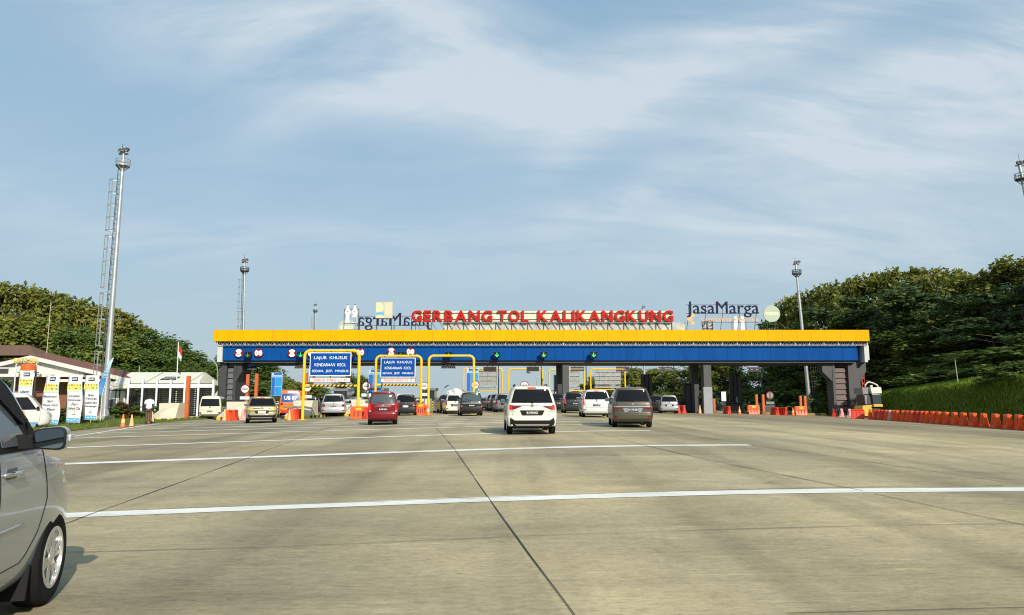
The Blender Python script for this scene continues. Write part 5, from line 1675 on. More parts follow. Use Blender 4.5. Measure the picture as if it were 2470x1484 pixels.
def banner(tl, tr, bl, br, Y, lines, label, pole_v, wave=.05):
    P = lambda q: at(q[0], q[1], Y)
    A, B_, D_, E_ = P(tl), P(tr), P(bl), P(br)
    z0 = lawn_z(D_.x, Y)
    t = thing('banner', label, 'banner', ((D_.x + E_.x) / 2, Y, z0), 0, 'white vertical banners on sticks')
    ph = random.uniform(0, 6)

    def S(fx, fz, o=0.0):      # fx 0..1 left to right, fz 0..1 top to bottom
        p = A.lerp(B_, fx).lerp(D_.lerp(E_, fx), fz)
        return p + Vector((.02 * math.sin(fz * 9 + ph), wave * math.sin(fz * 5 + ph + fx * 2.5) - o, 0))

    def patch(f0, f1, g0, g1, o, mat, nm, par, nx=6, nz=14):
        nx = max(1, int(nx * (f1 - f0) + .99)); nz = max(1, int(nz * (g1 - g0) + .99))
        vs = [S(f0 + (f1 - f0) * i / nx, g0 + (g1 - g0) * j / nz, o) for j in range(nz + 1) for i in range(nx + 1)]
        b = MB(); b.add(vs, [(j * (nx + 1) + i, j * (nx + 1) + i + 1, (j + 1) * (nx + 1) + i + 1, (j + 1) * (nx + 1) + i) for j in range(nz) for i in range(nx)])
        ob = b.build(nm, mat, par, smooth=True)
        if nm == 'sheet': md = ob.modifiers.new('cloth', 'SOLIDIFY'); md.thickness = .008; md.offset = 1
        return ob
    sh = patch(0, 1, 0, 1, 0, ban_w, 'sheet', t, 6, 22)
    patch(.27, .72, .045, .125, .016, ink, 'name_label', sh)
    patch(.02, .98, .18, .325, .014, ban_y, 'yellow_band', sh)
    patch(.02, .98, .325, .352, .014, ban_t, 'teal_edge', sh)
    H = A.z - D_.z; W = B_.x - A.x

    def wtext(s, fx, fz, w, h, mat, bold=.01, shear=0):
        me = text_mesh(s, W * w, H * h, .004, bold, shear)
        for v in me.vertices:
            v.co = S(fx + v.co.x / W, fz - v.co.y / H, .022 + v.co.z)
        me.transform(INV[sh.name]); meshobj('lettering', me, sh, mat)
    wtext('BUAVITA', .495, .085, .34, .035, sign_white, .03)
    cols = [M('icon_red', (.42, .10, .04), .5), M('icon_dark', (.04, .04, .05), .5), M('icon_green', (.10, .35, .22), .5), M('icon_orange', (.40, .30, .04), .5)]
    for k, (fx, fz, w_, h_, ci) in enumerate([(.08, .2, .1, .04, 1), (.26, .195, .16, .045, 0), (.5, .2, .06, .05, 1), (.66, .2, .12, .04, 2), (.84, .2, .1, .04, 1), (.12, .265, .14, .04, 3), (.40, .262, .05, .05, 0), (.50, .268, .26, .035, 0), (.82, .26, .14, .05, 2)]):
        patch(fx + w_ * .15, fx + w_ * .8, fz, fz + h_ * .7, .020, cols[ci], 'icon', sh)
    for i, l in enumerate(lines):
        wtext(l, .5, .44 + .085 * i, min(.82, .09 * len(l)), .052, ink, .008, .35)
    wtext('dalam', .5, .82, .22, .022, ink, 0, .3)
    if pole_v < 1100 and len(lines) > 1:
        patch(.02, .98, .90, .985, .014, ban_b, 'wave_strip', sh)
        for k in range(4): patch(.08 + .23 * k, .22 + .23 * k, .925 + .01 * (k % 2), .945 + .01 * (k % 2), .020, ban_w, 'wave', sh)
    q = at((bl[0] + br[0]) / 2, pole_v, Y)
    MB().tube([(q.x, Y + .06, z0 - .15), ((A.x + B_.x) / 2, Y + .06, A.z + .05)], .022, 6).build('stick', M('bamboo', (.45, .36, .12), .7), t)
    MB().tube([A + Vector((-.03, .03, 0)), B_ + Vector((.03, .03, 0))], .014, 5).build('crossbar', M('bamboo', (.45, .36, .12), .7), t)


banner((46, 893.5), (82, 893.5), (39, 1010), (76, 1010), 41.5, ['Lebaran', 'Hangat', 'Bersama'], 'leftmost white vertical banner, its lower part hidden by the ambulance', 1030)
banner((107, 904.5), (148.5, 904.5), (103, 1024), (137, 1026), 41.5, ['Menyambut', 'Hari', 'Raya Idul', 'Fitri'], 'creased white vertical banner hanging behind the ambulance mirror', 1036, .16)
banner((166, 905), (200.5, 905), (158.5, 1020), (194, 1021), 42.5, ['Lengkapi', 'Kemenangan', 'Fitri', 'Sehat Cita'], 'white vertical banner third from the left, on a bamboo stick', 1033)
banner((206, 906), (240.5, 906), (199, 1013), (233.5, 1014), 44, ['Sehat', 'Keluarga', 'Lebih dari', 'Kemenangan'], 'rightmost white vertical banner, nearest the tall mast', 1027)


def feather(base, tip, wpx, Y, label, m1, m2, z0):
    p, q = at(*base, Y), at(*tip, Y); w = wpx / (1713 / Y)
    t = thing('feather_flag', label, 'flag', (p.x, Y, z0), 0, 'feather flags')
    MB().tube([(p.x, Y, z0 - .1), p, p.lerp(q, .6) + Vector((-.04, 0, 0)), q], .03, 6, .015).build('pole', white, t)

    def S(f, s, o=0): return p.lerp(q, f) + Vector((s * w * (math.sin(math.pi * min(1, f * .75 + .25)) ** .8), .07 * math.sin(f * 7 + s * 2) - o, 0))
    for nm, f0, f1, m_ in (('upper_cloth', .45, 1.0, m1), ('lower_cloth', .0, .45, m2)):
        vs = [S(f0 + (f1 - f0) * j / 12, -i / 4) for j in range(13) for i in range(5)]
        b = MB(); b.add(vs, [(j * 5 + i, j * 5 + i + 1, (j + 1) * 5 + i + 1, (j + 1) * 5 + i) for j in range(12) for i in range(4)])
        o = b.build(nm, m_, t, smooth=True); md = o.modifiers.new('cloth', 'SOLIDIFY'); md.thickness = .006
    b = MB()
    for k in range(6):
        f = .42 + .08 * k
        b.add([S(f, -.15, .012), S(f, -.85, .012), S(f + .03, -.85, .012), S(f + .03, -.15, .012)], [(0, 1, 2, 3)])
    b.build('print', M('flag_print_blue', (.06, .25, .5), .6), t)


feather((246, 955), (274, 863), 17, 49, 'blue feather flag leaning beside the foot of the tallest mast', M('flag_pale_blue', (.40, .60, .68), .6, var=.15, scale=3), M('flag_deep_blue', (.05, .20, .46), .6, var=.2, scale=3), gz(-28, 49))
feather((1750, 977), (1746, 942), 8, 77, 'pale blue feather flag under the right part of the canopy', M('flag_faint_blue', (.42, .50, .56), .6), M('flag_faint_blue', (.42, .50, .56), .6), gz(22, 77) + .3)
feather((1781, 972), (1778, 955), 4, 79, 'small white feather flag by the tall dark ribbed panel', M('flag_white_cloth', (.62, .62, .62), .6), M('flag_white_cloth', (.62, .62, .62), .6), gz(22, 79) + .3)

# small utility post in front of the office, pale low wall on the lawn
p = grd(268, 1003)
t = thing('utility_box', 'grey utility box on a brown brick base right of the tallest mast', 'utility box', (p.x, 60, gz(p.x, 60)))
xx = at(266, 960, 60).x; z0 = lawn_z(xx, 60)
MB().bx(xx - .3, xx + .3, 60, 60.5, z0 - .1, z0 + .85).build('base', wall_b, t)
MB().bx(xx - .25, xx + .25, 60.05, 60.45, z0 + .853, z0 + 1.6).build('body', steel, t, bevel=.03)
MB().bx(xx - .2, xx + .2, 60.02, 60.048, z0 + .92, z0 + 1.5).build('door', steel_d, t)

# machine beside the right end column
YM = 62.0
p0, p1 = at(2080, 1004, YM), at(2127, 920, YM)
zb_ = gz(p0.x, YM)
P = lambda u, v, dy=0: at(u, v, YM) + Vector((0, dy, 0))
t = thing('plaza_machine', 'white and yellow road machine with curved roof pipe beside the right end column', 'machine', ((p0.x + p1.x) / 2, YM, zb_))
mw = M('machine_white', (.62, .62, .52), .55, var=.08); mg = M('machine_grey', (.20, .21, .20), .6); my = M('machine_yellow', (.62, .40, .04), .5, var=.15)
pr = lambda q, d, dy, mat, nm, bev=.03: MB().prism([P(u, v, dy) for u, v in q], (0, d, 0)).build(nm, mat, t, bevel=bev)
pr([(2081, 935), (2096, 935), (2096, 951), (2083, 951)], 1.6, .1, mg, 'rear_hood')
pr([(2098, 935), (2124, 934), (2126, 949), (2102, 950)], 1.5, -.1, mw, 'white_hood')
pr([(2103, 951), (2124, 950.5), (2127, 975), (2107, 975)], 1.4, 0, M('machine_window', (.05, .065, .07), .15), 'cab_window')
pr([(2085, 952), (2102, 952), (2106, 975), (2088, 978)], 1.3, .2, M('machine_dark', (.045, .04, .04), .6), 'cab_side')
pr([(2086, 954), (2092, 954), (2092, 976), (2089, 976)], .2, .05, mg, 'cab_post')
pr([(2106, 975.5), (2127.5, 975.5), (2128, 981.5), (2106, 981.5)], 1.6, -.15, my, 'yellow_bumper')
pr([(2082, 979), (2105.5, 977), (2106, 1004), (2082, 1004)], 1.5, .1, my, 'yellow_base')
pr([(2107, 982), (2127, 982), (2127, 1004), (2107, 1004)], 1.4, .1, M('machine_under', (.05, .03, .025), .7), 'underbody')
b = MB(); b.tube([P(2091, 934, .3), P(2092, 928, .3), P(2096, 923, .3), (P(2101, 921.5, .3)), P(2110, 924, .3), P(2120, 929, .3), P(2123, 934, .3)], .06, 7); b.build('roof_pipe', mw, t, smooth=True)
b = MB(); b.lathe([(.12, 0), (.12, .16)], P(2107, 933.5, .4), 'Z', 10); b.build('beacon', mw, t)

# ------------------------------------------------------------------ man in a white shirt, seen from behind, head bowed
skin = M('skin', (.20, .10, .06), .6); shirt = M('white_shirt', (.72, .72, .74), .8, bump=.5, bscale=12); trous = M('brown_trousers', (.085, .055, .035), .8); hair_m = M('black_hair', (.012, .01, .01), .6); shoe = M('dark_shoe', (.03, .025, .02), .6)


def skinned(name, verts, edges, radii, mat, parent, levels=1, root=0):
    me = bpy.data.meshes.new(name); me.from_pydata(verts, edges, []); me.update()
    o = bpy.data.objects.new(name, me); C.objects.link(o)
    me.materials.append(mat)
    md = o.modifiers.new('skin', 'SKIN'); md.use_smooth_shade = True
    sv = me.skin_vertices
    if not len(sv): 
        me.skin_vertices.new() if hasattr(me.skin_vertices, 'new') else None
    for i, r in enumerate(radii):
        me.skin_vertices[0].data[i].radius = r if isinstance(r, tuple) else (r, r)
    me.skin_vertices[0].data[root].use_root = True
    s = o.modifiers.new('sub', 'SUBSURF'); s.levels = levels; s.render_levels = levels
    dg = bpy.context.evaluated_depsgraph_get()
    m2 = bpy.data.meshes.new_from_object(o.evaluated_get(dg)); m2.name = name
    bpy.data.objects.remove(o); bpy.data.meshes.remove(me)
    m2.polygons.foreach_set('use_smooth', [True] * len(m2.polygons))
    o = bpy.data.objects.new(name, m2); C.objects.link(o)
    if parent is not None: o.parent = parent; INV[o.name] = INV[parent.name]
    return o


pm = grd(357, 1023); 
man = thing('person', 'man in white shirt and brown trousers standing with bowed head, back to us', 'person', (pm.x, pm.y, gz(pm.x, pm.y) + .05), R(18))
V = [(0, 0, .93), (0, -.02, 1.10), (0, .0, 1.28), (0, .05, 1.42), (0, .13, 1.50), (0, .19, 1.56), (0, .24, 1.63),     # 0 pelvis .. 6 head
     (-.10, 0, .88), (-.115, .02, .48), (-.12, -.01, .09), (-.125, .13, .04),                                       # left leg 7-10
     (.10, 0, .88), (.12, .03, .48), (.13, .0, .09), (.14, .14, .04),                                               # right leg 11-14
     (-.19, .05, 1.40), (-.25, .03, 1.13), (-.20, .22, 1.00), (-.16, .30, 1.00),                                    # left arm 15-18 (forearm held in front)
     (.19, .05, 1.40), (.25, .03, 1.13), (.20, .22, 1.00), (.16, .30, 1.00)]                                        # right arm 19-22
Ed = [(0, 1), (1, 2), (2, 3), (3, 4), (4, 5), (5, 6), (0, 7), (7, 8), (8, 9), (9, 10), (0, 11), (11, 12), (12, 13), (13, 14), (3, 15), (15, 16), (16, 17), (17, 18), (3, 19), (19, 20), (20, 21), (21, 22)]
Rd = [(.14, .10), (.13, .095), (.15, .105), (.13, .09), .055, .085, .09, (.085, .08), .055, .038, .035, (.085, .08), .055, .038, .035, .055, .042, .03, .022, .055, .042, .03, .022]
skinned('body', V, Ed, Rd, skin, man, 2)
# hands: palm with five fingers each, loosely curled
for s in (-1, 1):
    hv = [(s * .16, .30, 1.0), (s * .145, .36, .995)]; he = [(0, 1)]; hr = [.022, .026]
    for k, (dx, ln) in enumerate(((-.026, .060), (-.009, .072), (.009, .068), (.026, .052))):
        i = len(hv); hv += [(s * (.145 + dx), .385, .992), (s * (.14 + dx), .385 + ln * .6, .982), (s * (.135 + dx), .385 + ln * .8, .955)]; he += [(1, i), (i, i + 1), (i + 1, i + 2)]; hr += [.009, .0085, .007]
    i = len(hv); hv += [(s * .118, .345, .985), (s * .10, .375, .97)]; he += [(0, i), (i, i + 1)]; hr += [.010, .008]
    skinned('hand', hv, he, hr, skin, man, 1)
sv_ = [(0, 0, .86), (0, -.01, 1.0), (0, -.015, 1.14), (0, .0, 1.30), (0, .045, 1.42), (0, .085, 1.475), (-.19, .05, 1.40), (-.245, .035, 1.20), (.19, .05, 1.40), (.245, .035, 1.20)]
skinned('shirt', sv_, [(0, 1), (1, 2), (2, 3), (3, 4), (4, 5), (4, 6), (6, 7), (4, 8), (8, 9)], [(.185, .13), (.18, .13), (.18, .13), (.19, .135), (.15, .11), (.075, .07), .095, .085, .095, .085], shirt, man, 2, 2)
skinned('trousers', [(0, 0, .92), (-.10, 0, .84), (-.115, .02, .48), (-.12, -.0, .08), (.10, 0, .84), (.12, .03, .48), (.13, .0, .08)], [(0, 1), (1, 2), (2, 3), (0, 4), (4, 5), (5, 6)], [(.16, .12), (.115, .11), .085, .075, (.115, .11), .085, .075], trous, man, 2)
b = MB(); bmesh.ops.create_uvsphere(b.bm, u_segments=16, v_segments=10, radius=.102, matrix=Matrix.Translation((0, .215, 1.63)) @ Matrix.Rotation(R(-25), 4, 'X') @ Matrix.Diagonal((.92, 1.08, 1.05, 1)))
b.build('hair', hair_m, man, smooth=True, world=False)
for s in (-1, 1):
    b = MB(); bmesh.ops.create_uvsphere(b.bm, u_segments=12, v_segments=8, radius=.06, matrix=Matrix.Translation((s * .13, .06, .045)) @ Matrix.Diagonal((.85, 2.3, .8, 1))); b.build('shoe', shoe, man, smooth=True, world=False)
    b = MB(); bmesh.ops.create_uvsphere(b.bm, u_segments=8, v_segments=6, radius=.03, matrix=Matrix.Translation((s * .09, .235, 1.61)) @ Matrix.Diagonal((.5, .8, 1.1, 1))); b.build('ear', skin, man, smooth=True, world=False)
# ------------------------------------------------------------------ vehicles
def pchip(pts):
    xs = [p[0] for p in pts]; ys = [p[1] for p in pts]; n = len(xs)
    h = [xs[i + 1] - xs[i] for i in range(n - 1)]; d = [(ys[i + 1] - ys[i]) / h[i] for i in range(n - 1)]
    m = [d[0]] + [0 if d[i - 1] * d[i] <= 0 else 2 * d[i - 1] * d[i] / (d[i - 1] + d[i]) for i in range(1, n - 1)] + [d[-1]]

    def f(x):
        if x <= xs[0]: return ys[0]
        if x >= xs[-1]: return ys[-1]
        i = 0
        while x > xs[i + 1]: i += 1
        t = (x - xs[i]) / h[i]
        return ((1 + 2 * t) * (1 - t) ** 2 * ys[i] + t * (1 - t) ** 2 * h[i] * m[i] + t * t * (3 - 2 * t) * ys[i + 1] + t * t * (t - 1) * h[i] * m[i + 1])
    return f


W_MPV = [(.14, .90), (.20, .965), (.33, 1.0), (.47, 1.0), (.57, .975), (.63, .945), (.78, .865), (.90, .785), (.945, .73), (.975, .62), (.993, .45), (1.0, .25)]
R_MPV = [(.14, .12), (.18, .02), (.25, .0), (.33, .0), (.385, .045), (.47, .045), (.585, .065), (.64, .10), (.78, .19), (.90, .27), (.925, .235), (.955, .25), (.98, .45), (1.0, 1.1)]
F_MPV = [(.14, .18), (.20, .04), (.30, 0), (.42, .03), (.515, .10), (.55, .26), (.585, .62), (.615, .92), (.66, 1.04), (.75, 1.28), (.85, 1.56), (.92, 1.80), (.965, 2.02), (.99, 2.3), (1.0, 2.7)]
F_VAN = [(.12, .16), (.18, .03), (.28, 0), (.40, .03), (.48, .10), (.53, .26), (.56, .36), (.70, .58), (.85, .82), (.93, 1.0), (.97, 1.2), (1.0, 1.7)]
R_VAN = [(.12, .08), (.16, .01), (.22, 0), (.30, .0), (.34, .025), (.5, .03), (.60, .05), (.80, .11), (.92, .16), (.96, .22), (.985, .4), (1.0, 1.0)]
W_VAN = [(.12, .92), (.18, .98), (.30, 1.0), (.5, 1.0), (.6, .98), (.78, .91), (.92, .85), (.96, .78), (.985, .6), (1.0, .3)]
R_SED = [(.15, .12), (.2, .02), (.28, 0), (.42, .01), (.55, .04), (.635, .10), (.655, .35), (.67, .62), (.72, .78), (.85, 1.1), (.93, 1.35), (.975, 1.7), (1.0, 2.2)]


class Car:
    def __init__(s, L, W, H, wp=W_MPV, rp=R_MPV, fp=F_MPV, rw=.31, wbf=.30, wbr=.30, cr=(.16, .20), cf=(.34, .42), bulge=.05, zb=.14, tyre=.20):
        s.L, s.W, s.H = L, W, H
        s.w = pchip([(z * H, f * W / 2) for z, f in wp]); s.r = pchip([(z * H, -L / 2 + o) for z, o in rp]); s.f = pchip([(z * H, L / 2 - o) for z, o in fp])
        ks = sorted(set([round(z * H, 3) for z, _ in wp + rp + fp] + [H * (.14 + .86 * i / 34) for i in range(35)]))
        z0 = zb * H
        s.zs = [z0]
        for k in ks:
            if k > s.zs[-1] + .012: s.zs.append(min(k, H))
        s.cr, s.cf, s.bulge = cr, cf, bulge
        s.rw, s.tyre = rw, tyre
        s.yf, s.yr = L * wbf, -L * wbr
        s.zb = z0

    def cfz(s, z):
        t = sm((z / s.H - .50) / .15)
        k = getattr(s, 'ctop', .26)
        return s.cf[0] + (k - s.cf[0]) * t, s.cf[1] + (k - s.cf[1]) * t

    def rear(s, x, z):
        w = s.w(z); ax = min(s.cr[0], w * .6); ay = s.cr[1]; k = w - ax; a = abs(x)
        if a <= k: return s.r(z) + s.bulge * (a / w) ** 2
        t = min(1.0, (a - k) / ax)
        return s.r(z) + s.bulge * (k / w) ** 2 + ay * (1 - math.sqrt(max(0, 1 - t * t)))

    def front(s, x, z):
        w = s.w(z); cfx, ay = s.cfz(z); ax = min(cfx, w * .6); k = w - ax; a = abs(x)
        if a <= k: return s.f(z) - s.bulge * 1.6 * (a / w) ** 2
        t = min(1.0, (a - k) / ax)
        return s.f(z) - s.bulge * 1.6 * (k / w) ** 2 - ay * (1 - math.sqrt(max(0, 1 - t * t)))

    def side(s, y, z):
        w = s.w(z)
        ax = min(s.cr[0], w * .6); y0 = s.r(z) + s.bulge * ((w - ax) / w) ** 2 + s.cr[1]
        if y < y0:
            t = min(1, (y0 - y) / s.cr[1]); return w - ax + ax * math.sqrt(max(0, 1 - t * t))
        cfx, cfy = s.cfz(z); ax = min(cfx, w * .6); y1 = s.f(z) - s.bulge * 1.6 * ((w - ax) / w) ** 2 - cfy
        if y > y1:
            t = min(1, (y - y1) / cfy); return w - ax + ax * math.sqrt(max(0, 1 - t * t))
        return w

    def ring(s, z):
        w = s.w(z); pts = []
        axr = min(s.cr[0], w * .6); cfx, cfy = s.cfz(z); axf = min(cfx, w * .6)
        for i in range(6): x = (w - axr) * i / 5; pts.append((x, s.rear(x, z)))
        for i in range(1, 6):
            a = R(90 * i / 5); x = w - axr + axr * math.sin(a); pts.append((x, s.rear(w - axr, z) + s.cr[1] * (1 - math.cos(a))))
        ya, yb = pts[-1][1], s.front(w - axf, z) - cfy
        if yb < ya + .05: yb = ya + .05
        for i in range(1, 15): pts.append((w, ya + (yb - ya) * i / 14))
        for i in range(1, 6):
            a = R(90 * i / 5); pts.append((w - axf + axf * math.cos(a), yb + cfy * math.sin(a)))
        for i in range(4, -1, -1): x = (w - axf) * i / 5; pts.append((x, s.front(x, z)))
        half = pts
        full = half + [(-x, y) for x, y in half[-2:0:-1]]
        return [(x, y, z) for x, y in full]

    def body(s, mat, parent, arches=True):
        b = MB(); rings = []
        for z in s.zs: rings.append([b.bm.verts.new(p) for p in s.ring(z)])
        n = len(rings[0])
        for i in range(len(rings) - 1):
            for k in range(n): b.bm.faces.new((rings[i][k], rings[i][(k + 1) % n], rings[i + 1][(k + 1) % n], rings[i + 1][k]))
        b.bm.faces.new(rings[0][::-1]); b.bm.faces.new(rings[-1])
        o = b.build('body', mat, parent, smooth=True, world=False, angle=38)
        if arches:
            c = MB()
            for y in (s.yf, s.yr):
                for sx in (-1, 1):
                    c.lathe([(s.rw + getattr(s, 'arch', .055), sx * (s.W / 2 - .30)), (s.rw + getattr(s, 'arch', .055), sx * (s.W / 2 + .3))], (0, y, s.rw), 'X', 64)
            co = c.build('cutter', M('wheel_well', (.002, .002, .002), 1.0, spec=0), None)
            md = o.modifiers.new('arch', 'BOOLEAN'); md.operation = 'DIFFERENCE'; md.object = co; md.solver = 'EXACT'; md.material_mode = 'TRANSFER'
            dg = bpy.context.evaluated_depsgraph_get()
            me = bpy.data.meshes.new_from_object(o.evaluated_get(dg))
            o.modifiers.clear(); o.data = me
            bpy.data.objects.remove(co)
        return o

    def patch(s, poly, where, off, mat, name, parent, step=.11, side=1, inset=.014):
        bm = bmesh.new()
        f = bm.faces.new([bm.verts.new((a, b_, 0)) for a, b_ in poly])
        xs = [p[0] for p in poly]; zs = [p[1] for p in poly]
        for lo, hi, no in ((min(xs), max(xs), (1, 0, 0)), (min(zs), max(zs), (0, 1, 0))):
            n = int((hi - lo) / step)
            for i in range(1, n + 1):
                v = lo + (hi - lo) * i / (n + 1)
                bmesh.ops.bisect_plane(bm, geom=bm.verts[:] + bm.edges[:] + bm.faces[:], plane_co=(v, 0, 0) if no[0] else (0, v, 0), plane_no=no)
        be = [e for e in bm.edges if len(e.link_faces) == 1]
        ret = bmesh.ops.extrude_edge_only(bm, edges=be)
        inner = set(v for v in ret['geom'] if isinstance(v, bmesh.types.BMVert))
        for v in bm.verts:
            a, b_ = v.co.x, v.co.y; o = off - inset if v in inner else off
            if where == 'rear': v.co = Vector((a, s.rear(a, b_) - o, b_))
            elif where == 'front': v.co = Vector((a, s.front(a, b_) + o, b_))
            else: v.co = Vector((side * (s.side(a, b_) + o), a, b_))
        m = MB(); m.bm.free(); m.bm = bm
        return m.build(name, mat, parent, smooth=True, world=False, angle=35)

    def wheels(s, parent, rim, detail=False, steer=0):
        for y in (s.yf, s.yr):
            for sx in (-1, 1):
                w = s.tyre; r = s.rw; xo = s.W / 2 - .015
                c = Vector((sx * (xo - w / 2), y, r))
                q = [(r * .60, -w / 2 + .01), (r * .64, -w / 2), (r * .92, -w / 2), (r * .985, -w / 2 + .02), (r, -w / 2 + .04), (r, w / 2 - .04), (r * .985, w / 2 - .02), (r * .92, w / 2), (r * .64, w / 2), (r * .60, w / 2 - .01)]
                wt = MB().lathe(q, (0, 0, 0), 'X', 40 if detail else 22, caps=False).build('wheel', M('tyre_rubber', (.012, .012, .012), .9, var=.2, scale=6, spec=.15), parent, smooth=True, world=False, angle=40)
                wt.location = c; wt.rotation_euler = (0, 0, steer if y > 0 else 0)
                b = MB(); h = sx * w / 2
                if detail:
                    b.lathe([(r * .66, h - sx * .012), (r * .66, h + sx * .004), (r * .59, h + sx * .004), (r * .57, h - sx * .05), (r * .56, h - sx * .09)], (0, 0, 0), 'X', 40, caps=False)
                    for k in range(6):
                        a = k * math.pi / 3 + .2
                        for da in (-.13, .13):
                            d = Vector((0, math.cos(a + da), math.sin(a + da))); t_ = Vector((0, -d.z, d.y))
                            p0, p1 = d * r * .14, Vector((0, math.cos(a + da * 1.3), math.sin(a + da * 1.3))) * r * .6
                            ex = Vector((h - sx * .012, 0, 0))
                            b.prism([p0 + t_ * .022 + ex, p1 + t_ * .017 + ex, p1 - t_ * .017 + ex, p0 - t_ * .022 + ex], (-sx * .035, 0, 0))
                    b.lathe([(r * .17, h - sx * .045), (r * .17, h - sx * .008), (r * .1, h - sx * .0)], (0, 0, 0), 'X', 24)
                    dk = MB(); dk.lathe([(r * .57, h - sx * .075), (r * .57, h - sx * .07)], (0, 0, 0), 'X', 24); br = dk.build('brake_hub', M('wheel_shadow_metal', (.06, .06, .06), .5, .5), wt, world=False)
                else:
                    b.lathe([(r * .63, h - sx * .004), (r * .58, h + sx * .006), (r * .52, h - sx * .03), (r * .2, h - sx * .02), (r * .1, h - sx * .005)], (0, 0, 0), 'X', 16)
                b.build('rim', rim, wt, smooth=True, world=False, angle=30)


def mirror(p):
    return [(-x, z) for x, z in p][::-1]


glass = M('dark_car_glass', (.004, .005, .006), .05, spec=.35)
glass_g = M('greenish_car_glass', (.05, .075, .075), .05, spec=.7)
trim = M('black_trim', (.008, .008, .008), .6, spec=.2)
chrome = M('chrome', (.75, .75, .74), .12, 1.0)
lens_r = M('red_lamp_lens', (.17, .004, .006), .2, coat=.15, spec=.3)
lens_lit = M('lit_brake_lamp', (.75, .012, .006), .3, emit=.9, spec=.2)
lens_a = M('lit_amber_lamp', (.9, .22, .01), .3, emit=.9, spec=.2)
lens_c = M('clear_lamp_lens', (.55, .56, .56), .12, .3, coat=.5)
alloy = M('alloy_rim', (.46, .47, .48), .3, .8)
plate_b = M('plate_black', (.015, .015, .016), .4)
plate_w = M('plate_white', (.78, .78, .78), .45)


def paint(name, col, metal=0.0, rough=.35):
    return M(name, col, rough, metal, coat=.8 if max(col) > .1 else .35, spec=.3)


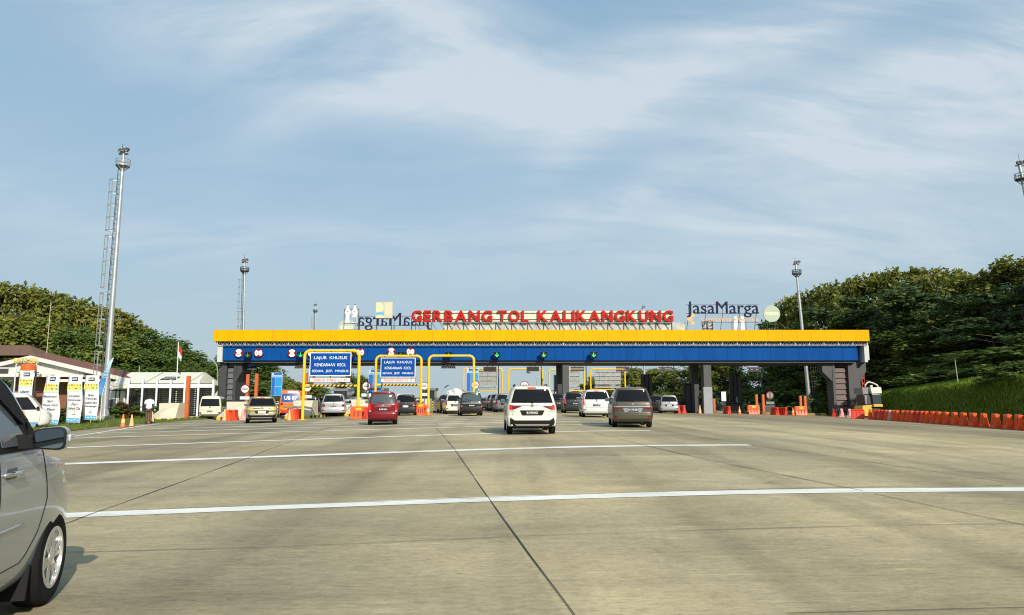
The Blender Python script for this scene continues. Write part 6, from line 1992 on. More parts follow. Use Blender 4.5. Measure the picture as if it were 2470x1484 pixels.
def make_car(kind, label, u, D, side_deg, pm, nm='parked', plate=None, plate_white=False, tl='vertical', lit=False, amber=False, rails=False, cladding=False, strip=None,
             glassm=None, bump_dark=False, rz=None, detail=False, group='vehicles queuing at the toll lanes', name='car', cat='car', simple=False, top_lamp=False, wheel_rim=None, chrome_plate=False, v_rear=True, roof_dark=False):
    P = dict(mpv=lambda: Car(4.2, 1.67, 1.69), innova=lambda: Car(4.6, 1.78, 1.75), suv=lambda: Car(4.44, 1.70, 1.68, rw=.345, cr=(.15, .18), zb=.17),
             hatch=lambda: Car(3.6, 1.48, 1.67, rw=.28, cr=(.14, .16), rp=[(z, o * (.7 if z > .5 else 1)) for z, o in R_MPV]), big=lambda: Car(4.9, 1.94, 1.87, rw=.38, cr=(.2, .2), rp=[(z, o * (.75 if z > .5 else 1)) for z, o in R_MPV], zb=.18),
             suv2=lambda: Car(4.3, 1.78, 1.60, rw=.34, rp=[(z, o * (1.35 if z > .55 else 1)) for z, o in R_MPV], zb=.17),
             van=lambda: Car(4.1, 1.67, 1.90, wp=W_VAN, rp=R_VAN, fp=F_VAN, rw=.29, cr=(.10, .12), wbf=.30, wbr=.27, zb=.13),
             bus=lambda: Car(4.8, 1.72, 2.25, wp=W_VAN, rp=R_VAN, fp=F_VAN, rw=.36, cr=(.10, .12), wbf=.30, wbr=.28, zb=.17),
             sedan=lambda: Car(4.5, 1.74, 1.47, rp=R_SED, rw=.31, zb=.15))[kind]
    c = P(); H, W, L = c.H, c.W, c.L
    ray = math.atan2(u - UC, FPX / math.cos(PITCH))
    head = -ray + R(side_deg) if rz is None else rz          # rotation about z; +Y is forward
    rp_ = at(u, HOR + 30, D)
    fw = Vector((-math.sin(head), math.cos(head), 0))
    ctr = Vector((rp_.x, D, 0)) + fw * (L / 2)
    za, zb_ = gz(ctr.x - fw.x * L * .3, ctr.y - fw.y * L * .3), gz(ctr.x + fw.x * L * .3, ctr.y + fw.y * L * .3)
    t = thing(name, label, cat, (ctr.x, ctr.y, (za + zb_) / 2), head, group)
    t.rotation_euler = (math.atan2(zb_ - za, L * .6), 0, head)
    bd = c.body(pm, t)
    g = glassm or glass
    zl, zh = .635 * H, .905 * H
    if kind in ('van', 'bus'): zl, zh = .545 * H, .86 * H
    if kind == 'sedan': zl, zh = .70 * H, .93 * H
    wl, wh = c.w(zl) * .875, c.w(zh) * .89
    rwp = [(-wl, zl), (wl, zl), (wl * .995, zl + .04), (wh, zh - .04), (wh * .94, zh), (-wh * .94, zh), (-wh, zh - .04), (-wl * .995, zl + .04)]
    rw_ = c.patch(rwp, 'rear', .006, g, 'rear_window', t)
    if not simple and kind != 'sedan':
        b = MB(); y = lambda x, z: c.rear(x, z) - .022
        pts = [(wl * .05, zl - .015), (-wl * .30, zl + .06), (-wl * .72, zl + .09)]
        if kind != 'bus': b.tube([(x, y(x, z), z) for x, z in pts], .010, 5); b.build('wiper', trim, rw_, world=False)
    for sx in (-1, 1):
        # side glass: front door, rear door, quarter light
        yA = c.f(zl) - .28; yB = c.f(zh) - .22; yC = c.r(zh) + .36; yD = c.r(zl) + .34
        zs0, zs1 = zl - .01, zh + .01
        if kind == 'sedan': zs0, zs1 = .645 * H, .91 * H; yA, yB, yC, yD = c.f(zs0) - .25, c.f(zs1) - .2, c.r(zs1) + .35, c.r(zs1) - .25
        low = lambda k: yA + (yD - yA) * k; up = lambda k: yB + (yC - yB) * k
        cuts = (0, .36, .68, 1.0) if L > 3.7 else (0, .42, .80, 1.0)
        for k0, k1 in zip(cuts[:-1], cuts[1:]):
            e = .012
            c.patch([(low(k0 + e), zs0), (up(k0 + e) if k0 else yB, zs1), (up(k1 - e), zs1), (low(k1 - e), zs0)], 'side', .005, g, 'side_window', t, side=sx)
        # door seams and handles
        if not simple:
            for k in cuts[:-1]:
                b = MB()
                yy = low(k) - (.02 if k else -.1); zz0 = .24 * H
                pts = [(sx * (c.side(yy, z) + .002), yy, z) for z in [zz0 + (zs0 - zz0) * i / 6 for i in range(7)]]
                for p, q in zip(pts[:-1], pts[1:]): b.box(((p[0] + q[0]) / 2, p[1], (p[2] + q[2]) / 2), (.006, .012, q[2] - p[2] + .01))
                b.build('door_seam', trim, bd, world=False)
            for k in cuts[1:-1]:
                yy = low(k) + .16; zz = zs0 - .10
                MB().box((sx * (c.side(yy, zz) + .018), yy, zz), (.03, .19, .035)).build('door_handle', chrome if detail else pm, t, world=False, bevel=.008)
        yy = yA + .02; zz = zs0 + .06
        xm = sx * (c.side(yy, zz) + .13)
        mo = MB(); mo.box((xm, yy - .02, zz + .02), (.22, .12, .15)); mo.box((sx * (c.side(yy, zz) + .01), yy + .01, zz - .02), (.14, .06, .06))
        mr = mo.build('side_mirror', pm if kind not in ('van', 'bus') and not bump_dark else trim, t, world=False, bevel=.03)
        MB().box((xm, yy - .083, zz + .02), (.18, .006, .115)).build('mirror_glass', M('mirror_glass', (.30, .36, .40), .03, 1.0), mr, world=False, bevel=.02)
    # windscreen, headlamps
    zwl, zwh = c.H * .64, c.H * .91
    if kind in ('van', 'bus'): zwl, zwh = c.H * .57, c.H * .9
    wl2, wh2 = c.w(zwl) * .8, c.w(zwh) * .82
    c.patch([(-wl2, zwl), (wl2, zwl), (wh2, zwh), (-wh2, zwh)], 'front', .006, glass, 'windscreen', t)
    for sx in (-1, 1):
        hp = [(W * .27, H * .40), (W * .44, H * .42), (W * .44, H * .47), (W * .25, H * .455)]
        c.patch(hp if sx > 0 else mirror(hp), 'front', .008, lens_c, 'headlight', t)
    c.patch([(-W * .22, H * .33), (W * .22, H * .33), (W * .24, H * .43), (-W * .24, H * .43)], 'front', .006, trim, 'grille', t)
    # tail lamps
    def lamp(poly, mat, nm='taillight', off=.010):
        o1 = c.patch(poly, 'rear', off, mat, nm, t); o2 = c.patch(mirror(poly), 'rear', off, mat, nm, t); return o1, o2
    w5 = c.w(.5 * H)
    red = lens_lit if lit else lens_r
    if tl == 'vertical':
        lamp([(w5 * .80, .43 * H), (w5 * .985, .43 * H), (w5 * .975, .62 * H), (w5 * .86, .635 * H)], red)
        lamp([(w5 * .80, .395 * H), (w5 * .985, .395 * H), (w5 * .985, .425 * H), (w5 * .80, .425 * H)], lens_c, 'reverse_light')
    elif tl == 'tall':
        lamp([(w5 * .84, .44 * H), (w5 * .985, .44 * H), (w5 * .95, .74 * H), (w5 * .87, .66 * H)], red)
    elif tl == 'block':
        lamp([(w5 * .66, .44 * H), (w5 * .97, .44 * H), (w5 * .97, .53 * H), (w5 * .72, .53 * H)], red)
    elif tl == 'wide':
        lamp([(w5 * .44, .560 * H), (w5 * .76, .498 * H), (w5 * .985, .50 * H), (w5 * .98, .60 * H), (w5 * .80, .592 * H), (w5 * .46, .578 * H)], lens_r)
        lamp([(w5 * .79, .515 * H), (w5 * .985, .512 * H), (w5 * .98, .594 * H), (w5 * .82, .588 * H)], red, 'brake_light', .014)
        lamp([(w5 * .66, .465 * H), (w5 * .985, .465 * H), (w5 * .985, .498 * H), (w5 * .72, .498 * H)], lens_c, 'reverse_light')
    elif tl == 'bar':
        lamp([(w5 * .42, .475 * H), (w5 * .985, .455 * H), (w5 * .985, .545 * H), (w5 * .44, .515 * H)], lens_r)
        c.patch([(-w5 * .93, .502 * H), (w5 * .93, .502 * H), (w5 * .93, .528 * H), (-w5 * .93, .528 * H)], 'rear', .018, chrome, 'chrome_bar', t)
        lamp([(w5 * .84, .575 * H), (w5 * .965, .575 * H), (w5 * .935, .70 * H), (w5 * .875, .66 * H)], lens_c, 'pillar_lamp')
    elif tl == 'slim':
        lamp([(w5 * .60, .52 * H), (w5 * .985, .505 * H), (w5 * .985, .575 * H), (w5 * .64, .56 * H)], lens_a if amber else red)
        c.patch([(-w5 * .60, .53 * H), (w5 * .60, .53 * H), (w5 * .6, .556 * H), (-w5 * .6, .556 * H)], 'rear', .010, trim, 'centre_band', t)
    elif tl == 'low':
        lamp([(w5 * .80, .20 * H), (w5 * .97, .20 * H), (w5 * .97, .30 * H), (w5 * .80, .30 * H)], red)
    if strip:
        z0, z1, k, m_ = strip
        c.patch([(-w5 * k, z0 * H), (w5 * k, z0 * H), (w5 * (k - .06), z1 * H), (-w5 * (k - .06), z1 * H)], 'rear', .014, m_, 'garnish', t)
    # plate in its recess
    zp = {'mpv': .43, 'innova': .44, 'suv': .435, 'hatch': .455, 'big': .475, 'suv2': .40, 'van': .33, 'bus': .30, 'sedan': .45}[kind] * H
    if cladding or kind in ('suv', 'mpv', 'innova'):
        m_ = trim if not chrome_plate else chrome
        c.patch([(-.42, zp + .09), (-.34, zp - .085), (.34, zp - .085), (.42, zp + .09)], 'rear', .004, m_ if kind != 'innova' or chrome_plate else pm, 'plate_recess', t)
    pl = MB().box((0, c.rear(0, zp) - .022, zp), (.43, .014, .135)).build('number_plate', plate_w if plate_white else plate_b, t, world=False, bevel=.005)
    if plate:
        me = text_mesh(plate, .37, .065, .004, .02)
        me.transform(Matrix.Translation((0, c.rear(0, zp) - .032, zp + .012)) @ Matrix.Rotation(R(90), 4, 'X')); meshobj('lettering', me, pl, plate_b if plate_white else plate_w)
    # lower bumper and underside
    zc = .265 * H
    if cladding:
        c.patch([(-w5 * .965, .172 * H), (w5 * .965, .172 * H), (w5 * .985, .345 * H), (w5 * .86, .345 * H), (w5 * .70, .29 * H), (-w5 * .70, .29 * H), (-w5 * .86, .345 * H), (-w5 * .985, .345 * H)], 'rear', .012, trim, 'bumper_cladding', t)
        c.patch([(-w5 * .62, .185 * H), (w5 * .62, .185 * H), (w5 * .70, .215 * H), (-w5 * .70, .215 * H)], 'rear', .024, M('skid_plate', (.4, .4, .4), .35, .6), 'skid_plate', t)
        for sx in (-1, 1):
            c.patch([(c.yr + c.rw + .1, c.zb + .01), (c.yf - c.rw - .1, c.zb + .01), (c.yf - c.rw - .1, c.zb + .13), (c.yr + c.rw + .1, c.zb + .13)], 'side', .010, trim, 'sill_cladding', t, side=sx)
    else:
        c.patch([(-w5 * .80, .155 * H), (w5 * .80, .155 * H), (w5 * .84, .205 * H), (-w5 * .84, .205 * H)], 'rear', .008, trim if not simple else trim, 'bumper_grille', t)
        c.patch([(-w5 * .93, .352 * H), (w5 * .93, .352 * H), (w5 * .93, .358 * H), (-w5 * .93, .358 * H)], 'rear', .002, trim, 'bumper_seam', bd)
        lamp([(w5 * .72, .255 * H), (w5 * .92, .255 * H), (w5 * .92, .285 * H), (w5 * .72, .285 * H)], lens_r, 'reflector')
    if not simple and kind not in ('bus', 'sedan'):
        # tailgate outline
        b = MB()
        for sx in (-1, 1):
            zz = [(.37 + .24 * i / 6) * H for i in range(7)]
            for a_, b2 in zip(zz[:-1], zz[1:]):
                x = sx * w5 * .79; b.box((x, (c.rear(x, a_) + c.rear(x, b2)) / 2 - .001, (a_ + b2) / 2), (.008, .008, b2 - a_))
        b.build('tailgate_seam', trim, bd, world=False)
        b = MB().lathe([(.055, -.012), (.05, .006)], (0, c.rear(0, zl - .09) - .008, zl - .09), 'Y', 16).build('badge', chrome, t, world=False)
    MB().bx(-W / 2 + .22, W / 2 - .22, -L / 2 + .25, L / 2 - .3, c.zb - .08, c.zb + .02).build('underbody', M('underbody_black', (.008, .008, .008), .9), t, world=False)
    b = MB().tube([(W * .22, -L / 2 + .08, c.zb - .01), (W * .22, -L / 2 + .35, c.zb - .01)], .028, 8).build('exhaust', steel_d, t, world=False)
    if top_lamp:
        zt_ = .935 * H; c.patch([(-.14, zt_ - .02), (.14, zt_ - .02), (.14, zt_ + .022), (-.14, zt_ + .022)], 'rear', .012, lens_lit if lit else lens_r, 'high_brake_light', t)
    if rails:
        for sx in (-1, 1):
            x = sx * c.w(.955 * H) * .93; y0, y1 = c.r(.96 * H) + .35, c.f(.94 * H) - .5
            MB().tube([(x, y0, H * .955), (x * .99, y0 + .15, H + .012), (x * .99, y1 - .2, H + .012), (x, y1, H * .955)], .02, 6).build('roof_rail', trim, t, world=False)
    c.wheels(t, wheel_rim or alloy, detail)
    t['_'] = 0
    del t['_']
    return t, c, bd


p_white = paint('white_car_paint', (.60, .60, .51)); p_white2 = paint('cool_white_car_paint', (.54, .57, .56)); p_silver = paint('silver_car_paint', (.42, .43, .43), .55)
p_red = M('maroon_car_paint', (.15, .005, .011), .35, .1, coat=.3, spec=.2); p_bronze = paint('bronze_car_paint', (.088, .077, .055), .45); p_gold = paint('olive_gold_car_paint', (.24, .212, .118), .4)
p_black = paint('black_car_paint', (.008, .008, .009)); p_dgreen = paint('dark_green_car_paint', (.010, .020, .019)); p_dgrey = paint('charcoal_car_paint', (.022, .024, .027), .2); p_cream = paint('cream_van_paint', (.58, .57, .44)); p_orange = paint('orange_van_paint', (.72, .16, .01)); p_grey = paint('grey_car_paint', (.14, .145, .15), .3)

make_car('suv', 'white SUV with black lower cladding and lit brake lights, nearest car ahead', 1284, 23.9, 4.0, p_white, plate='B 2192 UXZ', tl='wide', lit=True, rails=True, cladding=True, top_lamp=True, bump_dark=True, strip=(.575, .592, .80, chrome))
make_car('mpv', 'bronze people carrier with chrome bar across its tailgate, right of the white SUV', 1527, 29.3, 5.0, p_bronze, plate='D 1748 ZD', tl='bar', chrome_plate=True)
make_car('innova', 'white people carrier with lit brake lights, left of the bronze one', 1440, 44, 5.0, p_white2, plate='F 1352 GM', tl='tall', lit=True, top_lamp=True)
make_car('hatch', 'maroon red upright hatchback under the second yellow portal', 924, 35.2, .3, p_red, plate='B 1782 EOD', tl='vertical', lit=True, glassm=glass_g, strip=(.545, .57, .55, chrome))
make_car('suv2', 'olive gold SUV with amber rear indicators lit, left half of the plaza', 632, 42.2, .5, p_gold, plate='B 2711', plate_white=True, tl='slim', amber=True, cladding=True, lit=True, top_lamp=True)
make_car('big', 'silver four-wheel drive under the first yellow portal', 804, 57.5, -2.5, p_silver, plate='B 8 AS', tl='block')
make_car('van', 'cream white van at the far left lane beside the end column', 506, 57.6, -8, p_cream, plate='H 1874 QP', tl='low', name='van', cat='van')
make_car('mpv', 'black people carrier with chrome tailgate bar, under the third yellow portal', 1138, 50.5, 4.0, p_black, plate='B 1024 KI', tl='vertical', glassm=glass_g, strip=(.525, .55, .86, chrome))
make_car('mpv', 'charcoal people carrier just right of the maroon hatchback', 978, 56.0, -3.0, p_dgrey, plate='H 1', plate_white=True, tl='wide')
make_car('van', 'white van ahead of the charcoal people carrier, only its top showing', 975, 66, 0, p_white2, tl='low', simple=True, name='van', cat='van')
make_car('mpv', 'white people carrier left of the black one, partly hidden by it', 1099, 58.8, 5, p_white, plate='B 1517', tl='tall')
make_car('mpv', 'dark people carrier ahead of the partly hidden white one', 1084, 64.5, 6, p_dgrey, tl='tall', simple=True)
make_car('sedan', 'grey saloon far through the gate, left of the queue under the third portal', 1055, 92, 0, p_grey, tl='block', simple=True)
make_car('sedan', 'pale grey saloon far through the gate, right of the black people carrier', 1173, 84, 0, p_silver, tl='block', simple=True)
make_car('mpv', 'black people carrier, farthest of three dark cars left of the white SUV', 1193, 76, 4, p_black, tl='tall', lit=True, simple=True)
make_car('mpv', 'dark car in the middle of the three left of the white SUV', 1203, 71, 5, p_dgrey, tl='tall', simple=True)
make_car('mpv', 'dark grey car nearest of the three left of the white SUV, half behind it', 1218, 64, 5, p_grey, tl='tall', simple=True)
make_car('suv', 'black SUV half hidden behind the right side of the white SUV', 1350, 66.5, 2, p_black, plate='B 1630', tl='slim', strip=(.50, .515, .85, chrome))
make_car('innova', 'dark green people carrier between the white SUV and the white people carrier', 1388, 57.7, 5.5, p_dgreen, plate='AB 1520 K', tl='tall', lit=True)
make_car('mpv', 'silver people carrier farthest right in the queue, beside the red barriers', 1615, 65, 4, p_silver, tl='tall', plate='H 8', plate_white=True)
make_car('mpv', 'black car half hidden left of the silver people carrier on the right', 1588, 70.5, 4, p_black, tl='tall', simple=True)
make_car('sedan', 'white saloon right of the silver four-wheel drive, seen past its side', 846, 61.5, -6, p_white, tl='block')
make_car('suv', 'grey SUV ahead of the white saloon by the first portal', 853, 70, -6, p_grey, tl='slim', simple=True)
make_car('mpv', 'dark car behind the bull-nose island left of the first portal bar', 749, 68, -4, p_black, tl='tall', simple=True)
t, c, bd = make_car('bus', 'orange minibus with a blue lettered rear window, left of the first portal', 700, 57.5, -3.5, p_orange, tl='block', name='minibus', cat='minibus', glassm=M('blue_window_sticker', (.015, .06, .26), .3), simple=True)
me = text_mesh('UB 87', 1.0, .30, .004, .02); z = c.H * .70
me.transform(Matrix.Translation((0, c.rear(0, z) - .02, z)) @ Matrix.Rotation(R(78), 4, 'X')); meshobj('lettering', me, t, plate_w)
c.patch([(-.25, c.H * .88), (.55, c.H * .88), (.5, c.H * .945), (-.25, c.H * .945)], 'rear', .008, plate_w, 'roof_sticker', t)
c.patch([(-.7, c.H * .16), (.7, c.H * .16), (.7, c.H * .26), (-.7, c.H * .26)], 'rear', .03, M('minibus_bumper_red', (.40, .02, .015), .5), 'rear_bumper', t)
for k in (0, 1):
    c.patch([(-.55, c.H * (.36 + .08 * k)), (.5, c.H * (.36 + .08 * k)), (.5, c.H * (.40 + .08 * k)), (-.55, c.H * (.40 + .08 * k))], 'rear', .008, M('minibus_olive_panel', (.20, .16, .05), .5), 'vent', t)

# ambulance at the left, side-on, facing right
YA = 37.6; xf = at(122, 990, YA).x
t, c, bd = make_car('van', 'white ambulance with orange and blue side marks behind the near silver car', 90, 38, 0, paint('ambulance_white', (.62, .61, .56)), rz=R(-57), name='ambulance', cat='ambulance', group=None, tl='low')
t.location = (xf - 2.05 * .839 - .42, YA - 2.05 * .545 + .7, gz(xf - 2, YA)); t.scale = (1, 1.02, 1.06)
for (q, m_, nm) in [([(.35, .75), (.55, .75), (.62, 1.0), (.42, 1.02)], M('mark_red', (.45, .02, .02), .5), 'red_mark'), ([(.75, .80), (.90, .80), (.90, .97), (.75, .97)], M('mark_amber', (.55, .33, .03), .5), 'amber_emblem'),
                    ([(-1.9, .30), (1.5, .30), (1.5, .42), (-1.9, .42)], M('mark_blue', (.10, .34, .56), .5), 'blue_band'), ([(.25, .42), (.35, .42), (.46, .70), (.38, .72)], M('mark_peach', (.72, .36, .18), .5), 'peach_stripe'), ([(.62, .42), (.70, .42), (.76, .72), (.68, .72)], M('mark_peach', (.72, .36, .18), .5), 'peach_stripe')]:
    c.patch(q, 'side', .008, m_, nm, t, side=1)
MB().tube([(.4, -.6, c.H + .02), (-.4, -.6, c.H + .02)], .07, 8).build('beacon_bar', M('beacon_red', (.5, .03, .02), .3), t, world=False)

# far lorry with a heap of pale sacks
YL = 100.0; p = at(1094, 960, YL); z = gz(p.x, YL)
t = thing('lorry', 'far lorry heaped with a pale covered load, seen over the cars under the third portal', 'lorry', (p.x, YL, z), 0)
MB().bx(p.x - .95, p.x + .95, YL, YL + 4.2, z + .8, z + 1.9).build('bed', M('lorry_bed', (.06, .07, .08), .7), t)
MB().bx(p.x - .9, p.x + .9, YL + 4.4, YL + 6, z + .6, z + 2.4).build('cab', M('lorry_cab', (.35, .32, .1), .5), t, bevel=.08)
MB().bx(p.x - .93, p.x + .93, YL + .2, YL + 5.5, z + .45, z + .78).build('chassis', black, t)
zt_ = at(1094, 936.5, YL).z
for k, (dx, dy, rr, hz_) in enumerate([(-.45, 1.0, .75, .75), (.35, .8, .85, 1.0), (.1, 2.4, .95, .95), (.55, 2.8, .6, .8)]):
    b = MB(); bmesh.ops.create_icosphere(b.bm, subdivisions=3, radius=rr, matrix=Matrix.Translation((p.x + dx, YL + dy, z + 1.8)) @ Matrix.Diagonal((1, 1, (zt_ - z - 1.8) / rr * hz_, 1)))
    for v in b.bm.verts: v.co += Vector((jit(.08), jit(.08), jit(.08)))
    b.build('sack_load', M('pale_sacks', (.62, .62, .58), .8, var=.2, bump=.5), t)
for y in (.7, 4.9):
    for sx in (-1, 1): MB().lathe([(.45, -.13), (.45, .13)], (p.x + sx * .8, YL + y, z + .45), 'X', 16).build('wheel', M('tyre_rubber', (.014, .014, .014), .8), t)

# ------------------------------------------------------------------ the near silver people carrier at the left edge
p_near = M('near_silver_paint', (.41, .455, .46), .26, .45, coat=1.0)
c = Car(4.32, 1.78, 1.78, rw=.335, cf=(.30, .78), wbf=.324, wbr=.31, cr=(.18, .22), wp=[(.14, .88), (.17, .93), (.24, .965), (.33, .985), (.44, 1.0), (.50, 1.0), (.57, .99), (.63, .975), (.70, .945), (.80, .89), (.90, .835), (.945, .77), (.975, .65), (.993, .45), (1.0, .25)],
        fp=[(.14, .22), (.20, .06), (.30, 0), (.40, .03), (.48, .10), (.54, .20), (.575, .34), (.60, .58), (.622, .86), (.645, .88), (.68, .97), (.76, 1.08), (.85, 1.21), (.92, 1.35), (.965, 1.55), (.99, 1.95), (1.0, 2.4)])
c.ctop = .12; c.arch = .075
H, W, L = c.H, c.W, c.L
head = R(14.5)
fw = Vector((-math.sin(head), math.cos(head), 0)); rt = Vector((math.cos(head), math.sin(head), 0))
wc = grd(80, 1459)                                   # where the front right tyre stands
ctr = Vector((wc.x, wc.y, 0)) - rt * (W / 2 - .12) - fw * c.yf
t = thing('near_car', 'large silver people carrier cut by the left edge, its mirror and front wheel showing', 'car', (ctr.x, ctr.y, gz(ctr.x, ctr.y) + .0), head)
za, zb_ = gz(ctr.x, ctr.y - 1.3), gz(wc.x, wc.y)
t.location.z = (za + zb_) / 2; t.rotation_euler = (math.atan2(zb_ - za, 2.6), 0, head)
bd = c.body(p_near, t)
zl, zh = .662 * H, .905 * H
for sx in (-1, 1):
    F = lambda z: c.f(z) - .30
    yA, yB = c.f(.66 * H) - .22, c.f(zh) - .26
    # black frame round the glass, then the panes standing just inside it
    belt = lambda y: zl + .012 * (yA - y)               # belt line drops a little to the front
    c.patch([(yA + .06, belt(yA) - .02), (yB + .05, zh + .035), (-1.75, zh + .035), (-2.0, belt(-2.0) - .02)], 'side', .004, trim, 'window_frame', t, side=sx, step=.07)
    for (y0, y1, u0, u1) in ((yA - .20, .42, yB - .14, .36), (.32, -.70, .28, -.70), (-.80, -1.72, -.80, -1.52)):
        c.patch([(y0, belt(y0) + .02), (u0, zh - .005), (u1, zh - .005), (y1, belt(y1) + .02)], 'side', .010, M('sky_toned_side_glass', (.10, .12, .13), .06, spec=.8), 'side_window', t, side=sx, step=.07)  # sky reflection put into the grey-blue base colour of the panes
    q0 = yA + .0
    c.patch([(q0, belt(q0) + .01), (yA - .17, belt(yA) + .01), (yA - .17, belt(yA) + .21)], 'side', .010, trim, 'mirror_sail', t, side=sx, step=.07)
    # rain visor along the top of the glass
    c.patch([(yA - .20, belt(yA) + .19), (yB - .12, zh + .01), (-.86, zh + .01), (-.86, zh - .06), (yB - .18, zh - .07), (yA - .29, belt(yA) + .16)], 'side', .035, trim, 'rain_visor', t, side=sx, step=.07, inset=.03)
    def seam(pts, w=.006):
        b = MB()
        for p, q in zip(pts[:-1], pts[1:]):
            n = max(1, int(max(abs(p[0] - q[0]), abs(p[1] - q[1])) / .05))
            for i in range(n):
                a = (p[0] + (q[0] - p[0]) * i / n, p[1] + (q[1] - p[1]) * i / n); e = (p[0] + (q[0] - p[0]) * (i + 1) / n, p[1] + (q[1] - p[1]) * (i + 1) / n)
                A_, B_ = Vector((sx * (c.side(*a) + .001), a[0], a[1])), Vector((sx * (c.side(*e) + .001), e[0], e[1]))
                b.tube([A_, B_], w * .5, 5, caps=False)
        b.build('door_seam', trim, bd, world=False)
    zs = .235 * H
    seam([(yA + .04, zl - .03), (yA + .12, .45 * H), (yA + .03, .33 * H), (yA - .12, zs + .04), (yA - .2, zs), (-1.35, zs)])
    seam([(.37, zl - .02), (.37, zs)]); seam([(-.75, zl - .02), (-.75, zs)])
    # crease and side moulding
    b = MB()
    for (z_, o, r) in ((.385 * H, .001, .007),):
        ys = [yA - .25 - .1 * i for i in range(30)]
        b.tube([(sx * (c.side(y, z_) + o), y, z_ - .008 * (yA - y) * 0) for y in ys], r, 6)
    b.build('crease_moulding', p_near, bd, smooth=True, world=False)
    for yy in (.53, -.58):
        zz = zl - .145
        hx = sx * (c.side(yy, zz) + .03)
        hd = MB().tube([(sx * (c.side(yy - .12, zz)), yy - .13, zz), (hx, yy - .09, zz + .004), (hx, yy + .09, zz + .004), (sx * c.side(yy + .12, zz), yy + .13, zz)], .016, 8).build('door_handle', chrome, t, smooth=True, world=False)
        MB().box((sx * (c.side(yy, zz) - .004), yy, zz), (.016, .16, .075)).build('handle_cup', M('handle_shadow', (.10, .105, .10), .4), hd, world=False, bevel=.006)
    # mirror
    ym, zm = yA - .33, zl + .07; xm = sx * (c.side(ym, zm) + .20)
    def sup(a_, b_, y_, n_=36, e_=.5):
        o_ = []
        for k in range(n_):
            th = 2 * math.pi * k / n_; cs, sn = math.cos(th), math.sin(th)
            x_ = a_ * math.copysign(abs(cs) ** e_, cs); z_ = b_ * math.copysign(abs(sn) ** e_, sn)
            o_.append((xm + x_, y_, zm + z_ * (1.0 + .12 * sx * x_ / a_)))
        return o_
    def loft(rings_):
        b_ = MB(); vs_ = [b_.bm.verts.new(p_) for r_ in rings_ for p_ in r_]; n_ = len(rings_[0])
        for i_ in range(len(rings_) - 1):
            for k in range(n_): b_.bm.faces.new((vs_[i_ * n_ + k], vs_[i_ * n_ + (k + 1) % n_], vs_[(i_ + 1) * n_ + (k + 1) % n_], vs_[(i_ + 1) * n_ + k]))
        b_.bm.faces.new(vs_[:n_][::-1]); b_.bm.faces.new(vs_[-n_:]); return b_
    mh = loft([sup(.100, .074, ym - .04), sup(.103, .077, ym - .01), sup(.098, .070, ym + .04), sup(.082, .055, ym + .085), sup(.04, .027, ym + .105)]).build('side_mirror', p_near, t, smooth=True, world=False, angle=60)
    loft([sup(.099, .072, ym - .041), sup(.099, .072, ym - .058), sup(.090, .063, ym - .062)]).build('mirror_rim', trim, mh, smooth=True, world=False, angle=50)
    mg_ = loft([sup(.089, .062, ym - .060), sup(.089, .062, ym - .066)]); gm_ = mg_.build('mirror_glass', M('mirror_glass', (.30, .36, .40), .03, 1.0), mh, world=False)
    b = MB(); b.prism([(sx * (c.side(ym, zl + .02) - .02), ym - .05, zl + .0), (sx * (c.side(ym, zl) + .14), ym - .04, zl + .02), (sx * (c.side(ym, zl) + .14), ym - .04, zl + .07), (sx * (c.side(ym, zl + .1) - .02), ym - .05, zl + .10)], (0, .10, 0)); b.build('mirror_stalk', trim, mh, world=False)
    b = MB(); b.box((xm + sx * .095, ym + .03, zm + .0), (.04, .09, .045)); b.build('mirror_indicator', lens_c, mh, world=False, bevel=.01)
    # mud flap behind the front wheel
    b = MB(); b.prism([(sx * (W / 2 - .28), c.yf - c.rw - .08, .14), (sx * (W / 2 - .03), c.yf - c.rw - .08, .14), (sx * (W / 2 - .03), c.yf - c.rw - .03, .36), (sx * (W / 2 - .28), c.yf - c.rw - .03, .36)], (0, -.025, 0)); b.build('mud_flap', trim, t, world=False)
    hp = [(W * .25, H * .44), (W * .45, H * .46), (W * .47, H * .54), (W * .22, H * .50)]
    c.patch(hp if sx > 0 else mirror(hp), 'front', .008, lens_c, 'headlight', t, step=.06)
    x = sx * c.w(.55 * H) * .9
    lp = [(c.w(.5 * H) * .82, .43 * H), (c.w(.5 * H) * .985, .43 * H), (c.w(.5 * H) * .96, .64 * H), (c.w(.5 * H) * .86, .64 * H)]
    c.patch(lp if sx > 0 else mirror(lp), 'rear', .01, lens_r, 'taillight', t)
zwl, zwh = .65 * H, .915 * H
c.patch([(-c.w(zwl) * .82, zwl), (c.w(zwl) * .82, zwl), (c.w(zwh) * .84, zwh), (-c.w(zwh) * .84, zwh)], 'front', .006, glass, 'windscreen', t)
c.patch([(-c.w(zl) * .8, zl), (c.w(zl) * .8, zl), (c.w(zh) * .84, zh), (-c.w(zh) * .84, zh)], 'rear', .006, glass, 'rear_window', t)
c.patch([(-.5, .30 * H), (.5, .30 * H), (.55, .44 * H), (-.55, .44 * H)], 'front', .006, trim, 'grille', t)
MB().bx(-W / 2 + .22, W / 2 - .22, -L / 2 + .25, L / 2 - .3, c.zb - .08, c.zb + .02).build('underbody', M('underbody_black', (.008, .008, .008), .9), t, world=False)
c.wheels(t, M('bright_alloy', (.70, .70, .68), .22, .7), detail=True, steer=R(2))
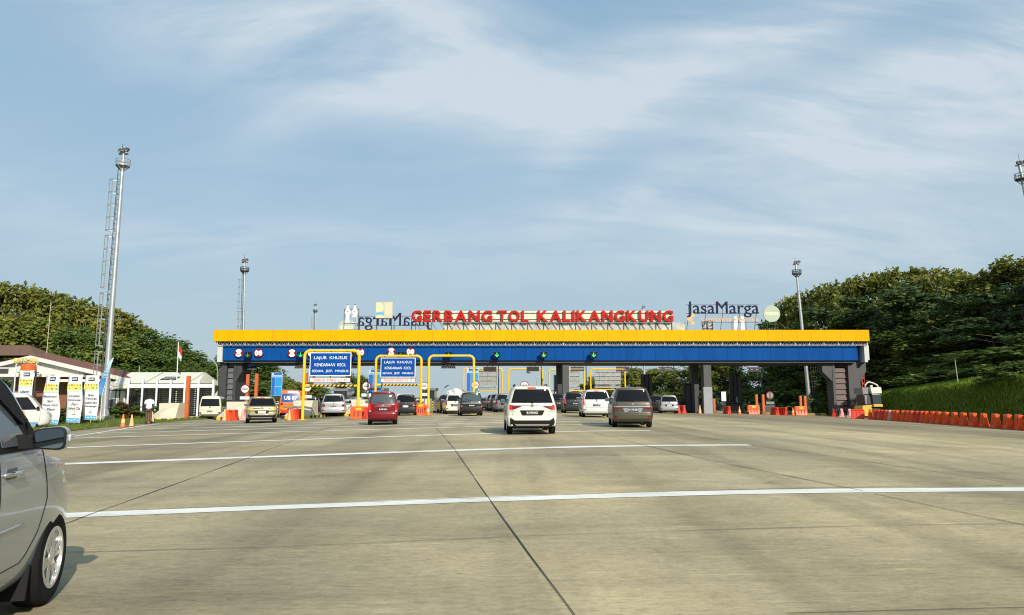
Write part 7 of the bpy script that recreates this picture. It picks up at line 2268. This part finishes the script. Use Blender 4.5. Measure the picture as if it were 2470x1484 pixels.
# ------------------------------------------------------------------ trees
def leaf_cloud(clumps, nleaf, size, droop, seed, flat=1.0):
    rnd = random.Random(seed); vs, fs = [], []
    for (c, r) in clumps:
        c = Vector(c)
        for k in range(nleaf):
            d = Vector((rnd.gauss(0, 1), rnd.gauss(0, 1), rnd.gauss(0, 1) * flat)); d.normalize()
            p = c + Vector((d.x, d.y, d.z * flat)) * r * (rnd.random() ** .45)
            s = size * rnd.uniform(.6, 1.3)
            a = Vector((rnd.gauss(0, 1), rnd.gauss(0, 1), rnd.gauss(0, .6) - droop)); a.normalize()
            ce = Vector((p.x, p.y, (p.z - 4.5) * .6)); ce.normalize()
            nn = ce * .9 + d * .8 + Vector((rnd.gauss(0, .55), rnd.gauss(0, .55), rnd.gauss(0, .55) + .35))
            b = a.cross(nn); b.normalize()
            i = len(vs)
            vs += [p - b * s * .30, p + a * s * .45 - b * s * .34, p + a * s, p + a * s * .45 + b * s * .34]
            vs[-4] = p
            fs.append((i, i + 1, i + 2, i + 3))
    me = bpy.data.meshes.new('crown'); me.from_pydata(vs, [], fs)
    return me


def crown_clumps(seed, n, rx, z0, z1, shape='oval'):
    rnd = random.Random(seed); out = []
    for i in range(n):
        f = rnd.random()
        z = z0 + (z1 - z0) * f
        if shape == 'oval': w = math.sin(math.pi * min(1, max(.05, f * .80 + .14))) ** .7
        elif shape == 'flat': w = .55 + .5 * f
        elif shape == 'cone': w = 1.05 - .85 * f
        else: w = 1
        a = rnd.uniform(0, 6.283); q = rx * w * (rnd.random() ** .45)
        out.append(((q * math.cos(a), q * math.sin(a), z), rnd.uniform(.55, 1.05) * rx * .33))
    return out


def trunk_mesh(seed, h, r, spread, n=7):
    rnd = random.Random(seed); b = MB()
    top = Vector((rnd.uniform(-.3, .3), rnd.uniform(-.3, .3), h * .78))
    mid = Vector((top.x * .5 + rnd.uniform(-.1, .1), top.y * .5, h * .4))
    b.tube([Vector((0, 0, -.6)), Vector((0, 0, 0)), mid, top], r, 8, r * .3)
    for i in range(n):
        f = rnd.uniform(.35, .95); s = Vector((0, 0, 0)).lerp(top, f); a = rnd.uniform(0, 6.28); l = spread * rnd.uniform(.55, .95)
        e = s + Vector((math.cos(a) * l, math.sin(a) * l, l * rnd.uniform(.35, .9)))
        m = s.lerp(e, .5) + Vector((0, 0, -.1 * l))
        b.tube([s, m, e], r * .38, 5, r * .10)
    bmesh.ops.recalc_face_normals(b.bm, faces=b.bm.faces)
    me = bpy.data.meshes.new('trunk'); b.bm.to_mesh(me); b.bm.free()
    return me


bark = M('bark', (.13, .105, .075), .9, var=.35, scale=3, bump=.6)
bark_pale = M('pale_bark', (.24, .21, .16), .9, var=.3, scale=3, bump=.4)
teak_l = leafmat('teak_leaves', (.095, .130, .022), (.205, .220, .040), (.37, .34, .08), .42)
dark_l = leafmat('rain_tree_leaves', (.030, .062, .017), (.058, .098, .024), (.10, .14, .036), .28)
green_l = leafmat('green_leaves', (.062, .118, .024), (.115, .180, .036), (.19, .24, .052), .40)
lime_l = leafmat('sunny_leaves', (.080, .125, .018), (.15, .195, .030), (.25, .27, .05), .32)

PROTO = {}


def proto(kind):
    if kind in PROTO: return PROTO[kind]
    # every prototype is 10 units tall with about 3 units crown radius
    k = kind[:-1]; s = ord(kind[-1]) * 13
    if k == 'teak':
        cl = crown_clumps(s, 34, 2.9, 2.2, 9.2); cr = leaf_cloud(cl, 190, .33, .5, s + 1)
        # upright leaf spikes at the top
        ex = leaf_cloud([((math.cos(i * 2.1) * (0.4 + .22 * i), math.sin(i * 2.1) * (0.4 + .22 * i), 9.45 - .10 * i), .33) for i in range(9)], 16, .42, -.3, s + 2)
        bm = bmesh.new(); bm.from_mesh(cr); bm.from_mesh(ex); bm.to_mesh(cr); bm.free(); bpy.data.meshes.remove(ex)
        cr.materials.append(teak_l); tr = trunk_mesh(s + 3, 10, .19, 2.6); tr.materials.append(bark_pale)
    elif k == 'rain':
        cl = crown_clumps(s, 30, 3.6, 2.8, 9.0, 'flat'); cr = leaf_cloud(cl, 210, .30, .15, s + 1, .68)
        cr.materials.append(dark_l); tr = trunk_mesh(s + 3, 9, .26, 3.2, 10); tr.materials.append(bark)
    elif k == 'green':
        cl = crown_clumps(s, 34, 3.0, 1.5, 9.3); cr = leaf_cloud(cl, 165, .30, .35, s + 1)
        cr.materials.append(green_l); tr = trunk_mesh(s + 3, 9.5, .2, 2.6); tr.materials.append(bark)
    elif k == 'lime':
        cl = crown_clumps(s, 34, 3.0, 1.3, 9.3); cr = leaf_cloud(cl, 130, .38, .5, s + 1)
        cr.materials.append(lime_l); tr = trunk_mesh(s + 3, 9.5, .17, 2.5); tr.materials.append(bark_pale)
    elif k == 'bush':
        cl = [((x, y, z), r) for (x, y, z), r in crown_clumps(s, 26, 3.2, .8, 8.2, 'cone')]; cr = leaf_cloud([(p, r * 1.2) for p, r in cl], 110, .62, .2, s + 1)
        cr.materials.append(green_l); tr = trunk_mesh(s + 3, 7, .22, 2.8, 8); tr.materials.append(bark)
    PROTO[kind] = (cr, tr)
    return PROTO[kind]


def terrain(x, y):
    if x > foot_x(y): return bank_z(x, y)
    if x < lawn_edge(y) and y < 140 and x > lawn_edge(y) - 50: return lawn_z(x, y)
    return gz(x, y) - .08


def tree(kind, u, vt, Y, label, name='tree', wid=None, group=None, bare=None, cat='tree'):
    p = at(u, vt, Y); z0 = terrain(p.x, Y) - .1
    h = max(1.2, p.z - z0)
    t = thing(name, label, cat, (p.x, Y, z0), random.uniform(0, 6.28), group)
    cr, tr = proto(kind)
    s = h / 10.0; w = (wid / 3.0) if wid else s * random.uniform(.95, 1.15)
    for nm, me in (('crown', cr), ('trunk', tr)):
        o = bpy.data.objects.new(nm, me); C.objects.link(o); o.parent = t; o.scale = (w, w, s)
    return t


V3 = 'abc'
place = lambda u: 'far left' if u < 60 else 'left'
# left forest, back row (skyline) then darker front row
GL = 'trees of the left forest'
for i, (u, v, Y, k) in enumerate([(-45, 668, 92, 'teaka'), (8, 671, 94, 'teakb'), (62, 679, 95, 'teakc'), (112, 688, 95, 'teaka'), (158, 703, 97, 'teakb'), (198, 715, 97, 'teakc'), (243, 728, 98, 'teaka'), (288, 746, 99, 'teakb'), (330, 772, 100, 'teakc'), (352, 790, 98, 'greena')]):
    tree(k, u, v, Y, 'yellow-green broad-leaved tree on the skyline of the left forest', group=GL, wid=4.6)
for i, (u, v, Y, k) in enumerate([(384, 796, 100, 'greenb'), (420, 812, 102, 'greenc'), (448, 836, 105, 'greena'), (478, 852, 108, 'greenb'), (508, 868, 112, 'greenc')]):
    tree(k, u, v, Y, 'mid green tree where the left forest skyline steps down behind the flagpole', group='stepping down trees left of the gate', wid=4.4)
for i, (u, v, Y, k) in enumerate([(-30, 745, 86, 'limea'), (30, 752, 88, 'teakb'), (85, 765, 88, 'limeb'), (140, 770, 89, 'teakc'), (190, 782, 88, 'greena'), (232, 800, 87, 'greenc'), (275, 800, 88, 'limea'), (318, 828, 88, 'greenb'), (362, 842, 90, 'greenc'), (405, 852, 92, 'greena'), (440, 872, 94, 'greenb'), (475, 885, 96, 'greenc'), (505, 893, 98, 'greena')]):
    tree(k, u, v, Y, 'green tree in the front row of the left forest, behind the office and marquee', group='front row of the left forest', wid=4.4)
for i, (u, v, Y, k) in enumerate([(170, 843, 80, 'busha'), (205, 850, 79, 'bushb'), (120, 846, 82, 'busha'), (262, 862, 80, 'bushb'), (300, 872, 80, 'busha'), (345, 878, 79, 'bushb'), (392, 884, 80, 'busha'), (432, 892, 79, 'bushb'), (470, 900, 80, 'busha'), (505, 905, 81, 'bushb')]):
    tree(k, u, v, Y, 'dense dark shrub filling the foot of the left forest behind the fence', name='shrub', group='shrubs at the foot of the left forest', wid=3.2, cat='shrub')
# behind the gate, left
for (u, v, Y, k, w) in [(566, 845, 100, 'greena', 3.8), (604, 842, 102, 'greenb', 4.0), (636, 862, 106, 'limea', 3.4), (585, 900, 92, 'busha', 3.0), (622, 908, 92, 'bushb', 3.0)]:
    tree(k, u, v, Y, 'green tree seen under the canopy by the two tall orange posts', group='trees behind the left lanes', wid=w)
tree('greenc', 657, 878, 108, 'ragged-topped tree rising behind the leftmost blue tariff board', wid=2.4)
for (u, v, Y, w) in [(686, 905, 112, 2.6), (706, 918, 112, 2.6), (728, 922, 112, 3.0), (700, 934, 100, 2.6), (745, 920, 118, 2.6), (768, 928, 110, 2.6)]:
    tree('limeb', u, v, Y, 'low sunny shrub behind the orange minibus, seen through the first lanes', name='shrub', group='low shrubs behind the first lanes', wid=w, cat='shrub')
for (u, v, Y, k, w) in [(838, 906, 120, 'greena', 2.6), (858, 897, 122, 'greenb', 2.8), (876, 912, 120, 'greenc', 2.2)]:
    tree(k, u, v, Y, 'dark tree seen past the right post of the first yellow portal', group='dark trees behind the first portal', wid=w)
# behind the gate, right
for (u, v, Y, k, w) in [(1411, 924, 135, 'limea', 2.6), (1436, 906, 135, 'limeb', 3.0), (1462, 896, 134, 'teaka', 3.2), (1496, 894, 132, 'limea', 3.4), (1526, 884, 130, 'teakb', 3.6), (1558, 888, 130, 'limeb', 3.6), (1590, 886, 128, 'teakc', 3.8), (1622, 890, 125, 'limea', 3.6), (1650, 882, 122, 'limeb', 3.8), (1680, 868, 118, 'teaka', 4.0), (1712, 862, 115, 'limeb', 4.0), (1744, 858, 112, 'teakb', 4.2)]:
    tree(k, u, v, Y, 'sunlit yellow-green tree seen under the right half of the canopy', group='sunlit trees behind the right lanes', wid=w)
for (u, v, Y) in [(1440, 948, 126), (1480, 945, 124), (1520, 948, 122), (1560, 944, 120), (1600, 946, 116), (1640, 944, 112), (1690, 942, 104), (1735, 938, 100), (1790, 936, 98)]:
    tree(random.choice(['limea', 'limeb']), u, v, Y, 'low bright shrub at the foot of the sunlit trees under the canopy', name='shrub', group='low shrubs behind the right lanes', wid=3.0, cat='shrub')
# right forest: skyline
GR = 'trees of the right forest skyline'
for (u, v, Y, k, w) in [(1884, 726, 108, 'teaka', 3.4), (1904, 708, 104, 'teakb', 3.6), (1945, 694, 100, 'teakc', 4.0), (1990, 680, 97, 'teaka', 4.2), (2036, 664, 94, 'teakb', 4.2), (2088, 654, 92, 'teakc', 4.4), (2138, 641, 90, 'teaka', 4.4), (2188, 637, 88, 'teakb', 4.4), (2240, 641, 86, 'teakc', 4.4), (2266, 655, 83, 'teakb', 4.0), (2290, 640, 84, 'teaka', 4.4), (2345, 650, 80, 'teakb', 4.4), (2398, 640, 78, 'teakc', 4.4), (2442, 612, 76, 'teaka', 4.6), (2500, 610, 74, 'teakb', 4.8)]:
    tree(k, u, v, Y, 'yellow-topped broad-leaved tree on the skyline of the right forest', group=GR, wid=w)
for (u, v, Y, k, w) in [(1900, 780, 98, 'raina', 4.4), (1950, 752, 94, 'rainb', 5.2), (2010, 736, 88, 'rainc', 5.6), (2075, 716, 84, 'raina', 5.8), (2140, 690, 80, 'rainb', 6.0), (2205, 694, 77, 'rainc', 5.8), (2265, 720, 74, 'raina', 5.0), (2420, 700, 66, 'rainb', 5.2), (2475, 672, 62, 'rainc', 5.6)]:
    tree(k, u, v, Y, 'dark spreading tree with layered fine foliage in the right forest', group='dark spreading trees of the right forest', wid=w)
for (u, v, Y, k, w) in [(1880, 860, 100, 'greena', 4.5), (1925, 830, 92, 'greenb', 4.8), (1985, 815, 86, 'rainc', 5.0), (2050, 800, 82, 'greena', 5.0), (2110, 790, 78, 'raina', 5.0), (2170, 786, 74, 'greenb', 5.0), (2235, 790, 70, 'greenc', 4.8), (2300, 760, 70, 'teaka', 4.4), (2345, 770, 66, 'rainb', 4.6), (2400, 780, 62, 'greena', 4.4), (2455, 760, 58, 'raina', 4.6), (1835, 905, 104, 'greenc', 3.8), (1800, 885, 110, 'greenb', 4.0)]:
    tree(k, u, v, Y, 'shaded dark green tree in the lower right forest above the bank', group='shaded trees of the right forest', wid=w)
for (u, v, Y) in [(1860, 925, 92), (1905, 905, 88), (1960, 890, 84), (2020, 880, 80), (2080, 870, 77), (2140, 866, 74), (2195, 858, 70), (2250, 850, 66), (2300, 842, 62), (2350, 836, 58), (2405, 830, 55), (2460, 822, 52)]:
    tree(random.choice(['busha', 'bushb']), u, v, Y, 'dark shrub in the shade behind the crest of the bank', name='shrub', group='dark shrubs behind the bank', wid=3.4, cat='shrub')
# shading forest continuing out of frame on the right, towards the camera
for i in range(36):
    Y = random.uniform(-8, 26) if i < 12 else random.uniform(33, 64); x = random.uniform(53, 70) if Y < 50 else random.uniform(56, 70)
    t = thing('tree', 'tall tree of the forest continuing beyond the right edge of the photo', 'tree', (x, Y, terrain(x, Y) - .1), random.uniform(0, 6), 'forest beyond the right edge')
    cr, tr = proto(random.choice(['teaka', 'teakb', 'greena', 'rainb']))
    s = random.uniform(1.05, 1.3) if Y < 30 else random.uniform(1.6, 2.0)
    for nm, me in (('crown', cr), ('trunk', tr)):
        o = bpy.data.objects.new(nm, me); C.objects.link(o); o.parent = t; o.scale = (s * 1.15, s * 1.15, s)
# small plants: on the bank crest, the lawn and along the fence
for (u, v, Y, w, lab) in [(2385, 888, 47, .9, 'low leafy plant on the bank crest, left of the pale upright stalk'), (2425, 880, 46, 1.0, 'leafy plant on the bank crest, right of the pale upright stalk'), (2455, 868, 44, 1.1, 'taller leafy plant at the right edge on the bank crest')]:
    p = at(u, v, Y); x = foot_x(Y) + 5.6; z = bank_z(x, Y)
    tree('bushb', u, v, Y, lab, name='leafy_plant', wid=w, cat='plant')
for (u, v, Y, w, lab) in [(122, 968, 49, .8, 'leafy shrub behind the creased white banner'), (150, 984, 47, .9, 'bright green plant between the creased banner and the next one'), (190, 1000, 47, .7, 'low plant showing below the third white banner'),
                          (330, 975, 58, 1.0, 'green shrub at the foot of the louvred fence, left of the man'), (300, 984, 58, .8, 'low yellowish plant by the corner of the white panelled wall'), (382, 990, 59, .8, 'dark shrub behind the man in white'), (278, 994, 57, .9, 'low sunny plant in front of the utility box'), (8, 900, 52, 1.6, 'bushy shrub at the far left behind the near silver car')]:
    tree('busha' if w > .75 else 'bushb', u, v, Y, lab, name='shrub', wid=w, cat='shrub')
p = at(292, 963, 57.5)
conif = tree('bushb', 294, 963, 57.5, 'brownish cone-shaped bush in front of the white panelled wall', name='conical_bush', wid=.85, cat='shrub')
for o in conif.children:
    if o.name.startswith('crown'):
        o.data = o.data.copy(); o.data.materials.clear(); o.data.materials.append(leafmat('brown_leaves', (.05, .04, .012), (.09, .065, .02), (.14, .10, .03), .2))
# a felled leafy branch lying by the right end column
p = at(1985, 988, 72)
t = thing('fallen_branch', 'leafy green branch lying beside the right end column', 'branch', (p.x - .6, 72, gz(p.x, 72)))
MB().tube([(p.x - 2.2, 72, gz(p.x, 72) + .25), (p.x - .8, 72, gz(p.x, 72) + .6), (p.x + .5, 72, gz(p.x, 72) + 1.2)], .04, 6, .015).build('stem', bark, t)
me = leaf_cloud([((-1.0, 0, .45), .35), ((-.2, 0, .65), .4), ((.4, 0, .9), .42), ((.9, .1, 1.15), .38), ((.2, .1, .35), .4), ((.7, 0, .5), .4)], 70, .22, .2, 5); me.name = 'foliage'; me.materials.append(green_l)
o = bpy.data.objects.new('foliage', me); C.objects.link(o); o.parent = t
